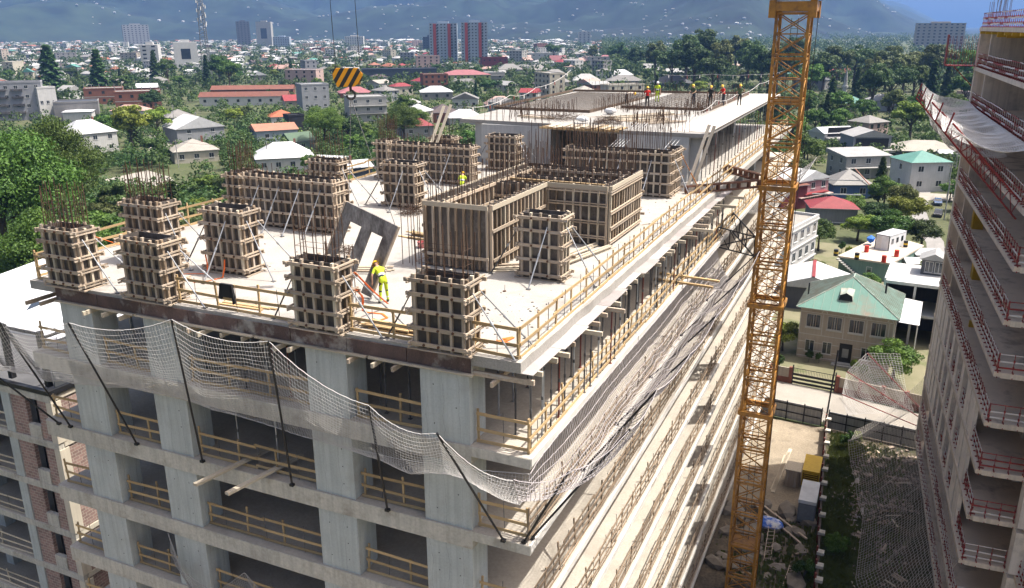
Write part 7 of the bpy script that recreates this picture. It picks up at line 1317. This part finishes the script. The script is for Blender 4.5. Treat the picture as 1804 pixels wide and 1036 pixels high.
# ---- woods on the right: big trees beyond the near houses
for b_, d, H, k in [(9.5, 690, 34, 'tall'), (11.5, 640, 38, 'tall'), (12.6, 660, 42, 'tall'), (13.6, 610, 36, 'tall'), (14.6, 720, 38, 'tall'), (10.6, 600, 30, 'dark'), (12.0, 560, 32, 'dark'), (13.2, 540, 26, 'dark'), (15.4, 620, 34, 'tall'), (16.2, 560, 30, 'dark'), (17.6, 640, 36, 'tall'), (18.3, 600, 36, 'tall'), (17.2, 520, 30, 'dark'), (19.2, 480, 22, 'green'), (20.0, 560, 26, 'dark'), (20.8, 610, 28, 'olive'), (21.8, 640, 30, 'dark'), (22.8, 540, 27, 'tall'), (23.6, 620, 28, 'olive'), (24.6, 560, 27, 'olive'), (25.6, 620, 28, 'olive'), (26.4, 560, 30, 'olive'), (27.2, 600, 30, 'dark'), (28.2, 540, 28, 'green'), (29.4, 580, 28, 'dark'), (22.0, 470, 20, 'conifer'), (23.0, 440, 26, 'tall'), (24.0, 470, 24, 'dark'), (25.2, 480, 22, 'green'), (26.2, 450, 24, 'conifer'), (27.0, 470, 22, 'conifer'), (28.0, 450, 20, 'green'), (20.6, 430, 17, 'conifer'), (21.2, 400, 14, 'green'), (19.0, 390, 13, 'green'), (18.0, 400, 14, 'dark'), (22.6, 380, 12, 'green'), (24.2, 400, 15, 'olive'), (25.8, 390, 14, 'green'), (27.4, 400, 15, 'green'), (18.4, 330, 11, 'green'), (19.8, 340, 11, 'green'), (21.2, 345, 12, 'green'), (20.4, 370, 14, 'conifer'), (17.4, 360, 15, 'cypress'), (16.8, 380, 18, 'cypress'), (29.2, 380, 13, 'green'), (8.2, 760, 26, 'tall'), (7.0, 900, 26, 'dark'), (5.4, 1000, 24, 'tall'), (2.8, 1050, 24, 'dark'), (-19.5, 640, 22, 'conifer'), (-18.8, 660, 24, 'green'), (-22.5, 700, 24, 'conifer'), (-21.8, 680, 20, 'green'), (-18.2, 610, 22, 'green')]:
    p = polar(b_, d); tree(k, p.x, p.y, H, None, 1.0)
# ---- ordinary trees and houses scattered through the town by real distance
VIEWH = []
for q in HOUSES: v_ = Vector((q[1], q[2], 0)) - CAMP; VIEWH.append((math.degrees(math.atan2(v_.dot(RGT), v_.dot(FWD))), v_.length, q[3]))
def hides(be, d, H): return any(dh - H * 7 < d < dh and abs(R(be - bh)) * dh < wh * .55 + H * .3 for bh, dh, wh in VIEWH)
def blocked(x, y): return (-232 < x < -215 and 186 < y < 225) or (-195 < x < -152 and 131 < y < 163) or (-78 < x < 34 and y < 118) or (-12 < x < 26 and y < 250)
HS = []
WC = ['white', 'white', 'white', 'lgrey', 'cream', 'grey', 'cream', 'agrey', 'beige', 'brick', 'pinkp']; RC = ['white', 'white', 'lroof', 'lroof', 'lroof', 'grey', 'grey', 'grey', 'red', 'terra', 'brown', 'pinkp', 'cream', 'white', 'teal']
cnt = 0; tries = 0
while cnt < 232 and tries < 9000:
    tries += 1; be = rr.uniform(-36, 33); d = 340 * math.exp(rr.random() ** .8 * math.log(6.2)); p = polar(be, d)
    if be > 8 and rr.random() < .72: continue
    if be > 15 and d > 500: continue
    if abs(be + 22) > 20 and d > 1500 and rr.random() < .5: continue
    W = rr.uniform(9, 15); D = rr.uniform(8, 12)
    if blocked(p.x, p.y) or not free(p.x, p.y, 8.5): continue
    big = rr.random() < .16; typ = 'flat' if big else rr.choice(['hip', 'hip', 'hip', 'gable', 'gable', 'gfront']); h = rr.choice([9, 12, 12, 15]) if big else rr.choice([3.2, 3.4, 5.8, 6.2, 6.4]); wc = rr.choice(WC); rc = rr.choice(RC) if not big else rr.choice(['lgrey', 'white', 'concrete'])
    if big: W = rr.uniform(14, 26)
    o = house('house', 'house', p.x, p.y, W, D, h, rr.uniform(1.8, 3.2), typ, wc, rc, rr.uniform(-60, 60), ((4 if big else 3), max(1, int(h / 3))) if (d < 900 or big) else (0, 0), 'houses of the town', detail=False, sides='fr')
    nmc = {'white': 'white', 'lroof': 'pale grey', 'grey': 'grey', 'red': 'dark red', 'terra': 'terracotta', 'pink': 'pink', 'pinkp': 'pale pink', 'brown': 'brown', 'orange': 'orange', 'cream': 'cream', 'teal': 'teal', 'lgrey': 'pale flat', 'concrete': 'flat concrete'}[rc]
    HS.append((o, '%s house with %s roof' % ({'lgrey': 'pale grey', 'agrey': 'grey', 'pinkp': 'pale pink', 'brick': 'brick'}.get(wc, wc), nmc) if not big else '%s block with %s roof' % ({'lgrey': 'pale grey', 'agrey': 'grey', 'pinkp': 'pale pink', 'brick': 'brick'}.get(wc, wc), nmc))); PLACED.append((p.x, p.y, 9 if not big else W * .6)); cnt += 1
tries = 0; KN = ['green'] * 8 + ['dark'] * 5 + ['olive'] * 3 + ['yellow'] * 2 + ['conifer', 'cypress']
while NT[0] < 330 and tries < 20000:
    tries += 1; be = rr.uniform(-37, 33); d = 125 * math.exp(rr.random() ** .9 * math.log(6.5)); p = polar(be, d)
    if blocked(p.x, p.y) or (be < -20 and d < 190 and be > -40 and False): continue
    k = rr.choice(KN); H = rr.uniform(6, 11) * (1 if d < 300 else 1.15) * (1.25 if k in ('conifer', 'cypress') else 1)
    if not free(p.x, p.y, H * .25, .92) or (hides(be, d, H) and rr.random() < .9): continue
    tree(k, p.x, p.y, H, None, rr.uniform(1.0, 1.35))
set_near_labels(TREES); set_near_labels(HS)
# ---- the rest of the greenery and town as masses nobody could count
def clump_mass(name, label, n, be0, be1, d0, d1, hm, m, cards, size, skip=None, pw=1.0, cond=None):
    global rng; rng = np.random.RandomState(len(name) + n); P = []; N = []; k = 0; tr = 0
    while k < n and tr < n * 12:
        tr += 1; be = rr.uniform(be0, be1); d = d0 * math.exp(rr.random() ** pw * math.log(d1 / d0)); p = polar(be, d)
        if blocked(p.x, p.y) or (cond and not cond(be, d, p)): continue
        if not free(p.x, p.y, 1.5, .75) or hides(be, d, hm * .7): continue
        k += 1; H = rr.uniform(.6, 1.2) * hm * (1 + d / 4000); a = rng.normal(size=(cards, 3)); a /= np.linalg.norm(a, axis=1, keepdims=True); a[:, 2] = np.abs(a[:, 2]) * 1.0; r = H * .42
        q = a * np.array([r, r, H * .62]) * rng.uniform(.75, 1.05, (cards, 1)); q[:, 2] += H * .3; P.append(q + np.array([p.x, p.y, 0])); N.append(a)
    P = np.concatenate(P); N = np.concatenate(N); me = leaf_quads(P, N, size, m, name, 1.3); return tag(link(name, me), label, 'trees', kind='stuff')
clump_mass('garden_hedges', 'mass of dark hedges filling the gaps between the near houses', 1500, -37, 33, 120, 560, 3.8, LD, 60, .6, pw=.9)
clump_mass('garden_shrubbery', 'mass of lighter garden shrubs filling the gaps between the near houses', 1300, -37, 33, 120, 560, 3.4, LG, 60, .6, pw=.9)
clump_mass('garden_orchards', 'mass of darker orchard trees between the houses', 2400, -37, 33, 150, 950, 6.0, LD, 60, .9, pw=.9)
clump_mass('left_gardens', 'dense mid green garden growth between the left houses', 900, -34, -6, 125, 340, 5.5, LG, 80, .62, pw=1.0)
clump_mass('left_thickets', 'dense dark garden growth between the left houses', 700, -34, -6, 125, 360, 6.5, LD, 80, .62, pw=1.0)
clump_mass('far_town_trees', 'scattered trees of the far town', 3000, -37, 14, 520, 2700, 8, LD, 28, 2.0, pw=.8)
clump_mass('distant_woods', 'far-off woods on the plain before the hills', 2300, 6, 36, 620, 3600, 13, LD, 36, 2.6, pw=.75, cond=lambda be, d, p: d > 620 and (mnoise.noise(Vector((p.x, p.y, 0)) * .004) > -.12 or d < 900))
# lawns of low growth on the site
b = MB(); q_ = random.Random(4)
for i in range(9000):
    z_ = q_.random()
    if z_ < .45: x, y = q_.gauss(8.9, .8), q_.uniform(35, 64)
    elif z_ < .7: x, y = q_.uniform(8.8, 12.5), q_.gauss(40, 3.5)
    elif z_ < .85: x, y = q_.gauss(11.5, 2), q_.choice([36, 43, 47, 52, 58, 61]) + q_.gauss(0, 1.2)
    else: x, y = q_.gauss(5.0, 1.6), q_.uniform(35, 50)
    if x > 14.5 or (abs(x - CX) < 1.2 and abs(y - CY_) < 1.2) or (x < 7.6 and y > 44.8): continue
    a = q_.uniform(0, 6.28); s = q_.uniform(.08, .3); h_ = q_.uniform(.1, .5); b.quad([(x, y, -.02), (x + s * math.cos(a), y + s * math.sin(a), -.02), (x + s * math.cos(a) * 1.2, y + s * math.sin(a) * 1.2 + .05, h_), (x + .03, y + .05, h_ * .9)])
tag(link('weeds', b.mesh('weeds', LO)), 'weeds growing along the retaining wall and slope', 'weeds', kind='stuff')
# ---- far town roofs and hillside houses
def specks(name, label, n, pos, cols, s0, s1, hk=1.0):
    b = MB(); ms = [RM[c] if c in RM else WM[c] for c in cols]
    for i in range(n):
        r_ = pos()
        if r_ is None: continue
        x, y, z = r_; w_ = rr.uniform(s0, s1); d_ = w_ * rr.uniform(.6, 1); h_ = w_ * rr.uniform(.35, .7) * hk; a = rr.uniform(0, 3.14); c, s = math.cos(a), math.sin(a); T_ = lambda u, v, q: (x + u * c - v * s, y + u * s + v * c, z + q); k = rr.randrange(len(ms)); kw_ = 0
        for P4 in (((-w_, -d_), (w_, -d_)), ((w_, -d_), (w_, d_)), ((w_, d_), (-w_, d_)), ((-w_, d_), (-w_, -d_))): b.quad([T_(*P4[0], -1), T_(*P4[1], -1), T_(*P4[1], h_), T_(*P4[0], h_)], kw_)
        b.quad([T_(-w_ * 1.1, -d_ * 1.1, h_), T_(w_ * 1.1, -d_ * 1.1, h_), T_(w_ * .7, 0, h_ * 1.5), T_(-w_ * .7, 0, h_ * 1.5)], k); b.quad([T_(w_ * 1.1, d_ * 1.1, h_), T_(-w_ * 1.1, d_ * 1.1, h_), T_(-w_ * .7, 0, h_ * 1.5), T_(w_ * .7, 0, h_ * 1.5)], k); b.quad([T_(w_ * 1.1, -d_ * 1.1, h_), T_(w_ * 1.1, d_ * 1.1, h_), T_(w_ * .7, 0, h_ * 1.5)], k); b.quad([T_(-w_ * 1.1, d_ * 1.1, h_), T_(-w_ * 1.1, -d_ * 1.1, h_), T_(-w_ * .7, 0, h_ * 1.5)], k)
    return tag(link(name, b.mesh(name, ms)), label, 'houses', kind='stuff')
def p_far():
    be = rr.uniform(-37, 6) if rr.random() < .85 else rr.uniform(6, 14); d = 800 * math.exp(rr.random() ** .7 * math.log(4.0)); p = polar(be, d); return (p.x, p.y, 0) if free(p.x, p.y, 9) else None
specks('far_town_houses', 'dense roofs of the far town before the hills', 1800, p_far, ['white', 'lroof', 'grey', 'grey', 'lroof', 'brown', 'lgrey', 'pinkp', 'terra'], 4, 8)
def p_hill():
    be = rr.uniform(-36, 24); d = (2650 + rr.random() ** 1.6 * 4300) if be < 3 else (2450 + rr.random() ** 1.5 * 3400); p = polar(be, d)
    if mnoise.noise(Vector((p.x, p.y, 3)) * .0016) < -.12: return None
    return (p.x, p.y, hill_h(be, d) + .5)
specks('hillside_houses', 'tiny white houses scattered over the hillsides', 1500, p_hill, ['white', 'lgrey', 'white', 'cream', 'lroof'], 2.2, 5.5)
def p_gh():
    be = rr.uniform(-16, 7); d = rr.uniform(2500, 2700); p = polar(be, d); return (p.x, p.y, 0)
specks('far_greenhouses', 'pale line of far greenhouses at the foot of the hills', 60, p_gh, ['lgrey', 'lroof', 'white'], 12, 26, .35)
# ================================================================ haze
M_HAZE = bpy.data.materials.new('haze_air'); M_HAZE.use_nodes = True; _t = M_HAZE.node_tree; _t.nodes.remove(_t.nodes['Principled BSDF']); _v = _n(_t, 'ShaderNodeVolumePrincipled'); _v.inputs['Color'].default_value = (.22, .44, .93, 1); _v.inputs['Density'].default_value = 0.85e-4; _v.inputs['Anisotropy'].default_value = 0.0
_t.links.new(_v.outputs[0], _t.nodes['Material Output'].inputs['Volume'])
hz_ = MB(); hz_.box(-12500, 6800, -1500, 12600, -6, 760); tag(link('haze', hz_.mesh('haze', M_HAZE)), 'thin blue summer haze over town and hills', 'haze', kind='stuff')
# ================================================================ workers: one skinned body each, helmet as a child
def MM(n, c, r=.8): return mat('cloth_' + n, c, tuple(x * .8 for x in c), rough=r, scale=9, coord='pos')
SKIN = mat('skin', (.42, .25, .17), rough=.6); HIV = MM('hivis', (.46, .60, .03)); NAVY = MM('navy', (.02, .025, .035)); REFL = MM('reflective', (.62, .64, .64), .4); REDS = MM('red', (.55, .025, .02)); DRK = MM('dark', (.025, .028, .03)); GREEN_ = MM('green', (.07, .10, .05)); TANC = MM('tan', (.55, .46, .38)); BOOT = MM('boot', (.05, .035, .025)); JEAN = MM('jeans', (.05, .055, .07)); M_HELM = mat('helmet_yellow', (.80, .46, .02), rough=.35, spec=.5); M_HELW = mat('helmet_white', (.8, .8, .78), rough=.35, spec=.5)
BODIES = []
def person(label, x, y, z, face, bend=0.0, twist=0.0, arms=None, legs=None, top=DRK, pants=JEAN, stripe=None, helm=M_HELM, hgt=1.75, crouch=0.0):
    """face: heading in degrees (0 = +Y); bend: waist bend; arms: ((elbow),(wrist)) per side relative to the shoulder in body axes; legs: foot offsets"""
    s = hgt / 1.75; J = []; E = []; Rr = []; K = []
    def add(p, r, k, par=None):
        J.append(Vector(p)); Rr.append(r); K.append(k)
        if par is not None: E.append((par, len(J) - 1))
        return len(J) - 1
    hz = .94 - crouch; pel = Vector((0, 0, hz)); Bm = Matrix.Rotation(-R(bend), 3, 'X') @ Matrix.Rotation(R(twist), 3, 'Z'); U = lambda v: pel + Bm @ Vector(v)
    i0 = add(pel, (.155, .115), 'pants'); i1 = add(U((0, 0, .14)), (.145, .11), 'waist', i0); i2 = add(U((0, .01, .30)), (.165, .12), 'top', i1); i3 = add(U((0, 0, .46)), (.17, .115), 'top', i2); i4 = add(U((0, .0, .555)), (.06, .06), 'skin', i3)
    nod = Matrix.Rotation(-R(bend * .25), 3, 'X'); hc = U((0, .015, .575)); Hh = lambda v: hc + nod @ Bm @ Vector(v)
    i5 = add(Hh((0, .015, .06)), (.075, .08), 'skin', i4); i6 = add(Hh((0, .02, .145)), (.082, .098), 'skin', i5); add(Hh((0, .01, .21)), (.07, .085), 'hair', i6); add(Hh((0, .115, .105)), (.016, .016), 'skin', i5)   # nose
    for sg in (-1, 1): add(Hh((sg * .092, .0, .115)), (.014, .022), 'skin', i6)                                                        # ears
    arms = arms or (((-.08, .02, -.27), (-.06, .12, -.50)), ((.08, .02, -.27), (.06, .12, -.50)))
    for sg, (el, wr) in zip((-1, 1), arms):
        sh = Vector((sg * .185, 0, .455)); a = add(U(sh), (.065, .065), 'sleeve', i3); a2 = add(U(sh + Vector(el) * .55), (.052, .052), 'sleeve', a); e_ = add(U(sh + Vector(el)), (.043, .043), 'fore', a2); w_ = add(U(sh + Vector(wr)), (.030, .03), 'fore', e_)
        d = (U(sh + Vector(wr)) - U(sh + Vector(el))).normalized(); sd = d.orthogonal().normalized(); nn = d.cross(sd); pw_ = U(sh + Vector(wr)); pa = add(pw_ + d * .06, (.036, .02), 'skin', w_)
        for f_ in range(4): o = sd * (-.027 + .018 * f_); k1 = add(pw_ + d * .115 + o, (.009, .009), 'skin', pa); add(pw_ + d * (.155 + (.012 if f_ in (1, 2) else 0)) + o * 1.1 + nn * .025, (.008, .008), 'skin', k1)
        k1 = add(pw_ + d * .055 + sd * .045 + nn * .01, (.010, .010), 'skin', pa); add(pw_ + d * .095 + sd * .058 + nn * .025, (.009, .009), 'skin', k1)
    legs = legs or ((-.11, .03), (.12, -.05))
    for sg, (fx, fy) in zip((-1, 1), legs):
        h_ = add((sg * .09, 0, hz - .07), (.092, .095), 'pants', i0); kn = add((sg * .09 + (fx - sg * .09) * .5, fy * .5 + .03 + crouch * .6, .50 - crouch * .35), (.066, .066), 'pants', h_); an = add((fx, fy, .10), (.045, .048), 'pants', kn); hl = add((fx, fy - .02, .045), (.045, .042), 'boot', an); add((fx * 1.1, fy + .15, .032), (.043, .032), 'boot', hl)
    me = bpy.data.meshes.new('body_src'); me.from_pydata([tuple(j * s) for j in J], E, []); o = bpy.data.objects.new('body_src', me); COL.objects.link(o); md = o.modifiers.new('skin', 'SKIN'); md.use_smooth_shade = True
    sv = me.skin_vertices[0].data
    for i, r in enumerate(Rr): sv[i].radius = (r[0] * s, r[1] * s)
    sv[0].use_root = True; sb = o.modifiers.new('sub', 'SUBSURF'); sb.levels = 1; sb.render_levels = 1
    BODIES.append((o, label, x, y, z, face, top, pants, stripe, helm, s, J, K, E, Bm, pel, nod, Hh))
def finish(o, label, x, y, z, face, top, pants, stripe, helm, s, J, K, E, Bm, pel, nod, Hh, dg):
    me2 = bpy.data.meshes.new_from_object(o.evaluated_get(dg)); me2.name = 'person'
    mats = [SKIN, top, pants, BOOT, stripe or top, NAVY if stripe else top, DRK]; me2.materials.clear(); [me2.materials.append(m) for m in mats]; km = {'skin': 0, 'top': 1, 'pants': 2, 'boot': 3, 'sleeve': 1, 'fore': 0, 'waist': 5, 'hair': 6}; JA = np.array([tuple(j * s) for j in J])
    seg = []
    for a, b2 in E:
        for q in (.0, .25, .5, .75, 1.0): seg.append((JA[a] * (1 - q) + JA[b2] * q, K[b2] if q > .35 else K[a]))
    SP = np.array([p for p, _ in seg]); ks = [k for _, k in seg]
    for p in me2.polygons:
        c = np.array(p.center); k = ks[int(np.argmin(((SP - c) ** 2).sum(1)))]; mi = km[k]
        if stripe:
            lz = (Bm.transposed() @ (Vector(c) / s - pel)).z
            if k in ('waist', 'top') and .17 < lz < .235: mi = 4
            if k == 'pants' and .18 < c[2] / s < .24: mi = 4
            if k == 'pants' and (.70 < c[2] / s < .80 or .44 < c[2] / s < .52) and abs(c[0] / s) > .09: mi = 5
        p.material_index = mi
    t = link('person', me2, None, Matrix.Translation((x, y, z)) @ Matrix.Rotation(R(face), 4, 'Z')); tag(t, label, 'person', 'workers on the site')
    b = MB(); n = 14; prev = None; ctr = Hh((0, .018, .17)) * s; Q = (nod @ Bm).to_4x4()
    rings = [(.135, -.02, .02), (.112, .0, 0), (.112, .045, 0), (.095, .085, 0), (.055, .115, 0), (.004, .125, 0)]
    for (r_, h_, ex) in rings: b.v += [tuple(ctr + (Q @ Vector((r_ * s * math.cos(6.2832 * i / n), (r_ * 1.12 + (ex * 1.6 if math.sin(6.2832 * i / n) > .3 else 0)) * s * math.sin(6.2832 * i / n), h_ * s)))) for i in range(n)]
    for k in range(len(rings) - 1):
        for i in range(n): j = (i + 1) % n; b.f.append((k * n + i, k * n + j, (k + 1) * n + j, (k + 1) * n + i)); b.m.append(0)
    link('helmet', b.mesh('helmet', helm, True), t); return t
A_WORK = (((-.10, .16, -.20), (-.02, .40, -.26)), ((.10, .16, -.20), (.02, .40, -.26)))
person('worker in yellow hi-vis suit bending beside the tilted form panel', -7.05, 3.35, DZ, 58, 50, 6, (((-.16, .10, -.22), (-.12, .30, -.36)), ((.12, .20, .02), (.16, .44, .12))), ((-.16, -.02), (.17, .02)), HIV, HIV, REFL)
person('worker in pale shirt bent double on the upper slab', -12.54, 52.1, UZ, -75, 82, 0, (((-.05, .22, -.16), (.0, .48, -.2)), ((.05, .22, -.16), (.0, .48, -.2))), ((-.12, .1), (.12, -.1)), TANC, DRK)
person('worker in red t-shirt and dark trousers seen from behind', -9.9, 49.5, UZ, 20, 8, 0, A_WORK, None, REDS, DRK)
person('worker in yellow hi-vis jacket and white helmet on the upper slab', -10.6, 55.4, UZ, 200, 0, 0, None, None, HIV, HIV, REFL, M_HELW, 1.82)
person('worker in dull green on the upper slab, leftmost of the four at right', -6.97, 54.3, UZ, 160, 12, 0, A_WORK, None, GREEN_, JEAN, None, M_HELM, 1.74)
person('worker in black on the upper slab, second of the four at right', -5.16, 52.6, UZ, 190, 6, 0, None, None, DRK, DRK, None, M_HELM, 1.78)
person('worker in red jacket on the upper slab, third of the four at right', -4.33, 54.2, UZ, 140, 14, 0, A_WORK, None, REDS, JEAN, None, M_HELM, 1.78)
person('worker in dark shirt on the upper slab, rightmost of the four', -3.05, 54.7, UZ, 200, 4, 0, (((-.16, .0, -.22), (-.12, .16, -.06)), ((.10, .05, -.26), (.06, .2, -.44))), None, GREEN_, DRK, None, M_HELM, 1.8)
person('worker with yellow helmet half hidden behind the alone standing column form', -3.35, 10.6, DZ, 60, 10, 0, A_WORK, None, HIV, HIV, REFL)
person('worker in hi-vis crouching at the foot of the far left wall form', -14.8, 24.5, DZ, 20, 45, 0, A_WORK, ((-.14, .05), (.14, -.1)), HIV, HIV, REFL, M_HELM, 1.72, .42)

bpy.context.view_layer.update(); _dg = bpy.context.evaluated_depsgraph_get()
for bd in BODIES: finish(*bd, _dg)
for bd in BODIES: bpy.data.objects.remove(bd[0])
